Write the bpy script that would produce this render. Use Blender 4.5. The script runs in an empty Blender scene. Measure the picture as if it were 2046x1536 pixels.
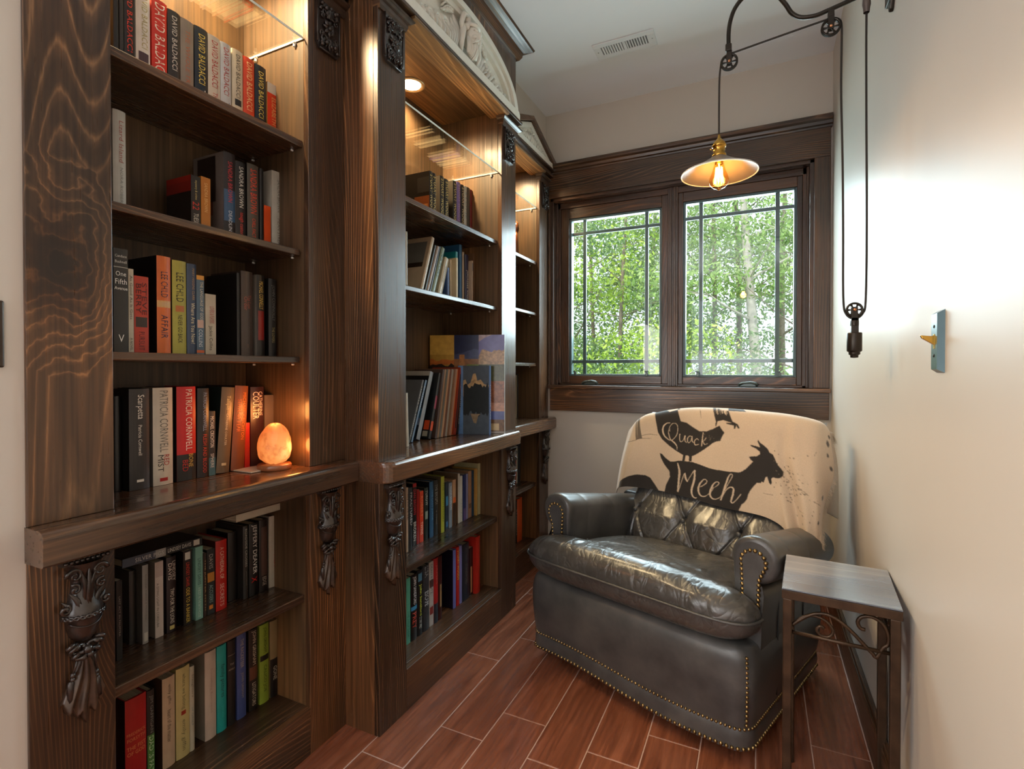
import bpy, bmesh, math, random
import numpy as np
from mathutils import Vector, Matrix, Euler
R = math.radians
rng = random.Random(7)
scene = bpy.context.scene
col = scene.collection

# ------------------------------------------------------------------ camera
CAMZ = 1.164
cd = bpy.data.cameras.new('camera')
cam = bpy.data.objects.new('camera', cd); col.objects.link(cam)
cd.sensor_width = 36.0
cd.lens = 1026.2 / 2046 * 36.0
cd.shift_y = -(768 - 748.8) / 2046
cd.clip_start = 0.02
_y, _p = R(-25.675), R(-0.57)
fw = Vector((math.sin(_y)*math.cos(_p), math.cos(_y)*math.cos(_p), math.sin(_p)))
rt = Vector((math.cos(_y), -math.sin(_y), 0)); up = rt.cross(fw)
cam.matrix_world = Matrix(((rt.x, up.x, -fw.x, 0), (rt.y, up.y, -fw.y, 0), (rt.z, up.z, -fw.z, CAMZ), (0, 0, 0, 1)))
scene.camera = cam

# ------------------------------------------------------------------ view
vs = scene.view_settings
vs.view_transform = 'Standard'; vs.look = 'None'; vs.gamma = 1.0; vs.use_curve_mapping = False
vs.exposure = 0.16
scene.cycles.use_denoising = True
scene.cycles.max_bounces = 7; scene.cycles.diffuse_bounces = 4; scene.cycles.glossy_bounces = 4
scene.cycles.transparent_max_bounces = 12; scene.cycles.transmission_bounces = 4
scene.cycles.sample_clamp_indirect = 6.0
scene.cycles.caustics_reflective = False; scene.cycles.caustics_refractive = False

# ------------------------------------------------------------------ sky
w = bpy.data.worlds.new('world'); scene.world = w; w.use_nodes = True
nt = w.node_tree; bg = nt.nodes['Background']
tc = nt.nodes.new('ShaderNodeTexCoord'); sp = nt.nodes.new('ShaderNodeSeparateXYZ')
rp = nt.nodes.new('ShaderNodeValToRGB')
nt.links.new(tc.outputs['Generated'], sp.inputs[0]); nt.links.new(sp.outputs['Z'], rp.inputs[0])
rp.color_ramp.elements[0].position = 0.0; rp.color_ramp.elements[0].color = (0.86, 0.90, 0.97, 1)
rp.color_ramp.elements[1].position = 0.6; rp.color_ramp.elements[1].color = (0.80, 0.87, 1.0, 1)
nt.links.new(rp.outputs[0], bg.inputs['Color'])
bg.inputs['Strength'].default_value = 1.7

def light(name, kind, loc, energy, color, size=None, size_y=None, rot=None, target=None, spot=None, portal=False):
    d = bpy.data.lights.new(name, kind); d.energy = energy; d.color = color
    if kind == 'AREA':
        d.shape = 'RECTANGLE'; d.size = size; d.size_y = size_y or size
        if portal: d.cycles.is_portal = True
    elif kind in ('POINT', 'SPOT'):
        d.shadow_soft_size = size or 0.03
        if spot: d.spot_size = R(spot[0]); d.spot_blend = spot[1]
    elif kind == 'SUN': d.angle = size or 0.1
    o = bpy.data.objects.new(name, d); col.objects.link(o); o.location = loc
    if rot: o.rotation_euler = rot
    if target is not None:
        o.rotation_euler = (Vector(target) - Vector(loc)).to_track_quat('-Z', 'Y').to_euler()
    return o

# sun high above and behind the house: lights the trees outside, the roof keeps it out of the room
light('sun', 'SUN', (0, 0, 8), 7.0, (1.0, 0.96, 0.86), size=0.15, target=(1.2, 6.5, -3.5))
# daylight coming in through the window we look at
light('window_portal', 'AREA', (-0.45, 3.13, 1.62), 10.0, (1, 1, 1), 1.45, 1.15, rot=(R(-90), 0, 0), portal=True)
light('window_daylight', 'AREA', (-0.45, 3.32, 1.85), 62.0, (0.74, 0.90, 1.0), 1.3, 1.0, target=(-0.45, 1.6, 0.9))
# daylight from the wide doorway in the left wall just behind the camera
light('doorway_daylight', 'AREA', (-1.215, -0.95, 1.15), 32.0, (1.0, 0.97, 0.93), 1.1, 2.1, rot=(0, R(-90), 0))
# unseen fill lamp added behind the camera: brightens the room off the ceiling
light('rear_bounce_fill', 'SPOT', (-0.70, -1.75, 1.20), 430.0, (0.96, 0.98, 1.0), size=0.12, rot=(R(180), 0, 0), spot=(84, 0.8))
# daylight through the window in the far end of the room
light('rear_window_daylight', 'AREA', (-0.45, -3.5, 1.0), 8.0, (1.0, 0.98, 0.95), 1.3, 1.0, rot=(R(90), 0, 0))

# ------------------------------------------------------------------ helpers
def tag(o, label=None, cat=None, group=None, kind=None):
    if label: o['label'] = label
    if cat: o['category'] = cat
    if group: o['group'] = group
    if kind: o['kind'] = kind
    return o

def empty(name, loc=(0, 0, 0), rz=0.0, parent=None):
    o = bpy.data.objects.new(name, None); col.objects.link(o)
    o.empty_display_size = 0.05; o.location = loc; o.rotation_euler = (0, 0, rz)
    if parent: o.parent = parent
    return o

def wloc(o):
    v = Vector((0, 0, 0))
    while o is not None:
        v += o.location; o = o.parent
    return v

class MB:
    """collects shapes and builds them as ONE mesh object"""
    def __init__(s): s.v = []; s.f = []; s.m = []; s.sm = []
    def add(s, vs_, fs, mat=0, smooth=False, M=None):
        n = len(s.v)
        for p in vs_:
            p = Vector(p)
            if M is not None: p = M @ p
            s.v.append(tuple(p))
        for f in fs:
            s.f.append(tuple(n + i for i in f)); s.m.append(mat); s.sm.append(smooth)
        return s
    def box(s, x0, x1, y0, y1, z0, z1, mat=0, M=None):
        if x0 > x1: x0, x1 = x1, x0
        if y0 > y1: y0, y1 = y1, y0
        if z0 > z1: z0, z1 = z1, z0
        v = [(x0,y0,z0),(x1,y0,z0),(x1,y1,z0),(x0,y1,z0),(x0,y0,z1),(x1,y0,z1),(x1,y1,z1),(x0,y1,z1)]
        f = [(0,3,2,1),(4,5,6,7),(0,1,5,4),(1,2,6,5),(2,3,7,6),(3,0,4,7)]
        return s.add(v, f, mat, False, M)
    def prism(s, poly, a, b, axis='x', mat=0, M=None, smooth=False):
        """poly: list of 2D points; extruded along axis from a to b"""
        n = len(poly)
        def P(p, t):
            if axis == 'x': return (t, p[0], p[1])
            if axis == 'y': return (p[0], t, p[1])
            return (p[0], p[1], t)
        v = [P(p, a) for p in poly] + [P(p, b) for p in poly]
        f = [tuple(range(n))[::-1], tuple(range(n, 2*n))]
        f += [(i, (i+1) % n, n + (i+1) % n, n + i) for i in range(n)]
        k = len(s.f); s.add(v, f, mat, False, M)
        if smooth:
            for i in range(k+2, len(s.f)): s.sm[i] = True
        return s
    def tube(s, pts, r, seg=8, mat=0, closed=False, caps=True, M=None, flat=1.0):
        pts = [Vector(p) for p in pts]; n = len(pts)
        rs = r if isinstance(r, (list, tuple)) else [r]*n
        v = []; prev = None
        for i, p in enumerate(pts):
            if closed: t = pts[(i+1) % n] - pts[i-1]
            else: t = pts[min(i+1, n-1)] - pts[max(i-1, 0)]
            t.normalize() if t.length > 1e-9 else None
            if prev is None:
                a = Vector((0, 0, 1)) if abs(t.z) < 0.9 else Vector((1, 0, 0))
                nn = t.cross(a).normalized()
            else:
                nn = (prev - t * prev.dot(t))
                nn = nn.normalized() if nn.length > 1e-6 else t.orthogonal().normalized()
            prev = nn; bb = t.cross(nn)
            for k in range(seg):
                th = 2*math.pi*k/seg
                v.append(p + nn*math.cos(th)*rs[i] + bb*math.sin(th)*rs[i]*flat)
        f = []
        for i in range(n if closed else n-1):
            j = (i+1) % n
            for k in range(seg):
                f.append((i*seg+k, i*seg+(k+1) % seg, j*seg+(k+1) % seg, j*seg+k))
        if caps and not closed:
            f.append(tuple(range(seg))[::-1]); f.append(tuple((n-1)*seg+k for k in range(seg)))
        return s.add(v, f, mat, True, M)
    def lathe(s, prof, c=(0, 0, 0), seg=24, mat=0, axis='z', M=None, arc=1.0, a0=0.0, smooth=True):
        """prof: (radius, height) pairs"""
        v = []; full = arc >= 0.999; nseg = seg if full else seg + 1
        for (r_, h) in prof:
            for k in range(nseg):
                th = a0 + 2*math.pi*arc*k/seg
                a, b = r_*math.cos(th), r_*math.sin(th)
                if axis == 'z': p = (c[0]+a, c[1]+b, c[2]+h)
                elif axis == 'x': p = (c[0]+h, c[1]+a, c[2]+b)
                else: p = (c[0]+b, c[1]+h, c[2]+a)
                v.append(p)
        f = []
        for i in range(len(prof)-1):
            for k in range(seg):
                k2 = (k+1) % nseg
                f.append((i*nseg+k, i*nseg+k2, (i+1)*nseg+k2, (i+1)*nseg+k))
        return s.add(v, f, mat, smooth, M)
    def ball(s, c, r, seg=10, rings=6, mat=0, sc=(1, 1, 1), M=None):
        v = []; f = []
        for i in range(rings+1):
            ph = math.pi*i/rings
            for k in range(seg):
                th = 2*math.pi*k/seg
                v.append((c[0]+r*sc[0]*math.sin(ph)*math.cos(th), c[1]+r*sc[1]*math.sin(ph)*math.sin(th), c[2]+r*sc[2]*math.cos(ph)))
        for i in range(rings):
            for k in range(seg):
                f.append((i*seg+k, (i+1)*seg+k, (i+1)*seg+(k+1) % seg, i*seg+(k+1) % seg))
        return s.add(v, f, mat, True, M)
    def grid(s, P, mat=0, smooth=True, close_u=False):
        """P: rows of points"""
        h, w_ = len(P), len(P[0]); v = [p for r_ in P for p in r_]; f = []
        for i in range(h-1):
            for j in range(w_ if close_u else w_-1):
                j2 = (j+1) % w_
                f.append((i*w_+j, i*w_+j2, (i+1)*w_+j2, (i+1)*w_+j))
        return s.add(v, f, mat, smooth)
    def build(s, name, mats, parent=None, local=False, bevel=0.0, subsurf=0, weld=False, bseg=2):
        me = bpy.data.meshes.new(name)
        off = Vector((0, 0, 0)) if (local or parent is None) else wloc(parent)
        me.from_pydata([tuple(Vector(p) - off) for p in s.v], [], s.f)
        if not isinstance(mats, (list, tuple)): mats = [mats]
        for m_ in mats: me.materials.append(m_)
        me.polygons.foreach_set('material_index', s.m)
        me.polygons.foreach_set('use_smooth', s.sm)
        me.update()
        bm = bmesh.new(); bm.from_mesh(me)
        if weld: bmesh.ops.remove_doubles(bm, verts=bm.verts, dist=1e-5)
        bmesh.ops.recalc_face_normals(bm, faces=bm.faces)
        bm.to_mesh(me); bm.free()
        o = bpy.data.objects.new(name, me); col.objects.link(o)
        if parent is not None: o.parent = parent
        if bevel > 0:
            b = o.modifiers.new('bevel', 'BEVEL'); b.width = bevel; b.segments = bseg; b.limit_method = 'ANGLE'; b.angle_limit = R(50)
        if subsurf:
            b = o.modifiers.new('subsurf', 'SUBSURF'); b.levels = subsurf; b.render_levels = subsurf
        return o

def struct(o): o['kind'] = 'structure'; return o

# ------------------------------------------------------------------ materials
def srgb(c):
    if isinstance(c, str):
        c = c.lstrip('#'); c = tuple(int(c[i:i+2], 16)/255 for i in (0, 2, 4))
    return tuple((x/12.92 if x <= 0.04045 else ((x+0.055)/1.055)**2.4) for x in c[:3]) + (1.0,)

class NT:
    def __init__(s, name):
        s.mat = bpy.data.materials.new(name); s.mat.use_nodes = True
        s.t = s.mat.node_tree; s.p = s.t.nodes['Principled BSDF']
        s.out = s.t.nodes['Material Output']
    def n(s, kind, **kw):
        nd = s.t.nodes.new('ShaderNode' + kind)
        for k, v in kw.items():
            if k.startswith('i_'):
                key = k[2:]
                key = int(key) if key.isdigit() else key.replace('_', ' ')
                nd.inputs[key].default_value = v
            else: setattr(nd, k, v)
        return nd
    def l(s, a, b): s.t.links.new(a, b)
    def ramp(s, fac, stops, interp='LINEAR'):
        r_ = s.n('ValToRGB'); cr = r_.color_ramp; cr.interpolation = interp
        while len(cr.elements) < len(stops): cr.elements.new(0.5)
        for e, (p, c) in zip(cr.elements, stops):
            e.position = p; e.color = c if len(c) == 4 else tuple(c) + (1,)
        s.l(fac, r_.inputs[0]); return r_.outputs[0]
    def mixc(s, fac, a, b, mode='MIX'):
        m = s.n('Mix', data_type='RGBA', blend_type=mode)
        for sock, val in ((0, fac), (6, a), (7, b)):
            if hasattr(val, 'is_linked'): s.l(val, m.inputs[sock])
            else: m.inputs[sock].default_value = val
        return m.outputs[2]
    def math(s, op, a, b=None, clamp=False):
        m = s.n('Math', operation=op, use_clamp=clamp)
        for i, val in enumerate((a, b)):
            if val is None: continue
            if hasattr(val, 'is_linked'): s.l(val, m.inputs[i])
            else: m.inputs[i].default_value = val
        return m.outputs[0]
    def bump(s, h, strength=0.3, dist=0.01):
        b = s.n('Bump'); b.inputs['Strength'].default_value = strength; b.inputs['Distance'].default_value = dist
        s.l(h, b.inputs['Height']); s.l(b.outputs[0], s.p.inputs['Normal']); return b
    def set(s, **kw):
        for k, v in kw.items():
            k = k.replace('_', ' ')
            if hasattr(v, 'is_linked'): s.l(v, s.p.inputs[k])
            else: s.p.inputs[k].default_value = v
        return s

def coords(t, scale, rand=True, kind='Object'):
    tc_ = t.n('TexCoord'); mp = t.n('Mapping'); mp.inputs['Scale'].default_value = scale
    t.l(tc_.outputs[kind], mp.inputs['Vector'])
    if rand:
        oi = t.n('ObjectInfo'); m = t.n('Math', operation='MULTIPLY'); m.inputs[1].default_value = 13.7
        t.l(oi.outputs['Random'], m.inputs[0])
        cb = t.n('CombineXYZ')
        for i in range(3): t.l(m.outputs[0], cb.inputs[i])
        t.l(cb.outputs[0], mp.inputs['Location'])
    return mp.outputs[0]

_simple = {}
def plain(name, c, rough=0.5, metal=0.0, spec=0.5, noise=0.12, nscale=18.0, coat=0.0, bump=0.0):
    key = (name, str(c), rough, metal)
    if key in _simple: return _simple[key]
    t = NT(name); c = srgb(c) if isinstance(c, str) else tuple(c)[:3] + (1,)
    v = coords(t, (1, 1, 1)); nz = t.n('TexNoise', i_Scale=nscale, i_Detail=3.0); t.l(v, nz.inputs['Vector'])
    d = tuple(x*(1-noise) for x in c[:3]) + (1,); b = tuple(min(1, x*(1+noise)) for x in c[:3]) + (1,)
    t.set(Base_Color=t.ramp(nz.outputs[0], [(0.3, d), (0.7, b)]), Roughness=rough, Metallic=metal)
    t.p.inputs['Specular IOR Level'].default_value = spec
    if coat: t.p.inputs['Coat Weight'].default_value = coat; t.p.inputs['Coat Roughness'].default_value = 0.15
    if bump: t.bump(nz.outputs[0], bump, 0.003)
    _simple[key] = t.mat
    return t.mat

def wood(name, axis, dark, mid, light_, rings=40.0, rough=0.3, fleck=1.0, coat=0.25, knots=True, along=0.13, zone=(0.40, 0.72), knot_at=None):
    """stained knotty pine, grain along the given axis"""
    t = NT(name)
    ax = 'xyz'.index(axis)
    sc = [1.0, 1.0, 1.0]; sc[ax] = along
    v = coords(t, sc)
    nz = t.n('TexNoise', i_Scale=4.4, i_Detail=1.2, i_Roughness=0.4); t.l(v, nz.inputs['Vector'])
    # knots pull the rings round themselves
    sc2 = [1.0, 1.0, 1.0]; sc2[ax] = 0.42
    vk = coords(t, sc2)
    vo = t.n('TexVoronoi', feature='F1'); vo.inputs['Scale'].default_value = 2.3; t.l(vk, vo.inputs['Vector'])
    vdist = vo.outputs['Distance']
    if knot_at is not None:
        tk = t.n('TexCoord'); mk = t.n('Mapping'); mk.inputs['Scale'].default_value = (1.6, 1.6, 1.0)
        mk.inputs['Location'].default_value = (-1.6*knot_at[0], -1.6*knot_at[1], -1.0*knot_at[2])
        t.l(tk.outputs['Object'], mk.inputs['Vector']); ln = t.n('VectorMath', operation='LENGTH'); t.l(mk.outputs[0], ln.inputs[0])
        nk = t.n('TexNoise', i_Scale=14.0, i_Detail=3.0); t.l(tk.outputs['Object'], nk.inputs['Vector'])
        vdist = t.math('ADD', ln.outputs['Value'], t.math('MULTIPLY', t.math('SUBTRACT', nk.outputs[0], 0.5), 0.09))
    kn = t.math('MULTIPLY', t.math('SUBTRACT', 0.22, vdist, clamp=True), 3.2 if knots else 0.0)
    sub = t.n('VectorMath', operation='SUBTRACT'); t.l(nz.outputs['Color'], sub.inputs[0]); sub.inputs[1].default_value = (0.5, 0.5, 0.5)
    scl = t.n('VectorMath', operation='SCALE'); t.l(sub.outputs[0], scl.inputs[0]); scl.inputs['Scale'].default_value = 0.24
    add = t.n('VectorMath', operation='ADD'); t.l(v, add.inputs[0]); t.l(scl.outputs[0], add.inputs[1])
    cbk = t.n('CombineXYZ')
    for i in range(3): t.l(t.math('MULTIPLY', kn, 0.10), cbk.inputs[i])
    add2 = t.n('VectorMath', operation='ADD'); t.l(add.outputs[0], add2.inputs[0]); t.l(cbk.outputs[0], add2.inputs[1])
    wv = t.n('TexWave', wave_type='RINGS', rings_direction='XYZ'[ax], wave_profile='SAW')
    wv.inputs['Scale'].default_value = rings; wv.inputs['Distortion'].default_value = 0.8
    wv.inputs['Detail'].default_value = 2.0; wv.inputs['Detail Scale'].default_value = 3.0
    t.l(add2.outputs[0], wv.inputs['Vector'])
    ringc = t.ramp(wv.outputs['Fac'], [(0.0, mid), (0.10, dark), (0.55, dark), (0.80, mid), (0.90, light_), (1.0, mid)])
    # broad zones where the growth rings stand out more or fade away
    nq = t.n('TexNoise', i_Scale=4.0, i_Detail=1.0); t.l(v, nq.inputs['Vector'])
    avg = tuple(0.55*a+0.45*b for a, b in zip(dark, mid))
    ringc = t.mixc(t.ramp(nq.outputs[0], [(zone[0], (0.10,)*3), (zone[1], (1.0,)*3)]), avg, ringc)
    sf = [120.0, 120.0, 120.0]; sf[ax] = 3.0
    vf = coords(t, sf); nf = t.n('TexNoise', i_Scale=1.0, i_Detail=2.0); t.l(vf, nf.inputs['Vector'])
    fib = t.ramp(nf.outputs[0], [(0.32, (0.50, 0.48, 0.46, 1)), (0.68, (1.38, 1.34, 1.3, 1))])
    c1 = t.mixc(0.75*fleck, ringc, fib, 'MULTIPLY')
    nb = t.n('TexNoise', i_Scale=3.1, i_Detail=2.0); t.l(vk, nb.inputs['Vector'])
    blot = t.ramp(nb.outputs[0], [(0.34, (0.55, 0.5, 0.46, 1)), (0.50, (1, 1, 1, 1)), (0.70, (2.1, 1.75, 1.35, 1))])
    c2 = t.mixc(0.9, c1, blot, 'MULTIPLY')
    kc = t.ramp(vdist, [(0.02, (0.12, 0.09, 0.07, 1)), (0.07, (0.45, 0.36, 0.3, 1)), (0.14, (1, 1, 1, 1))])
    c3 = t.mixc(1.0 if knots else 0.0, c2, kc, 'MULTIPLY')
    rr = t.ramp(nf.outputs[0], [(0.3, (rough+0.1,)*3), (0.7, (max(rough-0.05, 0.05),)*3)])
    t.set(Base_Color=c3, Roughness=rr, Coat_Weight=coat, Coat_Roughness=0.16)
    t.bump(nf.outputs[0], 0.10, 0.0012)
    return t.mat

DK, MD, LT = (0.038, 0.021, 0.012, 1), (0.100, 0.052, 0.026, 1), (0.27, 0.145, 0.068, 1)
W_Z = wood('stained_pine_upright', 'z', DK, MD, LT)
W_ZK = wood('stained_pine_upright_with_knot', 'z', DK, MD, LT, zone=(0.3, 0.6), knot_at=(0.0, -0.355, 1.365))
W_GOLD = wood('golden_pine_underside', 'y', (0.20, 0.11, 0.045, 1), (0.30, 0.17, 0.07, 1), (0.44, 0.27, 0.12, 1), rings=26, rough=0.35, zone=(0.2, 0.5))
W_Y = wood('stained_pine_lengthwise', 'y', DK, MD, LT)
W_X = wood('stained_pine_crosswise', 'x', DK, MD, LT)
B1, B2, B3 = (0.085, 0.045, 0.020, 1), (0.14, 0.075, 0.032, 1), (0.21, 0.115, 0.05, 1)
W_BACK = wood('stained_plywood_panel', 'z', (0.085, 0.050, 0.024, 1), (0.12, 0.07, 0.033, 1), (0.17, 0.10, 0.048, 1), rings=16, rough=0.45, knots=False, coat=0.06, along=0.05, zone=(0.5, 1.3))
W_CARVE = plain('carved_dark_wood', (0.020, 0.012, 0.009), rough=0.30, coat=0.5, noise=0.5, nscale=40)
M_WALL = plain('beige_wall_paint', (0.60, 0.55, 0.485), rough=0.42, noise=0.012, nscale=3, spec=0.35)
M_CEIL = plain('white_ceiling_paint', (0.86, 0.88, 0.92), rough=0.7, noise=0.01, nscale=3, spec=0.2)
M_WHITE = plain('ivory_plaster', (0.74, 0.71, 0.63), rough=0.45, noise=0.04, nscale=30)
M_BLACK = plain('black_bronze_metal', (0.030, 0.024, 0.018), rough=0.34, metal=0.6, noise=0.2)
# ------------------------------------------------------------------ room shell
XR, YB, ZC = 0.325, 2.995, 2.742
def wall_left_x(y): return -1.228 + (y/YB)*0.024

def floor_mat():
    t = NT('red_wood_look_tile')
    at = t.n('Attribute', attribute_name='tile_rnd')
    v = coords(t, (9.0, 0.9, 1.0), rand=False)
    cb = t.n('CombineXYZ'); m = t.math('MULTIPLY', at.outputs['Fac'], 37.0); t.l(m, cb.inputs[0]); t.l(m, cb.inputs[1])
    ad = t.n('VectorMath', operation='ADD'); t.l(v, ad.inputs[0]); t.l(cb.outputs[0], ad.inputs[1])
    nz = t.n('TexNoise', i_Scale=2.2, i_Detail=4.0, i_Distortion=1.6); t.l(ad.outputs[0], nz.inputs['Vector'])
    c = t.ramp(nz.outputs[0], [(0.25, (0.15, 0.044, 0.020, 1)), (0.5, (0.26, 0.082, 0.038, 1)), (0.75, (0.36, 0.125, 0.064, 1))])
    v2 = coords(t, (70, 2.5, 1), rand=False); n2 = t.n('TexNoise', i_Scale=1.5, i_Detail=2.0); t.l(v2, n2.inputs['Vector'])
    c2 = t.mixc(0.45, c, t.ramp(n2.outputs[0], [(0.35, (0.6, 0.55, 0.5, 1)), (0.65, (1.2, 1.2, 1.2, 1))]), 'MULTIPLY')
    t.set(Base_Color=c2, Roughness=t.ramp(n2.outputs[0], [(0.3, (0.33,)*3), (0.7, (0.22,)*3)]))
    t.bump(n2.outputs[0], 0.10, 0.002)
    return t.mat
M_FLOOR = floor_mat()
M_GROUT = plain('pale_pink_grout', (0.62, 0.42, 0.34), rough=0.8, noise=0.08, nscale=90)

def build_floor():
    me = bpy.data.meshes.new('floor'); vs_, fs, mi, rn = [], [], [], []
    def q(x0, x1, y0, y1, z, m, r_):
        n = len(vs_); vs_.extend([(x0,y0,z),(x1,y0,z),(x1,y1,z),(x0,y1,z)]); fs.append((n,n+1,n+2,n+3)); mi.append(m); rn.append(r_)
    q(-2.4, 0.6, -4.2, 3.2, -0.0012, 1, 0)
    known = {0: 1.205, 1: 1.403, 2: 1.55, 3: 1.398, 4: 1.501, 5: 1.655, 6: 1.42, 7: 1.647, 8: 1.213}
    r_ = random.Random(3)
    for k in range(-9, 10):
        x0 = -1.0875 + 0.1548*k; x1 = x0 + 0.1548
        y = known.get(k, r_.uniform(1.1, 1.7)) - 0.615*9
        while y < 3.2:
            g = 0.0017; b = 0.0012; rv = r_.random()
            a0, a1, b0, b1 = x0+g, x1-g, y+g, y+0.615-g
            q(a0+b, a1-b, b0+b, b1-b, 0.0, 0, rv)
            n = len(vs_)
            vs_.extend([(a0,b0,-b),(a1,b0,-b),(a1,b1,-b),(a0,b1,-b)])
            t0 = n-4
            for i in range(4): fs.append((n+i, n+(i+1) % 4, t0+(i+1) % 4, t0+i)); mi.append(0); rn.append(rv)
            y += 0.615
    me.from_pydata(vs_, [], fs); me.materials.append(M_FLOOR); me.materials.append(M_GROUT)
    me.polygons.foreach_set('material_index', mi)
    at = me.attributes.new('tile_rnd', 'FLOAT', 'FACE'); at.data.foreach_set('value', rn)
    o = bpy.data.objects.new('floor', me); col.objects.link(o); return struct(o)
build_floor()

WIN = dict(x0=-1.172, x1=0.232, z0=1.070, z1=2.2225, yg=3.08, yo=3.20)   # window opening in the back wall
# back wall with the window opening (four slabs around the hole, one mesh)
m = MB()
T = 0.21
m.box(-2.4, WIN['x0'], YB, YB+T, 0, ZC).box(WIN['x1'], 0.6, YB, YB+T, 0, ZC)
m.box(WIN['x0'], WIN['x1'], YB, YB+T, 0, WIN['z0']).box(WIN['x0'], WIN['x1'], YB, YB+T, WIN['z1'], ZC)
struct(m.build('wall_back', M_WALL))
m = MB(); m.box(XR, XR+0.15, -3.6, YB+T, 0, ZC); struct(m.build('wall_right', M_WALL))
# left wall: bookcases are built into it, so it leaves a recess between y 0.47 and 2.994 up to z 2.45 / ceiling
m = MB()
for a, b, z0_, z1_ in ((-3.6, -1.52, 0, ZC), (-1.52, -0.38, 2.22, ZC), (-0.38, 0.466, 0, ZC)):
    m.prism([(wall_left_x(a), a), (wall_left_x(b), b), (-1.42, b), (-1.42, a)], z0_, z1_, 'z')
m.prism([(wall_left_x(0.466), 0.466), (wall_left_x(2.995), 2.995), (-1.42, 2.995), (-1.42, 0.466)], 2.44, ZC, 'z')
m.box(-1.66, -1.62, 0.40, 2.995, 0, 2.44)
struct(m.build('wall_left', M_WALL))
# rear wall with a large window opening
m = MB()
m.box(-1.42, -1.15, -3.75, -3.6, 0, ZC).box(0.25, 0.5, -3.75, -3.6, 0, ZC)
m.box(-1.15, 0.25, -3.75, -3.6, 0, 0.5).box(-1.15, 0.25, -3.75, -3.6, 2.45, ZC)
struct(m.build('wall_rear', M_WALL))
m = MB(); m.box(-2.4, 0.6, -3.75, YB+T, ZC, ZC+0.12); struct(m.build('ceiling', M_CEIL))
# baseboards
def baseboard(name, x0, x1, y0, y1, face):
    m = MB(); m.box(x0, x1, y0, y1, 0, 0.125)
    if face == 'x': m.box(x0+0.004, x1, y0, y1, 0.125, 0.14)
    else: m.box(x0, x1, y0+0.004, y1, 0.125, 0.14)
    return struct(m.build(name, W_Y if face == 'x' else W_X, bevel=0.003))
baseboard('baseboard_right', XR-0.018, XR, -3.6, YB, 'x')
baseboard('baseboard_back', -1.18, XR-0.018, YB-0.018, YB, 'y')

# ------------------------------------------------------------------ window
M_SASH = wood('stained_window_wood', 'z', (0.042, 0.024, 0.016, 1), (0.085, 0.045, 0.027, 1), (0.16, 0.08, 0.04, 1), rings=45, rough=0.28, knots=False)
M_SASHX = wood('stained_window_wood_crosswise', 'x', (0.042, 0.024, 0.016, 1), (0.085, 0.045, 0.027, 1), (0.16, 0.08, 0.04, 1), rings=45, rough=0.28, knots=False)
M_CLAD = plain('grey_teal_window_cladding', (0.085, 0.14, 0.155), rough=0.35, noise=0.06)
M_HARD = plain('dark_bronze_window_hardware', (0.10, 0.13, 0.125), rough=0.25, metal=0.3, noise=0.15)
def glass_mat(name, tint=(1, 1, 1, 1), rough=0.0, f0=0.045, gain=1.0):
    """thin clear glass: straight transmission, reflection rising towards grazing angles"""
    t = NT(name); t.t.nodes.remove(t.p)
    lw = t.n('LayerWeight'); lw.inputs['Blend'].default_value = 0.5
    f = t.math('ADD', f0*gain, t.math('MULTIPLY', (1-f0)*gain, t.math('POWER', lw.outputs['Facing'], 5.0)), clamp=True)
    tr = t.n('BsdfTransparent'); tr.inputs['Color'].default_value = tint
    gl = t.n('BsdfGlossy'); gl.inputs['Roughness'].default_value = rough
    mx = t.n('MixShader')
    t.l(f, mx.inputs[0]); t.l(tr.outputs[0], mx.inputs[1]); t.l(gl.outputs[0], mx.inputs[2]); t.l(mx.outputs[0], t.out.inputs['Surface'])
    return t.mat
M_PANE = glass_mat('window_glass', (0.95, 0.98, 0.97, 1))
win = empty('window_1', (-0.47, YB, 1.07)); win['kind'] = 'structure'
yg = WIN['yg']
# jamb box lining the opening
m = MB()
m.box(WIN['x0'], WIN['x0']+0.018, YB-0.002, WIN['yo'], WIN['z0'], WIN['z1'])
m.box(WIN['x1']-0.004, WIN['x1']+0.016, YB-0.002, WIN['yo'], WIN['z0'], WIN['z1'])
m.build('side_jamb', M_SASH, win, bevel=0.0015)
MB().box(WIN['x0'], WIN['x1']+0.016, YB-0.002, WIN['yo'], WIN['z1']-0.018, WIN['z1']).build('head_jamb', M_SASHX, win, bevel=0.0015)
# outer frame of the double casement
fx0, fx1, fz0, fz1 = -1.154, 0.228, 1.070, 2.2045
m = MB()
m.box(fx0, fx0+0.028, yg-0.03, yg+0.07, fz0, fz1).box(fx1-0.028, fx1, yg-0.03, yg+0.07, fz0, fz1)
m.box(-0.474, -0.418, yg-0.035, yg+0.07, fz0, fz1)
m.box(fx0, fx0+0.012, yg-0.04, yg-0.03, fz0, fz1).box(fx1-0.012, fx1, yg-0.04, yg-0.03, fz0, fz1)
m.box(-0.463, -0.451, yg-0.042, yg-0.035, fz0, fz1).box(-0.441, -0.429, yg-0.042, yg-0.035, fz0, fz1)
m.build('frame', M_SASH, win, bevel=0.002)
MB().box(fx0, fx1, yg-0.03, yg+0.07, fz0, fz0+0.012).box(fx0, fx1, yg-0.03, yg+0.07, fz1-0.034, fz1).build('frame_rail', M_SASHX, win, bevel=0.002)
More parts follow.
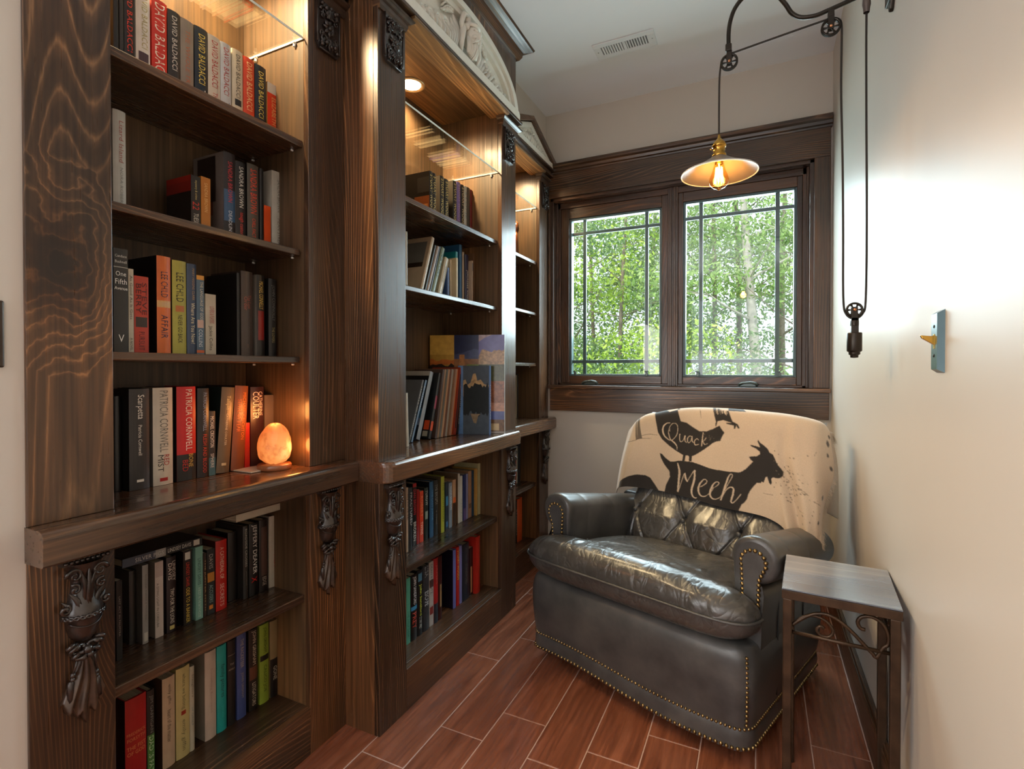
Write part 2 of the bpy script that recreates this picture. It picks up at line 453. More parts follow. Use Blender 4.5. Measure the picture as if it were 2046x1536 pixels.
def sash(x0, x1, gx0, gx1, gz0, gz1, name):
    r_ = empty(name, (0, 0, 0)); r_.parent = win; r_.location = -Vector(win.location) + Vector((0.5*(x0+x1), yg, fz0+0.012))
    z0, z1 = fz0+0.012, fz1-0.034
    MB().box(x0, gx0-0.006, yg-0.022, yg+0.02, z0, z1).box(gx1+0.006, x1, yg-0.022, yg+0.02, z0, z1).build('stile', M_SASH, r_, bevel=0.0025)
    MB().box(gx0-0.006, gx1+0.006, yg-0.022, yg+0.02, z0, gz0-0.006).box(gx0-0.006, gx1+0.006, yg-0.022, yg+0.02, gz1+0.006, z1).build('rail', M_SASHX, r_, bevel=0.0025)
    m = MB()   # thin bead and prairie grille
    m.box(gx0-0.006, gx0+0.008, yg-0.012, yg+0.03, gz0-0.006, gz1+0.006).box(gx1-0.008, gx1+0.006, yg-0.012, yg+0.03, gz0-0.006, gz1+0.006)
    m.box(gx0, gx1, yg-0.012, yg+0.03, gz0-0.006, gz0+0.006).box(gx0, gx1, yg-0.012, yg+0.03, gz1-0.008, gz1+0.006)
    gv = (gx0+0.088, gx1-0.084); gh = (gz0+0.083, gz1-0.088)
    for xv in gv: m.box(xv-0.0105, xv+0.0105, yg+0.002, yg+0.012, gz0, gz1)
    for zh in gh: m.box(gx0, gx1, yg+0.0025, yg+0.0115, zh-0.010, zh+0.010)
    m.build('grille', M_CLAD, r_, bevel=0.002)
    MB().box(gx0-0.003, gx1+0.003, yg-0.003, yg-0.001, gz0-0.003, gz1+0.003).build('pane', M_PANE, r_)
    return r_
sash(fx0+0.028, -0.474, -1.068, -0.516, 1.132, 2.100, 'sash')
sash(-0.418, fx1-0.028, -0.386, 0.170, 1.130, 2.112, 'sash')
# folding crank handles on the sill of each casement, and the little sash locks
def crank(x):
    m = MB(); z = fz0+0.001; y = yg-0.030
    m.prism([(x-0.05, z), (x+0.05, z), (x+0.046, z+0.018), (x+0.03, z+0.027), (x-0.03, z+0.027), (x-0.046, z+0.018)], y-0.03, y+0.005, 'y')
    o = m.build('crank_cover', M_HARD, win, bevel=0.004, bseg=3)
    m = MB(); m.tube([(x-0.043, y-0.034, z+0.012), (x-0.02, y-0.040, z+0.022), (x+0.015, y-0.041, z+0.026), (x+0.040, y-0.037, z+0.020), (x+0.048, y-0.032, z+0.010)], [0.008, 0.006, 0.006, 0.008, 0.009], 8)
    m.build('crank_handle', M_HARD, win)
crank(-0.93); crank(-0.055)
for x in (-1.03, -0.592, -0.31, 0.098):
    MB().box(x-0.007, x+0.007, yg-0.034, yg-0.018, 1.128, 1.150).box(x-0.012, x+0.004, yg-0.036, yg-0.03, 1.150, 1.158).build('screen_clip', M_HARD, win, bevel=0.002)
# casing: head board with crown cap, side casings, stool and apron
cy0 = YB-0.020
m = MB(); m.box(-1.18, 0.315, cy0, YB, 2.222, 2.366); m.build('trim_1', W_X, bevel=0.002)['kind'] = 'structure'
prof = [(YB, 2.366), (cy0-0.002, 2.366), (cy0-0.004, 2.374), (cy0-0.012, 2.379), (cy0-0.016, 2.392), (cy0-0.026, 2.400), (cy0-0.030, 2.408), (cy0-0.030, 2.420), (YB, 2.420)]
m = MB()
m.add([(x, p[0], p[1]) for x in (-1.19, 0.322) for p in prof], [tuple(range(9)), tuple(range(9, 18))] + [(i, (i+1) % 9, 9+(i+1) % 9, 9+i) for i in range(9)])
m.build('trim_2', W_X)['kind'] = 'structure'
m = MB(); m.box(0.246, 0.316, cy0+0.002, YB, 1.072, 2.222); m.build('trim_3', W_Z, bevel=0.002)['kind'] = 'structure'
m = MB(); m.box(-1.18, -1.172, cy0+0.002, YB, 1.072, 2.222); m.build('trim_4', W_Z)['kind'] = 'structure'
m = MB(); m.box(-1.178, 0.320, cy0-0.018, YB+0.10, 1.050, 1.070); m.build('trim_5', W_X, bevel=0.003)['kind'] = 'structure'
m = MB(); m.box(-1.17, 0.314, cy0+0.002, YB, 0.914, 1.050); m.build('trim_6', W_X, bevel=0.002)['kind'] = 'structure'
# rear window behind the camera, seen only as a reflection
rw = empty('window_2', (-0.45, -3.6, 0.5)); rw['kind'] = 'structure'
m = MB(); 
for x in (-1.15, -0.47, 0.20): m.box(x, x+0.05, -3.66, -3.6, 0.5, 2.45)
for z in (0.5, 1.45, 2.40): m.box(-1.15, 0.25, -3.66, -3.6, z, z+0.05)
m.build('frame', M_WHITE, rw)
# ------------------------------------------------------------------ carved ornaments
def spiral(cy, cz, r0, turns, y_sign=1, x=0.012, n=18, start=0.0, shrink=0.85):
    pts = []
    for i in range(n):
        t = i/(n-1); a = start + turns*2*math.pi*t; r_ = r0*(1-shrink*t)
        pts.append((x + 0.004*t, cy + y_sign*r_*math.cos(a), cz + r_*math.sin(a)))
    return pts

def leaf(m, p0, p1, w_, h=0.006, bend=0.0, mat=0, seg=7):
    """raised pointed leaf lying on the x=p[0] plane from p0 to p1"""
    a, b = Vector(p0), Vector(p1); d = b-a; n = Vector((0, -d.z, d.y)).normalized()
    rows = []
    for i in range(seg+1):
        t = i/seg; c = a + d*t + n*bend*math.sin(math.pi*t)
        ww = w_*math.sin(math.pi*(0.12+0.88*t))**0.8*(1-0.35*t); hh = h*math.sin(math.pi*(0.1+0.85*t))
        rows.append([c - n*ww, c - n*ww*0.5 + Vector((hh*0.9, 0, 0)), c + Vector((hh*0.45, 0, 0)), c + n*ww*0.5 + Vector((hh*0.9, 0, 0)), c + n*ww])
    m.grid(rows, mat)

def urn_meshes():
    body = MB()
    body.prism([(-0.040, -0.012), (0.040, -0.012), (0.038, 0.0), (-0.038, 0.0)], 0, 0.020, 'x')
    for k in range(9): body.ball((0.021, -0.035+0.00875*k, -0.007), 0.0045, 8, 5)
    def half(prof): body.lathe(prof, (0.0, 0.0, 0.0), 18, arc=0.5, a0=-math.pi/2)
    half([(0.034, -0.012), (0.030, -0.020), (0.022, -0.035), (0.019, -0.060), (0.025, -0.085), (0.031, -0.10), (0.034, -0.112), (0.034, -0.120), (0.029, -0.124), (0.028, -0.14), (0.023, -0.158), (0.014, -0.170), (0.006, -0.175)])
    for s in (-1, 1):      # acanthus scrolls
        body.tube(spiral(s*0.021, -0.034, 0.014, 1.4, s, 0.020), [0.0045-0.0002*i for i in range(18)], 7)
        body.tube(spiral(s*0.022, -0.060, 0.010, 1.2, s, 0.022, start=1.0), 0.0032, 7)
        body.tube(spiral(s*0.034, -0.098, 0.010, 1.3, s, 0.012, start=2.0), 0.004, 7)
        leaf(body, (0.020, s*0.004, -0.098), (0.026, s*0.012, -0.030), 0.007, 0.006, s*0.004)
        leaf(body, (0.022, s*0.012, -0.104), (0.016, s*0.030, -0.066), 0.006, 0.006, s*0.004)
        leaf(body, (0.016, s*0.020, -0.108), (0.006, s*0.038, -0.082), 0.005, 0.005, s*0.002)
    leaf(body, (0.024, 0, -0.104), (0.026, 0, -0.020), 0.006, 0.008)
    for ph in (0, math.pi):   # twisted rope band
        pts = []
        for i in range(31):
            a = -math.pi/2 + math.pi*i/30; w_ = 0.0035*math.sin(i*1.25+ph)
            pts.append((0.035*math.cos(a), 0.035*math.sin(a), -0.116 + w_))
        body.tube(pts, 0.0026, 6)
    for k in range(4):       # swags on the cup
        pts = []
        for i in range(13):
            a = -1.2 + 2.4*i/12; d = 1-(a/1.2)**2
            r_ = 0.030 - 0.0012*k - 0.006*d*0.6*(1+0.35*k)
            pts.append((r_*math.cos(a)+0.002, r_*math.sin(a), -0.128 - d*(0.010+0.0055*k)))
        body.tube(pts, 0.0014, 5)
    for s in (-1, 1):        # bow loops
        for (rr, cz, cy) in ((0.012, -0.183, 0.014), (0.009, -0.196, 0.012), (0.008, -0.175, 0.022)):
            body.tube([(0.014+0.004*math.sin(2*a), s*cy+rr*math.cos(a)*s, cz+rr*0.62*math.sin(a)) for a in [2*math.pi*i/12 for i in range(12)]], 0.0042, 7, closed=True)
    body.ball((0.020, 0, -0.186), 0.0085, 10, 7); body.ball((0.016, 0.005, -0.199), 0.007, 9, 6); body.ball((0.016, -0.006, -0.202), 0.006, 9, 6)
    tas = []
    for s, L in ((-1, 0.0), (1, -0.012)):
        t_ = MB(); y0 = s*0.013
        y1 = s*(0.024 if s < 0 else 0.021)
        t_.tube([(0.010, y0, -0.200), (0.012, y0+s*0.004, -0.215), (0.010, y1*0.86, -0.228+L)], 0.0022, 6)
        t_.ball((0.010, y1*0.88, -0.231+L), 0.0050, 8, 6); t_.ball((0.010, y1*0.9, -0.239+L), 0.0042, 8, 6)
        t_.lathe([(0.003, -0.242), (0.0055, -0.246), (0.0060, -0.258), (0.0080, -0.281), (0.0, -0.283)], (0.008, y1, L), 10)
        tas.append(t_)
    dr = MB(); rows = []
    NR, NC = 22, 41
    for i in range(NR):
        t = i/(NR-1); row = []
        hw = 0.006 + 0.030*t**0.75
        for j in range(NC):
            s = -1 + 2*j/(NC-1)
            zig = abs(((s*2.6+0.4) % 1.0)-0.5)*2
            z = -0.200 - t*(0.100 + 0.036*(1-abs(s-0.05)**0.8) - 0.022*zig*t)
            x = 0.004 + 0.008*math.sqrt(max(0.0, 1-s*s)) + (0.002+0.007*t)*(0.5+0.5*math.cos(s*10.5+t*1.3))
            row.append((x, s*hw + 0.003*math.sin(t*5), z))
        rows.append(row)
    rows = [[(0.0, r_[0][1], r_[0][2])] + r_ + [(0.0, r_[-1][1], r_[-1][2])] for r_ in rows]
    rows.append([(0.0, p[1], p[2]) for p in rows[-1]])
    dr.grid(rows)
    return body, tas, dr
_urn = None
def urn_applique(parent, x, y, z):
    """carved urn with a knotted ribbon, two tassels and hanging cloth"""
    global _urn
    loc = Vector((x, y, z)) - wloc(parent)
    if _urn is None:
        body, tas, dr = urn_meshes()
        o = body.build('urn_applique', W_CARVE, parent, local=True)
        _urn = [o.data, [t_.build('tassel', W_CARVE, o, local=True).data for t_ in tas], dr.build('drape', W_CARVE2, o, local=True).data]
    else:
        o = bpy.data.objects.new('urn_applique', _urn[0]); col.objects.link(o); o.parent = parent
        for d in _urn[1]:
            t_ = bpy.data.objects.new('tassel', d); col.objects.link(t_); t_.parent = o
        d_ = bpy.data.objects.new('drape', _urn[2]); col.objects.link(d_); d_.parent = o
    o.location = loc
    return o
W_CARVE2 = plain('carved_brown_wood', (0.050, 0.026, 0.014), rough=0.32, coat=0.4, noise=0.5, nscale=30)

_plq = None
def carved_plaque(parent, x, y, z):
    """narrow plaque with a rosette between scrolled leaves, z = top"""
    global _plq
    loc = Vector((x, y, z)) - wloc(parent)
    if _plq is None:
        m = MB(); H = 0.150
        m.prism([(-0.047, 0), (0.047, 0), (0.047, -H+0.016), (0.036, -H), (-0.036, -H), (-0.047, -H+0.016)], 0, 0.008, 'x')
        for a, b in (((-0.045, 0), (-0.045, -H+0.016)), ((0.045, 0), (0.045, -H+0.016)), ((-0.035, -H+0.002), (0.035, -H+0.002))):
            m.tube([(0.009, a[0], a[1]), (0.009, b[0], b[1])], 0.0028, 6)
        o = m.build('carved_plaque', W_CARVE, parent, local=True, bevel=0.001)
        f = MB(); c = (-0.075)
        f.ball((0.014, 0, c), 0.007, 9, 6)
        for k in range(8):
            a = k*math.pi/4; leaf(f, (0.012, 0.006*math.cos(a), c+0.006*math.sin(a)), (0.012, 0.026*math.cos(a), c+0.026*math.sin(a)), 0.007, 0.008)
        for s in (-1, 1):
            for q in (-1, 1):
                f.tube(spiral(s*0.020, c+q*0.042, 0.016, 1.5, s*q, 0.010), [0.0046-0.00015*i for i in range(18)], 7)
                f.tube(spiral(s*0.028, c+q*0.027, 0.009, 1.2, s, 0.010, start=q), 0.003, 6)
                leaf(f, (0.010, s*0.006, c+q*0.040), (0.010, s*0.034, c+q*0.066), 0.010, 0.011, s*0.006)
                leaf(f, (0.010, s*0.004, c+q*0.030), (0.010, s*0.014, c+q*0.062), 0.007, 0.012)
                f.ball((0.018, s*0.017, c+q*0.052), 0.007, 8, 6); f.ball((0.014, s*0.030, c+q*0.062), 0.006, 8, 6)
        for q in (-1, 1): leaf(f, (0.012, 0, c+q*0.030), (0.012, 0, c+q*0.068), 0.009, 0.014); f.ball((0.020, 0, c+q*0.058), 0.006, 8, 6)
        f.build('foliage', W_CARVE, o, local=True)
        _plq = (o.data, o.children[0].data)
    else:
        o = bpy.data.objects.new('carved_plaque', _plq[0]); col.objects.link(o); o.parent = parent
        d_ = bpy.data.objects.new('foliage', _plq[1]); col.objects.link(d_); d_.parent = o
    o.location = loc; return o

def crown_profile_box(m, x_front, x_back, y0, y1, z, h, proj, mat=0):
    """moulding that steps outwards as it rises: swept round the front and both ends"""
    steps = [(0.0, 0.0), (0.18, 0.0), (0.24, 0.10), (0.34, 0.28), (0.38, 0.62), (0.62, 0.70), (0.82, 0.82), (0.92, 0.86), (1.0, 1.0)]
    # steps: (outward fraction, height fraction)
    rows = []
    for o_, hh in steps + [(1.0, 1.02)]:
        e = proj*o_; zz = z + h*min(hh, 1.0)
        rows.append([(x_back, y0-e, zz), (x_front+e, y0-e, zz), (x_front+e, y1+e, zz), (x_back, y1+e, zz)])
    m.grid(rows, mat, smooth=False)
    e = proj; zz = z+h
    m.add([(x_back, y0-e, zz), (x_front+e, y0-e, zz), (x_front+e, y1+e, zz), (x_back, y1+e, zz)], [(0, 1, 2, 3)], mat)
    m.add([(x_back, y0, z), (x_front, y0, z), (x_front, y1, z), (x_back, y1, z)], [(3, 2, 1, 0)], mat)

M_ACRYL = glass_mat('shelf_glass', (0.97, 0.985, 0.97, 1), f0=0.06, gain=1.3)
M_GEDGE = NT('pale_glass_edge'); M_GEDGE.set(Base_Color=(0.80, 0.86, 0.78, 1), Roughness=0.15); M_GEDGE = M_GEDGE.mat
M_PIN = plain('clear_shelf_pin', (0.75, 0.75, 0.72), rough=0.2, noise=0.02)
M_LAMP = NT('downlight_lens'); M_LAMP.set(Base_Color=(1, 0.95, 0.85, 1)); M_LAMP.p.inputs['Emission Color'].default_value = (1, 0.88, 0.68, 1); M_LAMP.p.inputs['Emission Strength'].default_value = 14.0; M_LAMP = M_LAMP.mat
M_RING = plain('brass_tinted_trim_ring', (0.62, 0.45, 0.24), rough=0.25, metal=0.5, noise=0.05)

def bookcase(name, X, Y0, Y1, pl, pr, back, shelves, glass_z, ledge_x, label, urns, plaques, soffit=2.360, lower_shelf=0.482, side_outer=False, power=14, rounded=False):
    root = empty(name, (X, (Y0+Y1)/2, 0)); tag(root, label, 'bookcase')
    t = 0.020; o0, o1 = Y0+pl, Y1-pr; LB, LT = 0.805, 0.872
    xb = back
    top = soffit + 0.02
    # posts of the face frame, above and below the ledge
    for (a, b) in ((Y0, o0), (o1, Y1)):
        MB().box(X-t, X, a, b, LT, 2.42).build('upper_post', W_ZK if (a == Y0 and Y0 < 1) else W_Z, root, bevel=0.0015)
        MB().box(X-t, X, a, b, 0, LB).build('lower_post', W_Z, root, bevel=0.0015)
    # side panels
    for (a, b) in ((o0-0.018, o0), (o1, o1+0.018)):
        MB().box(xb, X-t, a, b, 0, 2.42).build('side_panel', W_BACK, root)
    if side_outer:
        for (a, b) in ((Y0, Y0+0.018), (Y1-0.018, Y1)):
            MB().box(xb, X-t, a, b, 0, 2.69).build('outer_side_panel', W_Z2, root)
    MB().box(xb-0.012, xb, o0-0.018, o1+0.018, 0, soffit+0.02).build('back_panel', W_BACK, root)
    MB().box(xb, X-0.058, o0, o1, soffit, soffit+0.018).build('soffit_panel', W_BACKY, root)
    MB().box(X-t, X, o0, o1, 2.3595, 2.42).build('lintel', W_Y, root, bevel=0.0015)
    hz = 2.335
    MB().box(X-0.058, X+0.040, o0, o1, hz, hz+0.010).build('head_board', W_GOLD, root, bevel=0.001)
    MB().box(X-0.030, X+0.042, Y0+0.012, Y1-0.012, hz+0.0102, hz+0.024).build('cornice_shelf', W_CARVE2, root, bevel=0.002)
    MB().box(X-0.058, X-0.050, o0, o1, hz+0.0102, soffit).build('head_riser', W_Y, root)
    # plinth
    MB().box(X-t, X, o0, o1, 0, 0.143).build('plinth_board', W_Y, root, bevel=0.0015)
    MB().box(xb, X-t-0.0005, o0, o1, 0.123, 0.145).build('bottom_panel', W_Y, root, bevel=0.002)
    # ledge with rounded front edge
    m = MB(); r_ = 0.016
    prof = [(xb, LB), (ledge_x-0.004, LB), (ledge_x, LB+0.004), (ledge_x, LT-r_)]
    for i in range(1, 6):
        a = i/5*math.pi/2; prof.append((ledge_x - r_ + r_*math.cos(a), LT - r_ + r_*math.sin(a)))
    prof.append((xb, LT))
    a, b = (Y0-0.002, Y1-0.001) if not rounded else (Y0-0.001, Y1+0.001)
    if rounded:   # plan corners rounded: slice the profile along y with the front pulled in at both ends
        ys = [a, a+0.002, a+0.006, a+0.013, a+0.024, a+0.036, b-0.036, b-0.024, b-0.013, b-0.006, b-0.002, b]
        rows = []
        for y in ys:
            d = min(y-a, b-y); pull = 0.0 if d >= 0.036 else 0.036*(1-math.sqrt(max(0, 1-((0.036-d)/0.036)**2)))
            rows.append([(p[0]-pull if p[0] > X-0.01 else p[0], y, p[1]) for p in prof])
        m.grid(rows, smooth=False, close_u=True)
        n = len(prof); m.add([*rows[0]], [tuple(range(n))]); m.add([*rows[-1]], [tuple(range(n))[::-1]])
    else:
        m.prism(prof, a, b, 'y')
    m.build('ledge', W_YL, root, bevel=0.0008)
    # wooden shelves with pins
    for (z, th, sb, gap) in shelves + [(lower_shelf, 0.024, 0.024, 0.0)]:
        xf = X-sb
        MB().box(xb, xf, o0+gap, o1-gap, z-th, z).build('shelf', W_YS, root, bevel=0.0025)
    m = MB()
    for (z, th, sb, gap) in shelves:
        for yy in (o0, o1):
            for xx in (X-0.06, xb+0.05):
                m.tube([(xx, yy-0.004, z-th-0.0035), (xx, yy+(0.012 if yy == o0 else -0.012), z-th-0.0035)], 0.0032, 6)
    m.build('shelf_pins', M_PIN, root)
    # glass shelf near the top
    gx = X-0.018
    g = MB().box(xb+0.004, gx, o0+0.003, o1-0.003, glass_z-0.006, glass_z).build('glass_shelf', M_ACRYL, root)
    MB().box(gx-0.0006, gx+0.0008, o0+0.003, o1-0.003, glass_z-0.0062, glass_z+0.0002).box(xb+0.004, gx, o1-0.0036, o1-0.0028, glass_z-0.0062, glass_z+0.0002).build('edge', M_GEDGE, g)
    pm = MB()
    for yy, s in ((o0, 1), (o1, -1)):
        for xx in (gx-0.035, xb+0.06):
            pm.box(xx-0.005, xx+0.005, yy, yy+s*0.010, glass_z-0.011, glass_z-0.0065)
            pm.lathe([(0.004, -0.020), (0.0045, -0.011)], (xx, yy+s*0.004, glass_z), 8)
    pm.build('glass_shelf_clip', M_PIN, root, bevel=0.001)
    # recessed downlight
    lx, ly = X-0.245 if X > -1.1 else X-0.16, (o0+o1)/2
    d = MB(); d.lathe([(0.058, -0.001), (0.058, -0.0035), (0.054, -0.005), (0.044, -0.003), (0.040, 0.004)], (lx, ly, soffit), 32)
    dl = d.build('downlight_ring', M_RING, root)
    MB().lathe([(0.0, -0.0015), (0.040, -0.0015)], (lx, ly, soffit), 32).build('lens', M_LAMP, dl)
    light(name+'_downlight', 'SPOT', (lx, ly, soffit-0.012), power, (1.0, 0.72, 0.40), size=0.035, rot=(0, 0, 0), spot=(165, 0.6))
    # post capitals, plaques and urns
    for (a, b) in ((Y0, o0), (o1, Y1)):
        c = MB(); crown_profile_box(c, X, X-t, a+0.008, b-0.008, 2.296, 0.0385, 0.028)
        c.build('capital', W_CARVE2, root, bevel=0.001)
    for yy in plaques: carved_plaque(root, X, yy, 2.295)
    for yy in urns: urn_applique(root, X, yy, 0.797)
    return root
W_Z2 = wood('stained_pine_side', 'z', (0.055, 0.028, 0.014, 1), (0.12, 0.06, 0.028, 1), (0.30, 0.16, 0.07, 1), rings=32)
W_BACKY = wood('stained_plywood_soffit', 'y', (0.11, 0.062, 0.028, 1), (0.16, 0.09, 0.04, 1), (0.22, 0.13, 0.06, 1), rings=22, rough=0.33, knots=False, along=0.06)
W_YL = wood('ledge_pine', 'y', (0.050, 0.027, 0.016, 1), (0.12, 0.062, 0.032, 1), (0.30, 0.16, 0.075, 1), rings=34, rough=0.2, coat=0.5)
W_YS = wood('shelf_pine', 'y', (0.040, 0.022, 0.013, 1), (0.075, 0.040, 0.022, 1), (0.17, 0.09, 0.045, 1), rings=34, rough=0.26, coat=0.35)

bc1 = bookcase('bookcase', -1.217, 0.465, 1.2725, 0.142, 0.1455, -1.500,
    [(1.853, 0.021, 0.024, 0.0), (1.526, 0.019, 0.030, 0.006), (1.203, 0.019, 0.030, 0.008)], 2.160, -1.157,
    'dark-stained pine bookcase nearest the camera with the glowing salt lamp on its ledge', (0.549, 1.192), (0.536, 1.20), soffit=2.425, power=62)
bc2 = bookcase('bookcase', -1.077, 1.2735, 2.2825, 0.1385, 0.152, -1.400,
    [(1.765, 0.019, 0.022, 0.0), (1.457, 0.018, 0.022, 0.002)], 2.083, -1.038,
    'projecting middle bookcase of dark pine with white arched bearded-head carving', (1.336, 2.212), (1.343, 2.196), soffit=2.360, lower_shelf=0.478, side_outer=True, power=55, rounded=True)
bc3 = bookcase('bookcase', -1.187, 2.284, 2.992, 0.142, 0.142, -1.490,
    [(1.813, 0.019, 0.020, 0.002), (1.507, 0.018, 0.020, 0.002), (1.203, 0.018, 0.020, 0.004)], 2.137, -1.132,
    'narrow dark pine bookcase in the corner beside the window', (2.36, 2.925), (2.36, 2.928), soffit=2.365, lower_shelf=0.487, power=42)

# ------------------------------------------------------------------ pediments
def ellipse_ring(cy, cz, ao, bo, ai, bi, n=40):
    out = [(cy+ao*math.cos(a), cz+bo*math.sin(a)) for a in [math.pi*i/n for i in range(n+1)]]
    inn = [(cy+ai*math.cos(a), cz+bi*math.sin(a)) for a in [math.pi*i/n for i in range(n+1)]]
    return out, inn
def ring_solid(m, out, inn, x0, x1, mat=0):
    rows = [[(x0, *p) for p in inn], [(x1, *p) for p in inn], [(x1, *p) for p in out], [(x0, *p) for p in out]]
    m.grid(rows, mat, smooth=False)
    for k in (0, -1):
        m.add([(x0, *inn[k]), (x1, *inn[k]), (x1, *out[k]), (x0, *out[k])], [(0, 1, 2, 3)], mat)

# middle bookcase: frieze board up to the ceiling, crown cornice, arched white carving
X2 = -1.077; cy2 = 1.778
MB().box(X2-0.02, X2, 1.2735, 2.2825, 2.42, 2.742).build('frieze_board', W_Z2, bc2)
m = MB(); crown_profile_box(m, X2, -1.235, 1.2735, 2.2825, 2.676, 0.064, 0.072)
m.build('cornice', W_Y, bc2, bevel=0.001)
PZ = 2.353; m = MB()
o_, i_ = ellipse_ring(cy2, PZ+0.038, 0.463, 0.213, 0.455, 0.206); ring_solid(m, o_, i_, X2, X2+0.034)
m.build('arch_edging', W_CARVE2, bc2)
ped = empty('arched_pediment', Vector((X2, cy2, PZ)) - wloc(bc2), parent=bc2)
m = MB()
m.prism([(1.312, PZ), (2.244, PZ), (2.244, PZ+0.030), (2.234, PZ+0.040), (1.322, PZ+0.040), (1.312, PZ+0.030)], X2, X2+0.042, 'x')
o_, i_ = ellipse_ring(cy2, PZ+0.038, 0.455, 0.206, 0.420, 0.180); ring_solid(m, o_, i_, X2, X2+0.038)
o_, i_ = ellipse_ring(cy2, PZ+0.038, 0.420, 0.180, 0.392, 0.156); ring_solid(m, o_, i_, X2, X2+0.024)
oo = [(cy2+0.40*math.cos(math.pi*i/30), PZ+0.036+0.165*math.sin(math.pi*i/30)) for i in range(31)]
m.prism(oo, X2, X2+0.005, 'x')
m.build('arched_frame', M_WHITE, ped, bevel=0.002)
class Deep(MB):
    k, ky = 1.75, 0.91
    def add(s, vs_, fs, mat=0, smooth=False, M=None):
        return MB.add(s, [(X2 + (Vector(p).x-X2)*s.k, cy2+(Vector(p).y-cy2)*s.ky, Vector(p).z-0.040) for p in vs_], fs, mat, smooth, M)
f = Deep(); f.k, f.ky = 1.3, 1.0; hx = X2+0.016
hc = (hx+0.012, cy2+0.010, 2.525)
f.ball(hc, 0.036, 18, 14, sc=(0.85, 0.88, 1.25))                                  # skull
f.ball((hx+0.038, hc[1], 2.522), 0.009, 10, 8, sc=(1.0, 0.75, 2.0))               # nose
for s in (-1, 1):
    f.ball((hx+0.036, hc[1]+s*0.014, 2.537), 0.010, 10, 6, sc=(0.7, 1.3, 0.45))   # brow
    f.ball((hx+0.032, hc[1]+s*0.013, 2.528), 0.006, 8, 6)                         # eye
    f.ball((hx+0.032, hc[1]+s*0.019, 2.513), 0.009, 9, 6)                         # cheek
    f.tube([(hx+0.038, hc[1]+s*0.003, 2.506), (hx+0.036, hc[1]+s*0.014, 2.500), (hx+0.028, hc[1]+s*0.024, 2.488)], [0.005, 0.0045, 0.002], 7)  # moustache
f.ball((hx+0.036, hc[1], 2.499), 0.006, 8, 6, sc=(0.7, 1.5, 0.6))
for k in range(-5, 6):                                                             # beard locks
    y0 = hc[1]+k*0.0068
    f.tube([(hx+0.030-abs(k)*0.003, y0, 2.498+abs(k)*0.003), (hx+0.032-abs(k)*0.003, y0+0.003*math.sin(k*2), 2.474), (hx+0.024-abs(k)*0.002, y0*1.0+0.004*math.sin(k), 2.452), (hx+0.012, y0-0.003*k*0.3, 2.437+abs(k)*0.003)], [0.0055, 0.006, 0.005, 0.0015], 7)
for k in range(13):                                                                # hair and turban-like crown
    a = math.pi*(k/12); f.ball((hx+0.012, hc[1]+0.036*math.cos(a), 2.548+0.026*math.sin(a)), 0.0115, 9, 7)
f.tube([(hx+0.030*math.cos(b)*0.9+0.008, hc[1]+0.033*math.sin(b), 2.560) for b in [-1.5+3.0*i/10 for i in range(11)]], 0.007, 8)
for s in (-1, 1):
    f.ball((hx+0.008, hc[1]+s*0.028, 2.585), 0.017, 12, 9, sc=(0.9, 1, 1.1))      # small figure above: shoulders and arms
    f.tube([(hx+0.012, hc[1]+s*0.026, 2.592), (hx+0.014, hc[1]+s*0.062, 2.583), (hx+0.010, hc[1]+s*0.070, 2.545), (hx+0.006, hc[1]+s*0.060, 2.520)], [0.011, 0.010, 0.008, 0.006], 9)
    f.tube([(hx+0.006, hc[1]+s*(0.050+0.008*k), 2.560) for k in range(1)] + [(hx+0.010, hc[1]+s*0.058, 2.530), (hx+0.008, hc[1]+s*0.066, 2.480), (hx+0.004, hc[1]+s*0.056, 2.445)], [0.006, 0.012, 0.010, 0.004], 9)
f.build('bearded_head', M_WHITE, ped)
f = Deep()
for s in (-1, 1):
    for k in range(5):
        leaf(f, (X2+0.005, cy2+s*(0.085+0.012*k), 2.437), (X2+0.010, cy2+s*(0.108+0.020*k), 2.560-0.022*k), 0.013, 0.014, s*0.012)
    for k in range(4):
        y = 0.165+0.055*k; rr = 0.026-0.0045*k; cz = 2.432+0.060-0.011*k
        f.tube(spiral(cy2+s*y, cz, rr, 1.6, s, X2+0.008, 22), [0.0075-0.00025*i for i in range(22)], 7)
        f.tube([(X2+0.006, cy2+s*(y-0.03), 2.436), (X2+0.012, cy2+s*(y-0.006), cz-rr*0.9), (X2+0.010, cy2+s*(y+rr), cz)], [0.003, 0.008, 0.006], 7)
        leaf(f, (X2+0.006, cy2+s*(y+0.010), 2.438), (X2+0.010, cy2+s*(y+0.050), 2.438+0.046-0.009*k), 0.011, 0.012, s*0.008)
        leaf(f, (X2+0.006, cy2+s*(y+0.018), cz), (X2+0.008, cy2+s*(y+0.048), cz+0.016-0.010*k), 0.009, 0.010, s*0.006)
    for k in range(7):
        f.tube([(X2+0.008, cy2+s*(0.10+0.011*k), 2.567-0.004*k), (X2+0.010, cy2+s*(0.115+0.013*k), 2.588-0.009*k)], 0.0036, 6)
    for r_ in (0.05, 0.062, 0.074):
        f.tube([(X2+0.009, cy2+s*(0.12+r_*math.cos(a)), 2.515+r_*math.sin(a)) for a in [0.5+1.3*i/8 for i in range(9)]], 0.0035, 6)
f.build('scrolling_foliage', M_WHITE, ped)

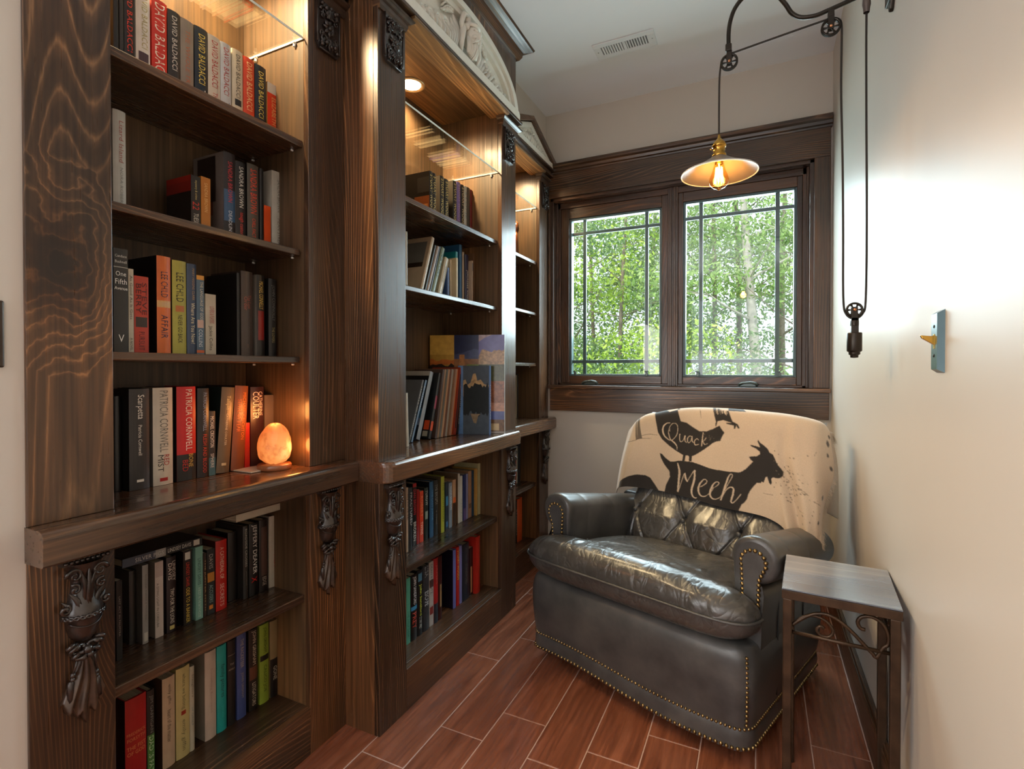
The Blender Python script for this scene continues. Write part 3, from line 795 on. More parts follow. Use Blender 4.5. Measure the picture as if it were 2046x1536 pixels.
def gable(bc, X, ya, yb):
    MB().box(X-0.02, X+0.030, ya, yb, 2.3595, 2.3795).build('frieze_strip', W_Y, bc)
    cy = (ya+yb)/2; z0, zp = 2.392, 2.550
    p = empty('gabled_pediment', Vector((X, cy, z0)) - wloc(bc), parent=bc)
    m = MB(); t = 0.026
    for s in (-1, 1):
        e = cy + s*(yb-cy)
        poly = [(e, z0+0.012), (e, z0+0.012+t*1.4), (cy, zp+t), (cy, zp)]
        m.prism(poly, X-0.02, X+0.055, 'x')
    m.build('raking_moulding', W_Y, p, bevel=0.002)
    MB().prism([(ya+0.004, z0), (yb-0.004, z0), (yb-0.004, z0+0.012), (cy, zp), (ya+0.004, z0+0.012)], X-0.02, X+0.022, 'x').build('gable_board', W_Y, p)
    MB().box(X-0.002, X+0.048, ya, yb, z0-0.012, z0).build('gable_moulding', W_CARVE2, p, bevel=0.001)
    X = X+0.024
    m = MB()
    m.prism([(ya+0.012, z0), (yb-0.012, z0), (yb-0.012, z0+0.016), (yb-0.03, z0+0.030), (ya+0.03, z0+0.030), (ya+0.012, z0+0.016)], X, X+0.022, 'x')
    m.prism([(ya+0.03, z0+0.022), (yb-0.03, z0+0.022), (cy, zp-0.006)], X, X+0.006, 'x')
    for s in (-1, 1): m.prism([(cy+s*(yb-cy-0.03), z0+0.024), (cy+s*(yb-cy-0.09), z0+0.024), (cy, zp-0.036), (cy, zp-0.006)], X, X+0.014, 'x')
    m.build('gable_frame', M_WHITE, p, bevel=0.001)
    f = MB(); r_ = random.Random(5)
    for k in range(-8, 9):
        y = cy + k*0.0215; h = (zp-0.045-z0-0.03)*(1-abs(k)/9.5); zb = z0+0.031
        if h < 0.012: h = 0.012
        f.tube([(X+0.008, y+r_.uniform(-.004, .004), zb), (X+0.013, y+r_.uniform(-.006, .006), zb+h*0.4), (X+0.010, y+r_.uniform(-.006, .006), zb+h*0.75)], [0.006, 0.008, 0.004], 7)
        f.ball((X+0.014, y+r_.uniform(-.003, .003), zb+h*0.88), 0.0062, 8, 6)
        if k % 2: f.tube([(X+0.012, y, zb+h*0.6), (X+0.015, y+0.012, zb+h*0.5), (X+0.012, y+0.020, zb+h*0.75)], 0.003, 6)
    f.build('procession_relief', M_WHITE, p)
    return p
gable(bc3, -1.187, 2.286, 2.990)
gable(bc1, -1.217, 0.467, 1.271)
# x, y, z, thickness, height, depth, tilt, spine colour, kind, side colour, lettering, bands, side patches, label, group
BOOKS = [
(-1.355,0.6865,1.853,0.011,0.236,0.132,0.0,'#15110e','hb',None,[],[],[],'slim black hardback, first from left on top shelf, nearest bookcase','novels on the top shelf of the nearest bookcase'),
(-1.355,0.6985,1.853,0.009,0.232,0.132,0.0,'#2b2722','hb',None,[],[],[],'charcoal hardback without visible lettering, second from left on top shelf, nearest bookcase','novels on the top shelf of the nearest bookcase'),
(-1.355,0.7145,1.853,0.021,0.24,0.132,0.0,'#120d0c','hb',None,[('DAVID BALDACCI', '#e23a20', 0.04, 0.72, 0.55, 0.0), ('WALK', '#f0a020', 0.75, 0.93, 0.6, 0.0)],[],[],'black hardback with red and yellow capitals, third from left on top shelf, nearest bookcase','novels on the top shelf of the nearest bookcase'),
(-1.355,0.745,1.853,0.032,0.24,0.132,0.0,'#d9d4cb','hb',None,[('DAVID BALDACCI', '#a39860', 0.04, 0.62, 0.42, 0.06), ('C', '#c03030', 0.86, 0.95, 0.5, -0.1)],[(0.66, 0.82, '#4a3038', 0.7)],[],'white jacketed hardback with gold name and small photo, fourth along top shelf, nearest bookcase','novels on the top shelf of the nearest bookcase'),
(-1.355,0.783,1.853,0.036,0.232,0.132,0.0,'#cf2a14','hb',None,[('DAVID BALDACCI', '#efe2d0', 0.04, 0.86, 0.66, 0.0)],[],[],'bright red hardback with large slanted white name, fifth from left on top shelf, nearest bookcase','novels on the top shelf of the nearest bookcase'),
(-1.355,0.8185,1.853,0.031,0.227,0.132,0.0,'#292422','hb',None,[('DAVID BALDACCI', '#d8d2c8', 0.06, 0.66, 0.42, 0.0), ('DIVINE', '#cfc8be', 0.74, 0.92, 0.25, 0.2), ('JUSTICE', '#cfc8be', 0.74, 0.92, 0.25, -0.2)],[],[],'dark grey hardback with thin white capitals, sixth from left on top shelf, nearest bookcase','novels on the top shelf of the nearest bookcase'),
(-1.355,0.852,1.853,0.034,0.225,0.132,0.0,'#8a7f74','hb',None,[('THE WHOLE TRUTH', '#b06848', 0.12, 0.9, 0.35, 0.0)],[],[],'taupe hardback with faded orange lettering, seventh from left on top shelf, nearest bookcase','novels on the top shelf of the nearest bookcase'),
(-1.355,0.89,1.853,0.036,0.227,0.132,0.0,'#15202c','hb',None,[('DAVID BALDACCI', '#e8d060', 0.08, 0.66, 0.5, 0.0), ('THE E', '#e8e2d6', 0.72, 0.94, 0.5, 0.0)],[],[],'navy hardback with yellow slanted capitals, eighth from left on top shelf, nearest bookcase','novels on the top shelf of the nearest bookcase'),
(-1.355,0.9265,1.853,0.035,0.226,0.132,0.0,'#cbc2b2','hb',None,[('DAVID BALDACCI', '#b03028', 0.06, 0.62, 0.5, 0.0), ('THE INN', '#b03028', 0.68, 0.92, 0.38, 0.0)],[],[],'white hardback with red name, leaning on navy one, ninth along top shelf, nearest bookcase','novels on the top shelf of the nearest bookcase'),
(-1.355,0.9605,1.853,0.031,0.226,0.132,0.0,'#c0c4c8','hb',None,[('DAVID BALDACCI', '#a83028', 0.06, 0.64, 0.5, 0.0), ('TH', '#4a6a90', 0.72, 0.9, 0.6, 0.0)],[],[],'pale blue-white hardback with red and blue lettering, tenth from left on top shelf, nearest bookcase','novels on the top shelf of the nearest bookcase'),
(-1.355,0.9965,1.853,0.033,0.227,0.132,0.0,'#c9bda4','hb',None,[('DAVID BALDACCI', '#3a302a', 0.06, 0.6, 0.4, 0.0), ('BIN', '#2a2420', 0.74, 0.92, 0.6, 0.0)],[(0.62, 0.7, '#1c1a18', 0.6)],[],'cream hardback with slim dark capitals and emblem, eleventh from left on top shelf, nearest bookcase','novels on the top shelf of the nearest bookcase'),
(-1.355,1.033,1.853,0.036,0.224,0.132,0.0,'#d0401c','hb',None,[('DAVID BALDACCI', '#ecc890', 0.06, 0.68, 0.5, 0.0), ('THE', '#f0e0c8', 0.75, 0.9, 0.45, 0.0)],[],[],'orange-red hardback with cream slanted capitals, twelfth from left on top shelf, nearest bookcase','novels on the top shelf of the nearest bookcase'),
(-1.355,1.072,1.853,0.038,0.222,0.132,0.0,'#121e2c','hb',None,[('DAVID BALDACCI', '#e8d468', 0.08, 0.7, 0.45, 0.0), ('THE E', '#e8e4d8', 0.76, 0.96, 0.5, 0.0)],[],[],'dark navy hardback with yellow name, thirteenth from left on top shelf, nearest bookcase','novels on the top shelf of the nearest bookcase'),
(-1.355,1.1125,1.853,0.033,0.19,0.132,0.0,'#d43818','pb','#c89858',[('ELIZABETH BERG', '#e8b070', 0.22, 0.9, 0.5, 0.2)],[(0, 0.16, '#c9c2b4', 1)],[],'small orange and cream paperback, fourteenth from left on top shelf, nearest bookcase','novels on the top shelf of the nearest bookcase'),
(-1.345,0.6865,1.526,0.027,0.24,0.132,0.0,'#b7b1a6','hb',None,[('Lizard Island', '#a05a50', 0.1, 0.5, 0.35, 0.1), ('NORA ROBERTS', '#8a8680', 0.55, 0.95, 0.25, 0.1)],[],[],'tall white hardback with faint cursive lettering, first from left on second shelf, nearest bookcase','novels on the second shelf of the nearest bookcase'),
(-1.345,0.8665,1.526,0.025,0.15,0.105,0.0,'#1a1412','pb','#160e0c',[('mystery & crime', '#c8b070', 0.08, 0.42, 0.3, 0.0), ('22', '#c03020', 0.46, 0.6, 0.7, 0.0), ('TUESDAY', '#ddd4c4', 0.66, 0.94, 0.5, 0.0)],[],[(0, 1, 0.9, 1.0, '#8c1c10'), (0, 1, 0.72, 0.9, '#7a1710')],'upside-down thriller with dark front cover showing, second from left on second shelf, nearest bookcase','novels on the second shelf of the nearest bookcase'),
(-1.345,0.894,1.526,0.026,0.155,0.105,0.0,'#b06a1c','pb',None,[('SANDRA BROWN', '#e0b070', 0.1, 0.6, 0.35, 0.0)],[],[],'mustard orange paperback, third from left on second shelf, nearest bookcase','novels on the second shelf of the nearest bookcase'),
(-1.345,0.9625,1.526,0.035,0.246,0.132,0.0,'#231c1e','hb','#6a5f59',[('SANDRA BROWN', '#c03038', 0.1, 0.56, 0.38, 0.0), ('DEADLINE', '#c8c8cc', 0.66, 0.92, 0.28, 0.0)],[(0.42, 0.78, '#33506e', 0.96)],[(0.25, 0.85, 0.45, 0.97, '#1a0f0b'), (0.35, 0.7, 0.3, 0.5, '#5a3222')],'tall hardback with large grey portrait front cover, fourth from left on second shelf, nearest bookcase','novels on the second shelf of the nearest bookcase'),
(-1.345,0.997,1.526,0.032,0.233,0.132,0.0,'#171312','hb','#8a7a66',[('SANDRA BROWN', '#d8d2c8', 0.06, 0.56, 0.42, 0.0), ('tough customer', '#cc2a20', 0.62, 0.96, 0.5, 0.0)],[],[],'black hardback with white name and red title, fifth from left on second shelf, nearest bookcase','novels on the second shelf of the nearest bookcase'),
(-1.345,1.037,1.526,0.038,0.24,0.132,0.0,'#4a443c','hb','#1a1614',[('SANDRA BROWN', '#d8401f', 0.06, 0.6, 0.55, 0.0), ('CHILL FACTOR', '#d8401f', 0.66, 0.95, 0.3, 0.0)],[],[],'grey-brown hardback with orange-red capitals, sixth from left on second shelf, nearest bookcase','novels on the second shelf of the nearest bookcase'),
(-1.345,1.0665,1.526,0.013,0.239,0.132,0.0,'#0f0d0d','hb',None,[],[],[],'narrow black hardback, seventh from left on second shelf, nearest bookcase','novels on the second shelf of the nearest bookcase'),
(-1.345,1.0865,1.526,0.023,0.134,0.11,0.0,'#d04a18','pb',None,[],[],[],'short orange booklet, eighth from left on second shelf, nearest bookcase','novels on the second shelf of the nearest bookcase'),
(-1.345,1.125,1.526,0.046,0.248,0.132,0.0,'#a8a296','hb',None,[('SANDRA BROWN', '#5a564e', 0.1, 0.5, 0.25, 0.0), ('MEAN STREAK', '#5a564e', 0.58, 0.94, 0.25, 0.0)],[],[],'pale grey hardback with thin grey capitals, ninth from left on second shelf, nearest bookcase','novels on the second shelf of the nearest bookcase'),
(-1.34,0.685,1.203,0.03,0.242,0.132,0.0,'#1b1817','pb',None,[('Candace', '#e0dcd4', 'h', 0.93, 0.8), ('Bushnell', '#e0dcd4', 'h', 0.875, 0.8), ('One', '#f0ece4', 'h', 0.76, 0.72), ('Fifth', '#f0ece4', 'h', 0.685, 0.8), ('Avenue', '#f0ece4', 'h', 0.62, 0.9), ('V', '#f0ece4', 'h', 0.14, 0.4)],[(0.175, 0.18, '#cfcabf', 1)],[],'black paperback with white horizontal title and V mark, first along third shelf, nearest bookcase','novels on the third shelf of the nearest bookcase'),
(-1.34,0.7065,1.203,0.011,0.199,0.132,0.0,'#b9ad98','pb',None,[('As Good As It Gets', '#3a302a', 0.08, 0.6, 0.5, 0.0), ('A NOVEL', '#3a302a', 0.82, 0.97, 0.5, 0.0)],[],[],'thin beige paperback, second from left on third shelf, nearest bookcase','novels on the third shelf of the nearest bookcase'),
(-1.34,0.729,1.203,0.032,0.185,0.132,0.0,'#b02c12','pb',None,[('STEVE', '#4a120a', 0.08, 0.5, 0.34, 0.2), ('BERRY', '#4a120a', 0.1, 0.48, 0.36, -0.2), ('PURSUIT', '#5a160a', 0.72, 0.96, 0.4, 0.0)],[(0.53, 0.66, '#2a1408', 0.8)],[],'rust-red paperback with dark red capitals, third from left on third shelf, nearest bookcase','novels on the third shelf of the nearest bookcase'),
(-1.34,0.7805,1.203,0.033,0.243,0.132,0.0,'#d2651f','hb','#0d0c10',[('LEE CHILD', '#1c2440', 0.16, 0.42, 0.5, 0.0), ('AFFAIR', '#1c2440', 0.6, 0.84, 0.48, 0.0)],[(0.455, 0.525, '#d0a060', 0.98), (0.47, 0.512, '#caa070', 0.7)],[(0.75, 0.97, 0.02, 0.14, '#c8c4bc')],'orange hardback with navy name and cream badge, fourth from left on third shelf, nearest bookcase','novels on the third shelf of the nearest bookcase'),
(-1.34,0.8185,1.203,0.035,0.239,0.132,0.0,'#a8a040','hb','#2a2f20',[('LEE CHILD', '#17160e', 0.13, 0.44, 0.52, 0.0), ('NEVER GO BACK', '#2a2812', 0.58, 0.88, 0.32, 0.0)],[(0.48, 0.545, '#b86a30', 0.6)],[],'yellow-green hardback with tall black capitals, fifth from left on third shelf, nearest bookcase','novels on the third shelf of the nearest bookcase'),
(-1.34,0.8505,1.203,0.025,0.237,0.132,0.0,'#33435c','hb',None,[('MARY HIGGINS CLARK', '#b08a58', 0.05, 0.4, 0.25, 0.1), ('Where Are You Now?', '#dccfa8', 0.43, 0.88, 0.42, 0.05)],[],[],'slate-blue hardback with cream title, sixth from left on third shelf, nearest bookcase','novels on the third shelf of the nearest bookcase'),
(-1.34,0.8738,1.203,0.0205,0.211,0.132,0.0,'#4a6478','pb',None,[('THE LANGUAGE OF GOD', '#cfc8b0', 0.08, 0.56, 0.4, 0.15), ('COLLINS', '#cfd4d8', 0.68, 0.9, 0.5, 0.0)],[(0, 0.055, '#c88a30', 1), (0.94, 0.975, '#c85a20', 1), (0.56, 0.66, '#c0a090', 0.8)],[],'patterned blue paperback with orange ends, seventh from left on third shelf, nearest bookcase','novels on the third shelf of the nearest bookcase'),
(-1.34,0.9025,1.203,0.029,0.165,0.132,0.0,'#b5aa96','pb',None,[('LOVERS & PLAYERS', '#a04a48', 0.2, 0.48, 0.45, 0.1), ('Jackie Collins', '#1a1616', 0.52, 0.92, 0.42, -0.05)],[],[],'short cream paperback with black cursive name, eighth from left on third shelf, nearest bookcase','novels on the third shelf of the nearest bookcase'),
(-1.34,0.985,1.203,0.01,0.236,0.132,0.0,'#0e0c0c','hb',None,[],[],[],'thin black volume, ninth from left on third shelf, nearest bookcase','novels on the third shelf of the nearest bookcase'),
(-1.34,1.0115,1.203,0.037,0.245,0.132,0.0,'#40332c','hb',None,[('The Lost', '#9a4a38', 0.28, 0.44, 0.3, 0.15), ('Order', '#9a4a38', 0.3, 0.46, 0.3, -0.15), ('Jackie Collins', '#8a6a58', 0.86, 0.9, 0.15, 0.0)],[],[],'brown-grey hardback with small red title, tenth from left on third shelf, nearest bookcase','novels on the third shelf of the nearest bookcase'),
(-1.34,1.057,1.203,0.028,0.242,0.132,0.0,'#120f0e','hb','#7a7268',[('MICHAEL CONNELLY', '#c8a850', 0.08, 0.42, 0.5, 0.0)],[(0.44, 0.8, '#7c140e', 0.7)],[],'black hardback with yellow capitals and red stripe, eleventh from left on third shelf, nearest bookcase','novels on the third shelf of the nearest bookcase'),
(-1.34,1.0985,1.203,0.027,0.237,0.132,0.0,'#151414','hb',None,[('JOHN CONNOLLY', '#6a6864', 0.08, 0.54, 0.5, 0.0), ('THE LOVERS', '#98885a', 0.62, 0.82, 0.35, 0.0)],[],[],'black hardback with grey name and gold title, twelfth from left on third shelf, nearest bookcase','novels on the third shelf of the nearest bookcase'),
(-1.39,0.7025,0.872,0.015,0.228,0.1,0.0,'#0d0b0b','hb',None,[],[],[],'plain black hardback in the corner, first from left on ledge of nearest bookcase','novels on the ledge of the nearest bookcase'),
(-1.36,0.7332,0.872,0.0455,0.245,0.132,0.0,'#1e1b1c','hb','#0c0b0b',[('Scarpetta', '#e8e4dc', 0.06, 0.3, 0.42, 0.0), ('Patricia Cornwell', '#d8d4cc', 0.36, 0.66, 0.18, 0.0)],[(0.9, 0.925, '#d8d4cc', 0.35)],[],'thick black hardback with white title near its top, second along ledge of nearest bookcase','novels on the ledge of the nearest bookcase'),
(-1.36,0.788,0.872,0.048,0.246,0.132,0.0,'#c4bcac','hb','#6a655c',[('PATRICIA CORNWELL', '#6a6862', 0.03, 0.66, 0.42, 0.02), ('RED', '#a02820', 0.69, 0.8, 0.28, 0.14), ('MIST', '#1f1c1a', 0.69, 0.86, 0.28, -0.15)],[(0.925, 0.96, '#a01818', 0.4)],[],'thick white hardback with grey, red and black capitals, third along ledge of nearest bookcase','novels on the ledge of the nearest bookcase'),
(-1.36,0.847,0.872,0.05,0.247,0.132,0.0,'#c01018','hb','#0e0c0d',[('PATRICIA CORNWELL', '#e8dcd0', 0.03, 0.68, 0.34, 0.1), ('BONE', '#c8a850', 0.72, 0.86, 0.24, 0.2), ('BED', '#b02018', 0.78, 0.9, 0.28, -0.1)],[(0.72, 1.0, '#151516', 1)],[],'thick red and black jacketed hardback, fourth from left on ledge of nearest bookcase','novels on the ledge of the nearest bookcase'),
(-1.36,0.891,0.872,0.032,0.241,0.132,0.48,'#1c1618','hb','#0f0d0e',[('PATRICIA CORNWELL', '#8098b8', 0.05, 0.48, 0.34, 0.1), ('FLESH AND BLOOD', '#b83424', 0.52, 0.95, 0.34, 0.1)],[],[],'dark hardback with pale blue name and red title, fifth along ledge of nearest bookcase','novels on the ledge of the nearest bookcase'),
(-1.36,0.9175,0.872,0.019,0.177,0.1,0.0,'#242424','pb',None,[('MICHAEL CRICHTON', '#dcd8d0', 0.08, 0.56, 0.55, 0.0), ('SPHERE', '#c8c4bc', 0.66, 0.88, 0.5, 0.0)],[(0.72, 1, '#3a6068', 1)],[],'small paperback with white capitals and blue end, sixth from left on ledge of nearest bookcase','novels on the ledge of the nearest bookcase'),
(-1.36,0.9475,0.872,0.0389,0.241,0.132,4.51,'#63543f','hb','#15201e',[('Tailspin', '#d8c890', 0.1, 0.26, 0.36, 0.0), ('CATHERINE COULTER', '#cfc3a8', 0.31, 0.68, 0.16, 0.0)],[(0.885, 0.915, '#c8b890', 0.35)],[],'olive-brown hardback leaning right, seventh from left on ledge of nearest bookcase','novels on the ledge of the nearest bookcase'),
(-1.36,0.993,0.872,0.0419,0.244,0.132,3.75,'#7a4426','hb','#2a1a14',[('MICHAEL CRICHTON', '#d8742c', 0.08, 0.64, 0.26, 0.2), ('STATE OF FEAR', '#c8642c', 0.16, 0.55, 0.26, -0.15)],[],[],'chestnut hardback with orange double title, eighth from left on ledge of nearest bookcase','novels on the ledge of the nearest bookcase'),
(-1.36,1.026,0.872,0.016,0.135,0.1,0.0,'#a8201a','pb',None,[],[],[],'small red paperback, ninth from left on ledge of nearest bookcase','novels on the ledge of the nearest bookcase'),
(-1.36,1.0595,0.872,0.045,0.24,0.132,0.0,'#2a1216','hb',None,[('CATHERINE', '#d0c0b4', 0.06, 0.36, 0.3, 0.2), ('COULTER', '#d0c0b4', 0.06, 0.4, 0.42, -0.15)],[],[],'maroon hardback behind the glowing lamp, tenth from left on ledge of nearest bookcase','novels on the ledge of the nearest bookcase'),
(-1.375,1.124,0.872,0.054,0.213,0.115,0.0,'#5c5048','hb',None,[],[],[],'grey hardback half hidden by the lamp, eleventh from left on ledge of nearest bookcase','novels on the ledge of the nearest bookcase'),
(-1.35,0.682,0.482,0.012,0.187,0.132,0.0,'#151110','pb',None,[('LAST ACT IN PALMYRA', '#8a8078', 0.2, 0.7, 0.3, 0.0)],[],[],'black paperback with small vertical lettering, first from left on lower shelf, nearest bookcase','novels on the lower shelf of the nearest bookcase'),
(-1.4,0.737,0.482,0.016,0.183,0.095,0.0,'#171513','hb','#3a3632',[],[(0.05, 0.95, '#26231f', 0.7)],[],'black woven-pattern hardback, second from left on lower shelf, nearest bookcase','novels on the lower shelf of the nearest bookcase'),
(-1.375,0.7522,0.482,0.0135,0.196,0.132,0.0,'#8a8884','hb','#5a5650',[('Scandal Takes a Holiday', '#5e5c5a', 0.12, 0.7, 0.3, 0.0)],[(0.86, 0.97, '#b8b4aa', 0.6)],[],'grey-silver hardback with library sticker, third from left on lower shelf, nearest bookcase','novels on the lower shelf of the nearest bookcase'),
(-1.375,0.785,0.482,0.02,0.193,0.132,0.0,'#b9ada4','pb','#6f665c',[('A DYING LIGHT IN CORDUBA', '#3a3430', 0.28, 0.86, 0.28, -0.2)],[(0.0, 0.2, '#a89890', 0.9)],[],'white and mauve paperback, fourth from left on lower shelf, nearest bookcase','novels on the lower shelf of the nearest bookcase'),
(-1.375,0.815,0.482,0.024,0.196,0.132,0.0,'#1c0f10','hb',None,[('LINDSEY', '#c8bcae', 0.06, 0.32, 0.34, 0.2), ('DAVIS', '#c8bcae', 0.08, 0.3, 0.34, -0.2), ('TWO FOR THE LIONS', '#cfc4b4', 0.42, 0.88, 0.42, 0.0)],[(0.91, 0.96, '#b8a868', 0.5)],[],'dark maroon hardback with hand-drawn white capitals, fifth from left on lower shelf, nearest bookcase','novels on the lower shelf of the nearest bookcase'),
(-1.375,0.8575,0.482,0.023,0.198,0.132,0.0,'#181110','pb',None,[('LINDSEY DAVIS', '#c83a24', 0.16, 0.48, 0.4, 0.0), ('ODE TO A BANKER', '#d8b84c', 0.5, 0.97, 0.42, 0.0)],[(0.02, 0.12, '#b8b4a8', 0.6)],[],'black paperback with red name and yellow title, sixth from left on lower shelf, nearest bookcase','novels on the lower shelf of the nearest bookcase'),
(-1.375,0.889,0.482,0.02,0.199,0.132,0.0,'#6f9c8e','pb',None,[('LINDSEY DAVIS', '#2a4a44', 0.16, 0.52, 0.45, 0.0), ('A BODY IN THE BATH HOUSE', '#b8d0c4', 0.56, 0.97, 0.4, 0.0)],[],[],'mint green paperback, seventh from left on lower shelf, nearest bookcase','novels on the lower shelf of the nearest bookcase'),
(-1.375,0.905,0.482,0.008,0.176,0.132,0.0,'#2c1c14','pb',None,[('THE JUPITER MYTH', '#b89868', 0.1, 0.9, 0.5, 0.0)],[],[],'thin dark brown paperback with cream lettering, eighth from left on lower shelf, nearest bookcase','novels on the lower shelf of the nearest bookcase'),
(-1.375,0.922,0.482,0.022,0.182,0.132,0.0,'#1f2223','pb',None,[('DAVIS', '#a8a298', 0.08, 0.3, 0.5, 0.0), ('ACCUSERS', '#88a8a0', 0.55, 0.82, 0.45, 0.0)],[(0.36, 0.5, '#a8702c', 0.9), (0.86, 0.92, '#c87a30', 0.5)],[],'dark paperback with orange picture and dot, ninth from left on lower shelf, nearest bookcase','novels on the lower shelf of the nearest bookcase'),
(-1.375,0.9525,0.482,0.033,0.198,0.132,0.0,'#a81c14','hb','#3a1410',[('A CATHEDRAL OF', '#d8b8a4', 0.1, 0.55, 0.34, 0.0), ('SECRETS', '#d0a090', 0.62, 0.94, 0.36, 0.0)],[],[],'bright red hardback among the dark paperbacks, tenth from left on lower shelf, nearest bookcase','novels on the lower shelf of the nearest bookcase'),
(-1.4,1.006,0.482,0.03,0.203,0.095,0.0,'#110d0c','hb',None,[],[],[],'wide black hardback set back, eleventh from left on lower shelf, nearest bookcase','novels on the lower shelf of the nearest bookcase'),
(-1.375,1.0297,0.482,0.0165,0.217,0.132,0.0,'#22211f','hb',None,[('ROADSIDE CROSSES', '#a8a49a', 0.04, 0.56, 0.4, 0.0), ('JEFFERY DEAVER', '#8a867c', 0.62, 0.82, 0.15, 0.0)],[],[],'dark grey hardback with pale capitals, twelfth from left on lower shelf, nearest bookcase','novels on the lower shelf of the nearest bookcase'),
(-1.375,1.0565,0.482,0.031,0.218,0.132,0.0,'#100e0e','hb',None,[('JEFFERY DEAVER', '#d4cfc6', 0.02, 0.7, 0.6, 0.0), ('X', '#b02018', 0.74, 0.82, 0.6, 0.0)],[],[],'black hardback with bold white name and red mark, thirteenth along lower shelf, nearest bookcase','novels on the lower shelf of the nearest bookcase'),
(-1.375,1.091,0.482,0.032,0.22,0.132,0.0,'#1a1210','hb',None,[('EDGE', '#a89888', 0.8, 0.92, 0.4, 0.0)],[(0.1, 0.78, '#4a342c', 0.6)],[],'black hardback with brown panel, fourteenth from left on lower shelf, nearest bookcase','novels on the lower shelf of the nearest bookcase'),
(-1.375,1.1265,0.482,0.031,0.223,0.132,0.0,'#a39a8c','hb',None,[('Mondays', '#8a8478', 0.2, 0.4, 0.3, 0.0), ('WORLDS', '#a03a30', 0.46, 0.72, 0.4, 0.15)],[],[],'pale hardback with red word, at the right end, fifteenth along lower shelf, nearest bookcase','novels on the lower shelf of the nearest bookcase'),
(-1.362,0.7215,0.145,0.047,0.225,0.132,0.0,'#a01414','hb','#300808',[('FREDERICK', '#d08050', 'h', 0.62, 0.88), ('FORSYTH', '#d08050', 'h', 0.56, 0.84), ('THE FIST', '#d88a54', 'h', 0.47, 0.88), ('OF GOD', '#d88a54', 'h', 0.41, 0.84)],[],[],'thick red paperback with horizontal gold capitals, first from left on bottom shelf, nearest bookcase','novels on the bottom shelf of the nearest bookcase'),
(-1.362,0.7555,0.145,0.017,0.222,0.132,0.0,'#1c1a18','hb',None,[('JIM GAFFIGAN', '#7a7870', 0.06, 0.48, 0.55, 0.0), ('DAD IS FAT', '#c8d8b8', 0.52, 0.92, 0.6, 0.0)],[(0.5, 0.92, '#4a7a38', 0.96)],[],'dark paperback with green block lettering, second from left on bottom shelf, nearest bookcase','novels on the bottom shelf of the nearest bookcase'),
(-1.362,0.7985,0.145,0.031,0.231,0.132,0.0,'#b59c80','hb','#42301f',[('emily giffin', '#4a3c30', 0.08, 0.3, 0.3, 0.0), ('heart of the matter', '#4a3c30', 0.36, 0.72, 0.32, 0.0)],[],[],'peach-beige hardback, third from left on bottom shelf, nearest bookcase','novels on the bottom shelf of the nearest bookcase'),
(-1.362,0.8345,0.145,0.035,0.238,0.132,0.0,'#b7a870','hb','#8f8250',[('where we belong', '#6a6444', 0.07, 0.46, 0.34, 0.0), ('emily giffin', '#6a6444', 0.58, 0.92, 0.34, 0.0)],[(0.48, 0.525, '#902818', 0.34)],[],'pale yellow hardback with red heart, fourth from left on bottom shelf, nearest bookcase','novels on the bottom shelf of the nearest bookcase'),
(-1.362,0.859,0.145,0.012,0.227,0.132,0.0,'#b0aa96','hb',None,[('Daughters', '#6a6456', 0.1, 0.36, 0.5, 0.0), ('of GRIEF', '#7a8a8a', 0.48, 0.7, 0.4, 0.0)],[],[],'narrow ivory hardback, fifth from left on bottom shelf, nearest bookcase','novels on the bottom shelf of the nearest bookcase'),
(-1.362,0.91,0.145,0.032,0.243,0.132,0.0,'#b5a595','hb','#82796a',[('Something Borrowed', '#a08a80', 0.2, 0.7, 0.25, 0.0)],[],[],'thick pinkish-white hardback with rounded spine, sixth from left on bottom shelf, nearest bookcase','novels on the bottom shelf of the nearest bookcase'),
(-1.362,0.943,0.145,0.028,0.243,0.132,0.0,'#1d918c','hb',None,[('family pictures', '#123a3a', 0.22, 0.6, 0.5, 0.0), ('JANE GREEN', '#3aa8a0', 0.7, 0.84, 0.3, 0.0)],[],[],'turquoise hardback with black cursive title, seventh from left on bottom shelf, nearest bookcase','novels on the bottom shelf of the nearest bookcase'),
(-1.362,0.973,0.145,0.024,0.243,0.132,0.0,'#181614','hb',None,[('THE', '#a89c8c', 'h', 0.72, 0.5), ('APPEAL', '#a89c8c', 'h', 0.66, 0.85)],[(0.17, 0.175, '#8a8070', 0.9)],[],'black hardback with three small lines of type, eighth from left on bottom shelf, nearest bookcase','novels on the bottom shelf of the nearest bookcase'),
(-1.362,1.0045,0.145,0.029,0.247,0.132,0.0,'#3c4a7c','hb',None,[('THE RACKETEER', '#a89c88', 0.06, 0.4, 0.35, 0.0), ('JOHN GRISHAM', '#9a8c7c', 0.46, 0.76, 0.35, 0.0)],[],[],'muted blue hardback, ninth from left on bottom shelf, nearest bookcase','novels on the bottom shelf of the nearest bookcase'),
(-1.362,1.043,0.145,0.03,0.243,0.132,0.0,'#181210','hb',None,[('JOHN GRISHAM', '#c8b8a0', 0.02, 0.44, 0.5, 0.0), ('LITIGATORS', '#b8ac98', 0.66, 0.94, 0.4, 0.0)],[(0.46, 0.62, '#5a3424', 0.85)],[],'black hardback with cream capitals and brown photo, tenth from left on bottom shelf, nearest bookcase','novels on the bottom shelf of the nearest bookcase'),
(-1.362,1.081,0.145,0.032,0.241,0.132,0.0,'#7c8e2c','hb',None,[('JOHN GRISHAM', '#1f260c', 0.04, 0.36, 0.42, 0.0), ('CALICO JOE', '#2a3210', 0.52, 0.86, 0.4, 0.0)],[(0.39, 0.46, '#0c0d06', 0.9)],[],'lime green hardback with black tree, eleventh from left on bottom shelf, nearest bookcase','novels on the bottom shelf of the nearest bookcase'),
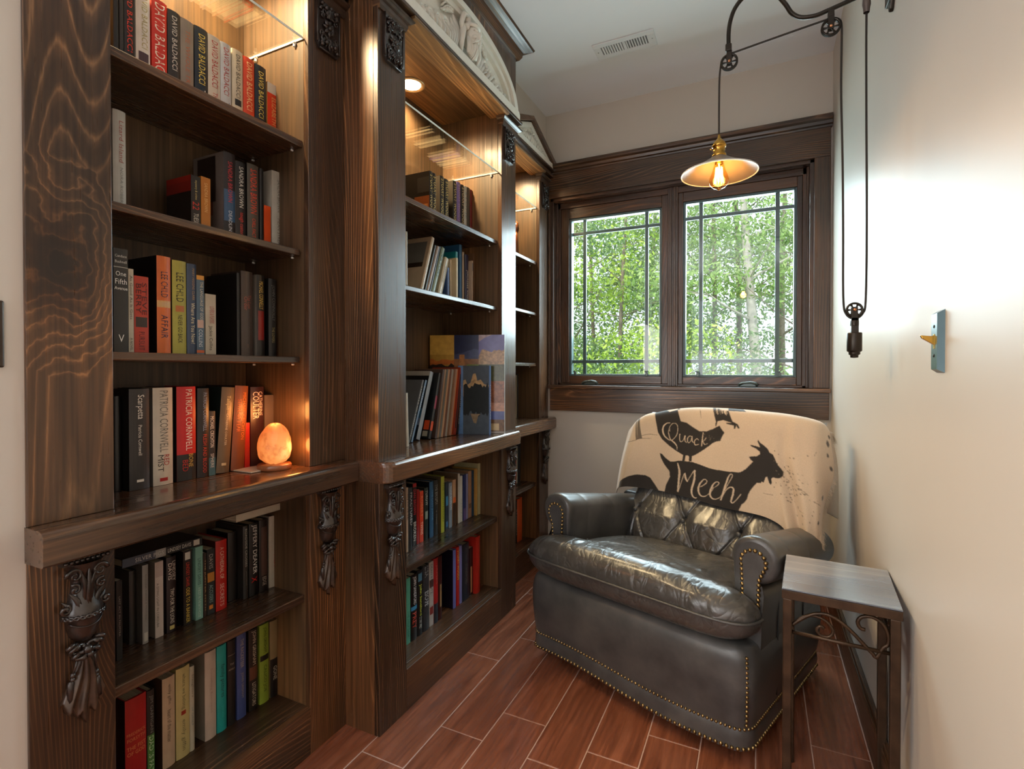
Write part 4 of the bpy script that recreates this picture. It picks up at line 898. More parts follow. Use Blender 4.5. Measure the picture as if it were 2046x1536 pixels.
(-1.362,1.1175,0.145,0.031,0.237,0.132,0.0,'#7e6b48','hb',None,[('GONE', '#b0a898', 0.6, 0.78, 0.4, 0.0)],[(0.5, 1, '#0d0b0a', 1)],[],'tan and black hardback at the right end, twelfth from left on bottom shelf, nearest bookcase','novels on the bottom shelf of the nearest bookcase'),
(-1.235,1.789,1.765,0.022,0.224,0.15,0.0,'#15110f','hb','#0e0d0d',[('STUART WOODS', '#e0c878', 0.06, 0.78, 0.7, 0.0)],[],[(0.0, 0.5, 0.0, 0.55, '#8a4a20'), (0.05, 0.35, 0.05, 0.4, '#c08048'), (0.0, 0.4, 0.62, 0.9, '#2e2c2a')],'tall black hardback showing its illustrated back cover, first from left on top shelf, middle bookcase','thrillers on the top shelf of the middle bookcase'),
(-1.235,1.814,1.765,0.024,0.224,0.15,0.0,'#171210','hb',None,[('STUART WOODS', '#e0c878', 0.06, 0.82, 0.7, 0.0)],[],[],'slim black hardback, second from left on top shelf, middle bookcase','thrillers on the top shelf of the middle bookcase'),
(-1.235,1.8715,1.765,0.031,0.231,0.15,0.0,'#1a1613','hb','#4a4036',[('STUART WOODS', '#dcc470', 0.05, 0.75, 0.6, 0.0)],[],[],'black hardback with yellow capitals behind grey board, third from left on top shelf, middle bookcase','thrillers on the top shelf of the middle bookcase'),
(-1.235,1.907,1.765,0.032,0.23,0.15,0.0,'#16110f','hb',None,[('STUART WOODS', '#dcc470', 0.05, 0.75, 0.6, 0.0)],[],[],'black hardback with narrow yellow lettering, fourth from left on top shelf, middle bookcase','thrillers on the top shelf of the middle bookcase'),
(-1.235,1.975,1.765,0.03,0.245,0.15,0.0,'#14110f','hb','#38322a',[('STUART WOODS', '#d8c888', 0.05, 0.75, 0.6, 0.0)],[],[],'black hardback with wide grey board, fifth from left on top shelf, middle bookcase','thrillers on the top shelf of the middle bookcase'),
(-1.235,2.009,1.765,0.03,0.25,0.15,0.0,'#7c68a0','hb',None,[('STUART WOODS', '#b09ab8', 0.05, 0.7, 0.5, 0.0)],[],[],'lavender hardback, sixth from left on top shelf, middle bookcase','thrillers on the top shelf of the middle bookcase'),
(-1.235,2.042,1.765,0.026,0.249,0.15,0.0,'#1c1512','hb',None,[('STUART WOODS', '#d8c898', 0.05, 0.8, 0.6, 0.0)],[],[],'black hardback right of the lavender one, seventh from left on top shelf, middle bookcase','thrillers on the top shelf of the middle bookcase'),
(-1.235,2.0685,1.765,0.023,0.251,0.15,0.0,'#b8b4a8','hb',None,[('STONE', '#6a8a90', 0.1, 0.6, 0.5, 0.0)],[],[],'thin white hardback, eighth from left on top shelf, middle bookcase','thrillers on the top shelf of the middle bookcase'),
(-1.235,2.096,1.765,0.028,0.253,0.15,0.0,'#45413a','hb',None,[],[],[],'dark olive hardback, ninth from left on top shelf, middle bookcase','thrillers on the top shelf of the middle bookcase'),
(-1.235,2.1215,1.765,0.019,0.251,0.15,0.0,'#6e1c1c','hb',None,[],[],[],'thin dark red hardback, tenth from left on top shelf, middle bookcase','thrillers on the top shelf of the middle bookcase'),
(-1.235,2.14,1.765,0.012,0.254,0.15,0.0,'#98a4b4','hb',None,[],[],[],'very thin pale blue hardback, eleventh from left on top shelf, middle bookcase','thrillers on the top shelf of the middle bookcase'),
(-1.235,2.165,1.765,0.034,0.26,0.15,0.0,'#15100e','hb',None,[('STUART WOODS', '#c8b8a0', 0.06, 0.62, 0.6, 0.0)],[(0.66, 0.76, '#b05a38', 0.9)],[],'black hardback ending the row with orange spot, twelfth from left on top shelf, middle bookcase','thrillers on the top shelf of the middle bookcase'),
(-1.225,1.611,1.457,0.01,0.238,0.14,0.0,'#b8b09c','hb',None,[],[],[],'sliver of a cream book, first from left on second shelf, middle bookcase','mixed books on the second shelf of the middle bookcase'),
(-1.225,1.7005,1.457,0.0198,0.268,0.16,19.52,'#b9a284','hb','#b39a7e',[],[],[(0.1, 0.85, 0.55, 0.92, '#6a645c'), (0.1, 0.85, 0.48, 0.56, '#2a1c10')],'large leaning album with cream back cover, second from left on second shelf, middle bookcase','mixed books on the second shelf of the middle bookcase'),
(-1.225,1.7225,1.457,0.0103,0.241,0.14,20.48,'#2b2e28','hb',None,[],[],[],'thin charcoal guidebook, leaning, third from left on second shelf, middle bookcase','mixed books on the second shelf of the middle bookcase'),
(-1.225,1.74,1.457,0.0167,0.241,0.14,21.51,'#9a8676','hb',None,[],[],[],'thin pinkish booklet, leaning, fourth from left on second shelf, middle bookcase','mixed books on the second shelf of the middle bookcase'),
(-1.225,1.7575,1.457,0.0103,0.243,0.14,20.12,'#202a38','hb',None,[],[],[],'very thin navy booklet, leaning, fifth from left on second shelf, middle bookcase','mixed books on the second shelf of the middle bookcase'),
(-1.225,1.779,1.457,0.0242,0.241,0.13,21.31,'#7e8a72','hb',None,[('NATURE', '#3c5048', 0.1, 0.6, 0.6, 0.0)],[],[],'sage green map book, leaning, sixth from left on second shelf, middle bookcase','mixed books on the second shelf of the middle bookcase'),
(-1.225,1.831,1.457,0.0321,0.196,0.12,19.39,'#b4a588','hb',None,[('Guide', '#8a7a5a', 0.2, 0.6, 0.4, 0.0)],[],[],'cream guidebook with round emblem, leaning, seventh from left on second shelf, middle bookcase','mixed books on the second shelf of the middle bookcase'),
(-1.225,1.905,1.457,0.02,0.152,0.13,0.0,'#2f4a7e','hb','#31507f',[],[],[],'blue pictorial booklet, eighth from left on second shelf, middle bookcase','mixed books on the second shelf of the middle bookcase'),
(-1.225,1.931,1.457,0.016,0.19,0.12,-1.21,'#c0b49a','hb',None,[],[],[],'thin ivory paperback leaning left, ninth from left on second shelf, middle bookcase','mixed books on the second shelf of the middle bookcase'),
(-1.225,1.958,1.457,0.0199,0.235,0.13,4.14,'#158088','hb',None,[],[],[],'teal paperback, tenth from left on second shelf, middle bookcase','mixed books on the second shelf of the middle bookcase'),
(-1.2,1.9375,1.457,0.015,0.198,0.11,0.0,'#c8b690','hb',None,[],[],[],'cream booklet in front of the teal one, eleventh from left on second shelf, middle bookcase','mixed books on the second shelf of the middle bookcase'),
(-1.225,2.009,1.457,0.022,0.274,0.16,0.0,'#2c5c84','hb','#27547c',[],[],[],'tall blue folder, twelfth from left on second shelf, middle bookcase','mixed books on the second shelf of the middle bookcase'),
(-1.225,2.032,1.457,0.016,0.246,0.13,0.0,'#a08c78','hb',None,[],[],[],'slim tan paperback, thirteenth from left on second shelf, middle bookcase','mixed books on the second shelf of the middle bookcase'),
(-1.225,2.0625,1.457,0.031,0.24,0.13,0.0,'#2b2440','hb',None,[('JOCASSEE VALLEY', '#d8d0c4', 0.3, 0.95, 0.6, 0.0)],[],[],'purple and navy paperback with white script, fourteenth from left on second shelf, middle bookcase','mixed books on the second shelf of the middle bookcase'),
(-1.205,2.0823,1.457,0.0075,0.214,0.13,0.0,'#b8a28c','hb',None,[('Fillmore Arts', '#4a3a30', 0.35, 0.85, 0.5, 0.0)],[(0.05, 0.22, '#4a5a70', 0.6)],[],'pinkish-beige paperback with small photo, fifteenth from left on second shelf, middle bookcase','mixed books on the second shelf of the middle bookcase'),
(-1.225,2.147,1.457,0.044,0.26,0.14,0.0,'#6e5038','hb',None,[],[(0.45, 0.6, '#8a7a60', 0.8)],[],'brown paperback, sixteenth from left on second shelf, middle bookcase','mixed books on the second shelf of the middle bookcase'),
(-1.225,2.2035,1.457,0.051,0.259,0.15,0.0,'#232c24','hb',None,[('APPALACHIAN ROADS', '#b8b088', 0.25, 0.95, 0.3, 0.18), ('A FIELD HISTORY', '#c0c0b8', 0.3, 0.8, 0.3, -0.2)],[],[],'dark green hardback with pale double title, seventeenth from left on second shelf, middle bookcase','mixed books on the second shelf of the middle bookcase'),
(-1.19,1.5655,0.478,0.013,0.243,0.132,0.0,'#b39c86','hb',None,[('CHINESE', '#4a2a24', 0.1, 0.5, 0.5, 0.0)],[],[],'beige paperback with dark red blots, first from left on lower shelf, middle bookcase','novels on the lower shelf of the middle bookcase'),
(-1.19,1.5865,0.478,0.021,0.239,0.132,0.0,'#262d33','hb',None,[('FRACTURED', '#c8ccd0', 0.08, 0.6, 0.6, 0.0)],[],[],'blue-grey hardback with white vertical capitals, second from left on lower shelf, middle bookcase','novels on the lower shelf of the middle bookcase'),
(-1.207,1.6345,0.478,0.023,0.243,0.132,0.0,'#12100f','pb',None,[('DAN BROWN', '#c02230', 0.1, 0.5, 0.7, 0.0), ('BROKEN', '#dcd8d0', 0.62, 0.92, 0.7, 0.0)],[(0, 0.06, '#a01c20', 1)],[],'black paperback with red and white lettering, third from left on lower shelf, middle bookcase','novels on the lower shelf of the middle bookcase'),
(-1.207,1.6575,0.478,0.017,0.214,0.132,0.0,'#8e1210','pb',None,[],[],[],'plain crimson paperback, fourth from left on lower shelf, middle bookcase','novels on the lower shelf of the middle bookcase'),
(-1.207,1.681,0.478,0.024,0.203,0.132,0.0,'#c83c1c','pb',None,[('ROBERT', '#e89060', 0.1, 0.5, 0.6, 0.0), ('TWINS', '#f0d8c0', 0.6, 0.85, 0.6, 0.0)],[],[],'orange-red paperback with white lower title, fifth from left on lower shelf, middle bookcase','novels on the lower shelf of the middle bookcase'),
(-1.207,1.7115,0.478,0.025,0.211,0.132,0.0,'#1e2b28','hb',None,[('TUROW', '#c8d0c8', 0.05, 0.34, 0.6, 0.0)],[(0.45, 0.6, '#8a9a8c', 0.7)],[],'dark green hardback with pale capitals, sixth from left on lower shelf, middle bookcase','novels on the lower shelf of the middle bookcase'),
(-1.207,1.7485,0.478,0.029,0.228,0.132,0.0,'#2a5478','hb','#0d1422',[('THE LAST JUROR', '#6aa0c8', 0.15, 0.7, 0.5, 0.0)],[],[],'steel-blue hardback, seventh from left on lower shelf, middle bookcase','novels on the lower shelf of the middle bookcase'),
(-1.207,1.781,0.478,0.03,0.228,0.132,0.0,'#20201f','hb',None,[('THE ENIGMA', '#a8a090', 0.08, 0.45, 0.6, 0.0), ('a novel', '#8a8478', 0.55, 0.8, 0.3, 0.0)],[],[],'charcoal hardback with grey capitals, eighth from left on lower shelf, middle bookcase','novels on the lower shelf of the middle bookcase'),
(-1.2,1.821,0.478,0.026,0.236,0.132,0.0,'#a2a838','hb','#5c5240',[('THE CONFESSION', '#6a7020', 0.1, 0.8, 0.4, 0.0)],[],[],'yellow-green hardback, ninth from left on lower shelf, middle bookcase','novels on the lower shelf of the middle bookcase'),
(-1.207,1.8645,0.478,0.023,0.203,0.132,0.0,'#1b2a38','pb',None,[],[(0.3, 0.5, '#3a80a8', 0.7), (0.84, 0.95, '#3a70a0', 0.6)],[],'dark pictorial paperback with blue photo, tenth from left on lower shelf, middle bookcase','novels on the lower shelf of the middle bookcase'),
(-1.207,1.8925,0.478,0.025,0.195,0.132,0.0,'#7c8a98','hb',None,[('NOAH GORDON', '#d0d8dc', 0.08, 0.6, 0.55, 0.0)],[],[],'grey-blue hardback with white capitals, eleventh from left on lower shelf, middle bookcase','novels on the lower shelf of the middle bookcase'),
(-1.207,1.924,0.478,0.026,0.202,0.132,0.0,'#b08a68','hb',None,[],[(0.38, 0.5, '#c85a20', 0.8), (0.5, 1, '#3a2618', 1)],[],'peach and brown hardback with orange flower, twelfth from left on lower shelf, middle bookcase','novels on the lower shelf of the middle bookcase'),
(-1.207,1.9625,0.478,0.017,0.222,0.132,0.0,'#b8b4a8','hb','#6e5a46',[],[],[],'thin white hardback with brown board, thirteenth from left on lower shelf, middle bookcase','novels on the lower shelf of the middle bookcase'),
(-1.207,1.983,0.478,0.02,0.207,0.132,0.0,'#c4c2b8','pb',None,[('essays', '#9a988c', 0.5, 0.9, 0.5, 0.0)],[],[],'thin bright white paperback, fourteenth from left on lower shelf, middle bookcase','novels on the lower shelf of the middle bookcase'),
(-1.207,2.013,0.478,0.022,0.208,0.132,0.0,'#24346a','pb',None,[],[(0.74, 1, '#6a5a90', 1)],[],'royal blue paperback with purple foot, fifteenth from left on lower shelf, middle bookcase','novels on the lower shelf of the middle bookcase'),
(-1.207,2.034,0.478,0.016,0.207,0.132,0.0,'#8a8cb8','pb',None,[],[],[],'slim lilac paperback, sixteenth from left on lower shelf, middle bookcase','novels on the lower shelf of the middle bookcase'),
(-1.207,2.06,0.478,0.028,0.216,0.132,0.0,'#a07c62','pb',None,[],[(0.7, 0.8, '#6a4a34', 0.8)],[],'tan pictorial paperback, seventeenth from left on lower shelf, middle bookcase','novels on the lower shelf of the middle bookcase'),
(-1.207,2.0875,0.478,0.019,0.213,0.132,0.0,'#1c3a54','hb',None,[],[],[],'deep blue slim hardback, eighteenth from left on lower shelf, middle bookcase','novels on the lower shelf of the middle bookcase'),
(-1.195,2.1033,0.478,0.0115,0.22,0.132,0.0,'#b8924e','hb',None,[],[],[],'ochre yellow hardback, nineteenth from left on lower shelf, middle bookcase','novels on the lower shelf of the middle bookcase'),
(-1.195,2.131,0.478,0.034,0.242,0.132,0.0,'#a8a27c','hb',None,[('HERITAGE', '#8a8460', 0.1, 0.4, 0.4, 0.0)],[],[],'tall pale olive hardback ending the row, twentieth from left on lower shelf, middle bookcase','novels on the lower shelf of the middle bookcase'),
(-1.17,1.544,0.145,0.026,0.245,0.132,0.0,'#4f9c84','pb',None,[('THE HELP DESK', '#2a6a58', 0.5, 0.9, 0.4, 0.0)],[],[],'mint-green paperback with fine dark stripes, first from left on bottom shelf, middle bookcase','novels on the bottom shelf of the middle bookcase'),
(-1.17,1.579,0.145,0.038,0.246,0.132,0.0,'#131112','hb',None,[('JOHN SANDFORD', '#dcdcdc', 0.03, 0.46, 0.6, 0.0), ('PREY', '#c8442c', 0.58, 0.82, 0.6, 0.0)],[(0.48, 0.54, '#3a8ab8', 0.95)],[],'black hardback with white name and red title, second from left on bottom shelf, middle bookcase','novels on the bottom shelf of the middle bookcase'),
(-1.17,1.617,0.145,0.032,0.251,0.132,0.0,'#14161a','hb',None,[('John Sandford', '#c8d840', 0.22, 0.7, 0.6, 0.0), ('STORM PREY', '#a8a8a0', 0.72, 0.9, 0.5, 0.0)],[(0.05, 0.17, '#4a7a94', 0.8)],[],'black hardback with lime-yellow name, third from left on bottom shelf, middle bookcase','novels on the bottom shelf of the middle bookcase'),
(-1.17,1.6575,0.145,0.039,0.255,0.132,0.0,'#2c3036','hb',None,[('LISA', '#a8acb0', 0.02, 0.18, 0.6, 0.0), ('ESCAPE', '#c0c4c8', 0.4, 0.62, 0.6, 0.0)],[],[],'slate hardback with curved pale lettering, fourth from left on bottom shelf, middle bookcase','novels on the bottom shelf of the middle bookcase'),
(-1.17,1.694,0.145,0.028,0.256,0.132,0.0,'#a8a4a0','pb',None,[('DEAN KOONTZ', '#4a4a50', 0.04, 0.5, 0.5, 0.0)],[(0.28, 0.4, '#4a241e', 0.9), (0.7, 0.82, '#7a2018', 0.8)],[],'white and maroon paperback, fifth from left on bottom shelf, middle bookcase','novels on the bottom shelf of the middle bookcase'),
(-1.17,1.7255,0.145,0.029,0.26,0.132,0.0,'#9c1e20','hb',None,[('JAMES', '#c87060', 0.1, 0.4, 0.4, 0.0)],[(0.7, 1, '#26303c', 1)],[],'red hardback above a dark foot, sixth from left on bottom shelf, middle bookcase','novels on the bottom shelf of the middle bookcase'),
(-1.17,1.756,0.145,0.026,0.26,0.132,0.0,'#3a1412','hb',None,[],[(0.45, 0.8, '#9a8058', 0.4)],[],'dark red hardback with cream figure, seventh from left on bottom shelf, middle bookcase','novels on the bottom shelf of the middle bookcase'),
(-1.17,1.865,0.145,0.024,0.25,0.132,0.0,'#6a70b4','hb','#150f24',[],[],[],'periwinkle-blue spine on a wide dark violet board, eighth from left on bottom shelf, middle bookcase','novels on the bottom shelf of the middle bookcase'),
(-1.17,1.8925,0.145,0.023,0.254,0.132,0.0,'#b0241c','hb',None,[('STUART WOODS', '#e8c040', 0.06, 0.56, 0.6, 0.0)],[],[],'red hardback with yellow capitals, ninth from left on bottom shelf, middle bookcase','novels on the bottom shelf of the middle bookcase'),
(-1.17,1.9165,0.145,0.021,0.253,0.132,0.0,'#7a78b0','hb',None,[],[],[],'lavender slim paperback beside the red one, tenth from left on bottom shelf, middle bookcase','novels on the bottom shelf of the middle bookcase'),
(-1.17,1.959,0.145,0.056,0.247,0.132,0.0,'#1d222e','hb',None,[('STANDIFORD', '#6a6a68', 0.36, 0.72, 0.35, 0.0), ('LAST TRAIN', '#50545c', 0.06, 0.3, 0.35, 0.0)],[],[],'blue-black hardback with muted lettering, eleventh from left on bottom shelf, middle bookcase','novels on the bottom shelf of the middle bookcase'),
(-1.17,2.0075,0.145,0.031,0.214,0.132,0.0,'#281816','pb',None,[],[(0.4, 0.95, '#b8865c', 0.4)],[],'dark paperback with cream flame, twelfth from left on bottom shelf, middle bookcase','novels on the bottom shelf of the middle bookcase'),
(-1.155,2.0427,0.145,0.0385,0.258,0.132,0.0,'#b0261a','hb',None,[],[],[],'wide red hardback, thirteenth from left on bottom shelf, middle bookcase','novels on the bottom shelf of the middle bookcase'),
(-1.33,2.828,0.872,0.018,0.26,0.132,0.0,'#8a8270','hb',None,[],[],[],'thin beige magazine, first from left on ledge of corner bookcase','dark books on the ledge of the corner bookcase'),
(-1.33,2.855,0.872,0.022,0.265,0.132,0.0,'#1c1c1e','hb',None,[],[],[],'black slim hardback, second from left on ledge of corner bookcase','dark books on the ledge of the corner bookcase'),
(-1.33,2.883,0.872,0.026,0.262,0.132,0.0,'#2c333c','hb',None,[],[],[],'blue-grey slim hardback, third from left on ledge of corner bookcase','dark books on the ledge of the corner bookcase'),
(-1.33,2.9085,0.872,0.019,0.262,0.132,0.0,'#151518','hb',None,[],[],[],'narrow black hardback at the right, fourth from left on ledge of corner bookcase','dark books on the ledge of the corner bookcase'),
(-1.37,2.928,1.507,0.048,0.24,0.132,0.0,'#6a3424','hb',None,[('GENESIS', '#c89a78', 0.1, 0.9, 0.4, 0.0)],[],[],'dark red patterned hardback, first from left on third shelf, corner bookcase','books on the third shelf of the corner bookcase'),
(-1.3,2.756,0.487,0.014,0.2,0.132,0.0,'#a01c18','hb',None,[],[],[],'thin red paperback, first from left on lower shelf, corner bookcase','books on the lower shelf of the corner bookcase'),
(-1.3,2.773,0.487,0.014,0.22,0.132,0.0,'#b4ae9e','hb',None,[],[],[],'thin white paperback, second from left on lower shelf, corner bookcase','books on the lower shelf of the corner bookcase'),
(-1.3,2.8035,0.487,0.039,0.235,0.132,0.0,'#24282e','hb',None,[],[],[],'charcoal hardback, third from left on lower shelf, corner bookcase','books on the lower shelf of the corner bookcase'),
(-1.28,2.7205,0.145,0.021,0.25,0.132,0.0,'#181818','hb',None,[('STATION', '#a8a8a0', 0.2, 0.8, 0.5, 0.0)],[],[],'black slim paperback, first from left on bottom shelf, corner bookcase','books on the bottom shelf of the corner bookcase'),
(-1.28,2.768,0.145,0.068,0.255,0.132,0.0,'#c8501c','hb',None,[],[],[],'bright orange hardback, second from left on bottom shelf, corner bookcase','books on the bottom shelf of the corner bookcase'),
(-1.2,1.5825,0.872,0.015,0.204,0.12,-1.97,'#b8b2a4','hb',None,[],[],[],'slim white booklet leaning left, first from left on ledge of middle bookcase','books and magazines on the ledge of the middle bookcase'),
(-1.25,1.6575,0.872,0.0103,0.265,0.13,21.24,'#5e6264','hb',None,[('STREETS OF LONDON', '#c8c8c4', 0.1, 0.9, 0.6, 0.0)],[],[],'thin grey atlas leaning hard right, second from left on ledge of middle bookcase','books and magazines on the ledge of the middle bookcase'),
(-1.25,1.675,0.872,0.0111,0.265,0.13,21.99,'#6c88a4','hb','#24282c',[('SCOTLAND', '#d0d8e0', 0.1, 0.5, 0.6, 0.0)],[],[],'thin sky-blue guide leaning hard right, third from left on ledge of middle bookcase','books and magazines on the ledge of the middle bookcase'),
(-1.262,1.7325,0.872,0.0254,0.295,0.13,19.94,'#8a9298','hb','#0f1316',[],[],[(0, 1, 0.93, 1.0, '#a8a498'), (0, 1, 0.3, 0.44, '#2c5a70'), (0, 1, 0.2, 0.3, '#6a7480')],'large dark-covered album leaning right with silver spine, fourth from left on ledge of middle bookcase','books and magazines on the ledge of the middle bookcase'),
(-1.24,1.785,0.872,0.0173,0.285,0.14,16.05,'#22262a','hb','#15191c',[],[(0.74, 0.88, '#c84820', 1), (0.35, 0.55, '#8a3048', 0.8)],[(0.05, 0.24, 0.13, 0.27, '#c84820'), (0.07, 0.25, 0.03, 0.11, '#a8a08c')],'black album with round orange sticker on the spine, fifth along ledge of middle bookcase','books and magazines on the ledge of the middle bookcase'),
(-1.23,1.8155,0.872,0.0127,0.297,0.15,11.98,'#4a3a34','pb',None,[],[],[],'dark brown magazine leaning right in the row of magazines, sixth along ledge of middle bookcase','books and magazines on the ledge of the middle bookcase'),
(-1.23,1.8305,0.872,0.0127,0.298,0.15,11.75,'#8a6a50','pb',None,[],[],[],'tan magazine leaning right in the row of magazines, seventh along ledge of middle bookcase','books and magazines on the ledge of the middle bookcase'),
(-1.23,1.846,0.872,0.0137,0.298,0.15,11.75,'#5a5a54','pb',None,[],[],[],'grey magazine leaning right in the row of magazines, eighth along ledge of middle bookcase','books and magazines on the ledge of the middle bookcase'),
(-1.23,1.861,0.872,0.0137,0.298,0.15,11.57,'#b08868','pb',None,[],[],[],'peach magazine leaning right in the row of magazines, ninth along ledge of middle bookcase','books and magazines on the ledge of the middle bookcase'),
(-1.23,1.877,0.872,0.0137,0.298,0.15,11.38,'#6e4a3a','pb',None,[],[],[],'russet magazine leaning right in the row of magazines, tenth along ledge of middle bookcase','books and magazines on the ledge of the middle bookcase'),
(-1.23,1.893,0.872,0.0137,0.298,0.15,11.01,'#98948c','pb',None,[],[],[],'pale grey magazine leaning right in the row of magazines, eleventh along ledge of middle bookcase','books and magazines on the ledge of the middle bookcase'),
(-1.23,1.9095,0.872,0.0147,0.298,0.15,10.83,'#7c5a40','pb',None,[],[],[],'brown magazine leaning right in the row of magazines, twelfth along ledge of middle bookcase','books and magazines on the ledge of the middle bookcase'),
(-1.23,1.926,0.872,0.0138,0.298,0.15,10.64,'#a08070','pb',None,[],[],[],'dusty pink magazine leaning right in the row of magazines, thirteenth along ledge of middle bookcase','books and magazines on the ledge of the middle bookcase'),
(-1.23,1.9425,0.872,0.0148,0.298,0.15,10.46,'#c07a4a','pb',None,[],[],[],'apricot magazine leaning right in the row of magazines, fourteenth along ledge of middle bookcase','books and magazines on the ledge of the middle bookcase'),
(-1.22,1.9485,0.872,0.0206,0.304,0.15,10.8,'#8a3018','pb',None,[],[(0.1, 0.9, '#1a1412', 0.5)],[],'rust-red and black leaning softcover, fifteenth from left on ledge of middle bookcase','books and magazines on the ledge of the middle bookcase'),
(-1.22,1.974,0.872,0.0119,0.305,0.15,8.94,'#1c1a1a','pb',None,[('WALKING NORTH GEORGIA', '#c8c8c4', 0.08, 0.85, 0.6, 0.0)],[],[],'thin black leaning softcover with white type, sixteenth from left on ledge of middle bookcase','books and magazines on the ledge of the middle bookcase'),
]
# ------------------------------------------------------------------ books
_glyph = {}
def text_mesh(s):
    """flat lettering mesh normalised to a 1 x 1 box"""
    if s in _glyph: return _glyph[s]
    c = bpy.data.curves.new('lettering', 'FONT'); c.body = s; c.resolution_u = 2; c.space_character = 1.03
    o = bpy.data.objects.new('lettering', c)
    me = bpy.data.meshes.new_from_object(o)
    n = len(me.vertices); a = np.zeros(n*3); me.vertices.foreach_get('co', a); a = a.reshape(-1, 3)
    lo, hi = a.min(0), a.max(0); asp = (hi[0]-lo[0])/max(1e-6, hi[1]-lo[1])
    uv = (a[:, :2]-lo[:2])/np.maximum(hi[:2]-lo[:2], 1e-6)
    fs = [tuple(p.vertices) for p in me.polygons]
    bpy.data.objects.remove(o); bpy.data.meshes.remove(me); bpy.data.curves.remove(c)
    _glyph[s] = (uv, fs, asp); return _glyph[s]

def paper(c): return plain('book_cloth_' + c[1:], c, rough=0.38, noise=0.07, nscale=30, coat=0.15)
def ink(c): return plain('ink_' + c[1:], c, rough=0.45, noise=0.03)
M_PAGES = NT('book_pages')
_v = coords(M_PAGES, (3, 900, 3)); _n = M_PAGES.n('TexNoise', i_Scale=1.0, i_Detail=1.0); M_PAGES.l(_v, _n.inputs['Vector'])
M_PAGES.set(Base_Color=M_PAGES.ramp(_n.outputs[0], [(0.35, (0.36, 0.29, 0.19, 1)), (0.65, (0.62, 0.54, 0.40, 1))]), Roughness=0.8); M_PAGES = M_PAGES.mat

def make_book(b):
    x, y, z, t, h, d, tilt, c, kind, side, tx, bands, sd, label, group = b
    root = empty('book', (x, y, z + abs(math.sin(R(tilt)))*t/2 + 0.0006)); root.rotation_euler = (-R(tilt), 0, 0)
    tag(root, label, 'book', group)
    hb = kind == 'hb'; bt = 0.0024 if hb else 0.0008; bul = min(0.0035, t*0.16) if hb else 0.0004
    bt = min(bt, t*0.25)
    arc = lambda yy: bul*(1-(2*yy/t)**2)
    mats = [paper(c)] + ([paper(side)] if side else [])
    m = MB(); ns = 6
    prof = [(-d, -t/2), (0.0, -t/2)] + [(arc(-t/2+t*k/ns), -t/2+t*k/ns) for k in range(1, ns)] + [(0.0, t/2), (-d, t/2), (-d, t/2-bt), (-0.003, t/2-bt), (-0.003, -t/2+bt), (-d, -t/2+bt)]
    m.prism(prof, 0, h, 'z')
    if side: m.m[2] = 1
    def strip(y0, y1, z0, z1, col_, e=0.00035):
        if paper(col_) not in mats: mats.append(paper(col_))
        mi = mats.index(paper(col_)); rows = []
        for k in range(5):
            yy = y0+(y1-y0)*k/4; rows.append([(arc(yy)+e, yy, z0), (arc(yy)+e, yy, z1)])
        m.grid(rows, mi, smooth=False)
    for (a, b_, cc, wf) in [(q[0], q[1], q[2], q[3] if len(q) > 3 else 1.0) for q in bands]:
        strip(-t/2*wf, t/2*wf, h*(1-b_), h*(1-a), cc)
    for (xa, xb, za, zb, cc) in sd:      # printed patches on the front board that faces the camera
        if paper(cc) not in mats: mats.append(paper(cc))
        mi = mats.index(paper(cc)); e = 0.0004 + 0.0001*(len(m.f) % 5)
        m.add([(-d*xb, -t/2-e, h*za), (-d*xa, -t/2-e, h*za), (-d*xa, -t/2-e, h*zb), (-d*xb, -t/2-e, h*zb)], [(0, 1, 2, 3)], mi)
    m.build('cover', mats, root, local=True)
    e = 0.0035 if hb else 0.0003
    MB().box(-d+e, -0.002, -t/2+bt*1.02, t/2-bt*1.02, e, h-e).build('page_block', M_PAGES, root, local=True)
    if tx:
        L = MB(); lm = []
        for q in tx:
            uv, fs, asp = text_mesh(q[0])
            if ink(q[1]) not in lm: lm.append(ink(q[1]))
            if q[2] == 'h':
                wd = t*q[4]; hh = min(wd/asp*1.25, h*0.085)
                P = [(arc((u-0.5)*wd)+0.0008, (u-0.5)*wd, h*q[3] + (v-0.5)*hh) for u, v in uv]
            else:
                a, b_, wf, off = q[2], q[3], q[4], q[5]
                ln = (b_-a)*h; wd = t*wf
                P = [(arc(off*t+(v-0.5)*wd)+0.0008, off*t+(v-0.5)*wd, h*(1-a)-u*ln) for u, v in uv]
            L.add(P, fs, lm.index(ink(q[1])))
        L.build('lettering', lm, root, local=True)
    return root
for b in BOOKS: make_book(b)

def free_box_book(name, label, group, loc, size, rot, col_, cat='book'):
    """book with its covers and page block, lying or standing in its own frame: x = width, y = thickness, z = height"""
    r_ = empty(name, loc); r_.rotation_euler = rot; tag(r_, label, cat, group)
    w_, t, h = size; bt = 0.0022
    m = MB(); m.box(-w_, 0, -t/2, -t/2+bt, 0, h).box(-w_, 0, t/2-bt, t/2, 0, h).box(-0.003, 0, -t/2, t/2, 0, h)
    m.build('cover', col_ if isinstance(col_, list) else [col_], r_, local=True, bevel=0.0008)
    MB().box(-w_+0.003, -0.003, -t/2+bt, t/2-bt, 0.003, h-0.003).build('page_block', M_PAGES, r_, local=True)
    return r_
def spine_text(r_, s, c, x0, x1, yc, hh, along='z', e=0.0008):
    uv, fs, asp = text_mesh(s)
    P = [(e, yc+(v-0.5)*hh, x0+u*(x1-x0)) for u, v in uv]
    MB().add(P, fs, 0).build('lettering', ink(c), r_, local=True)

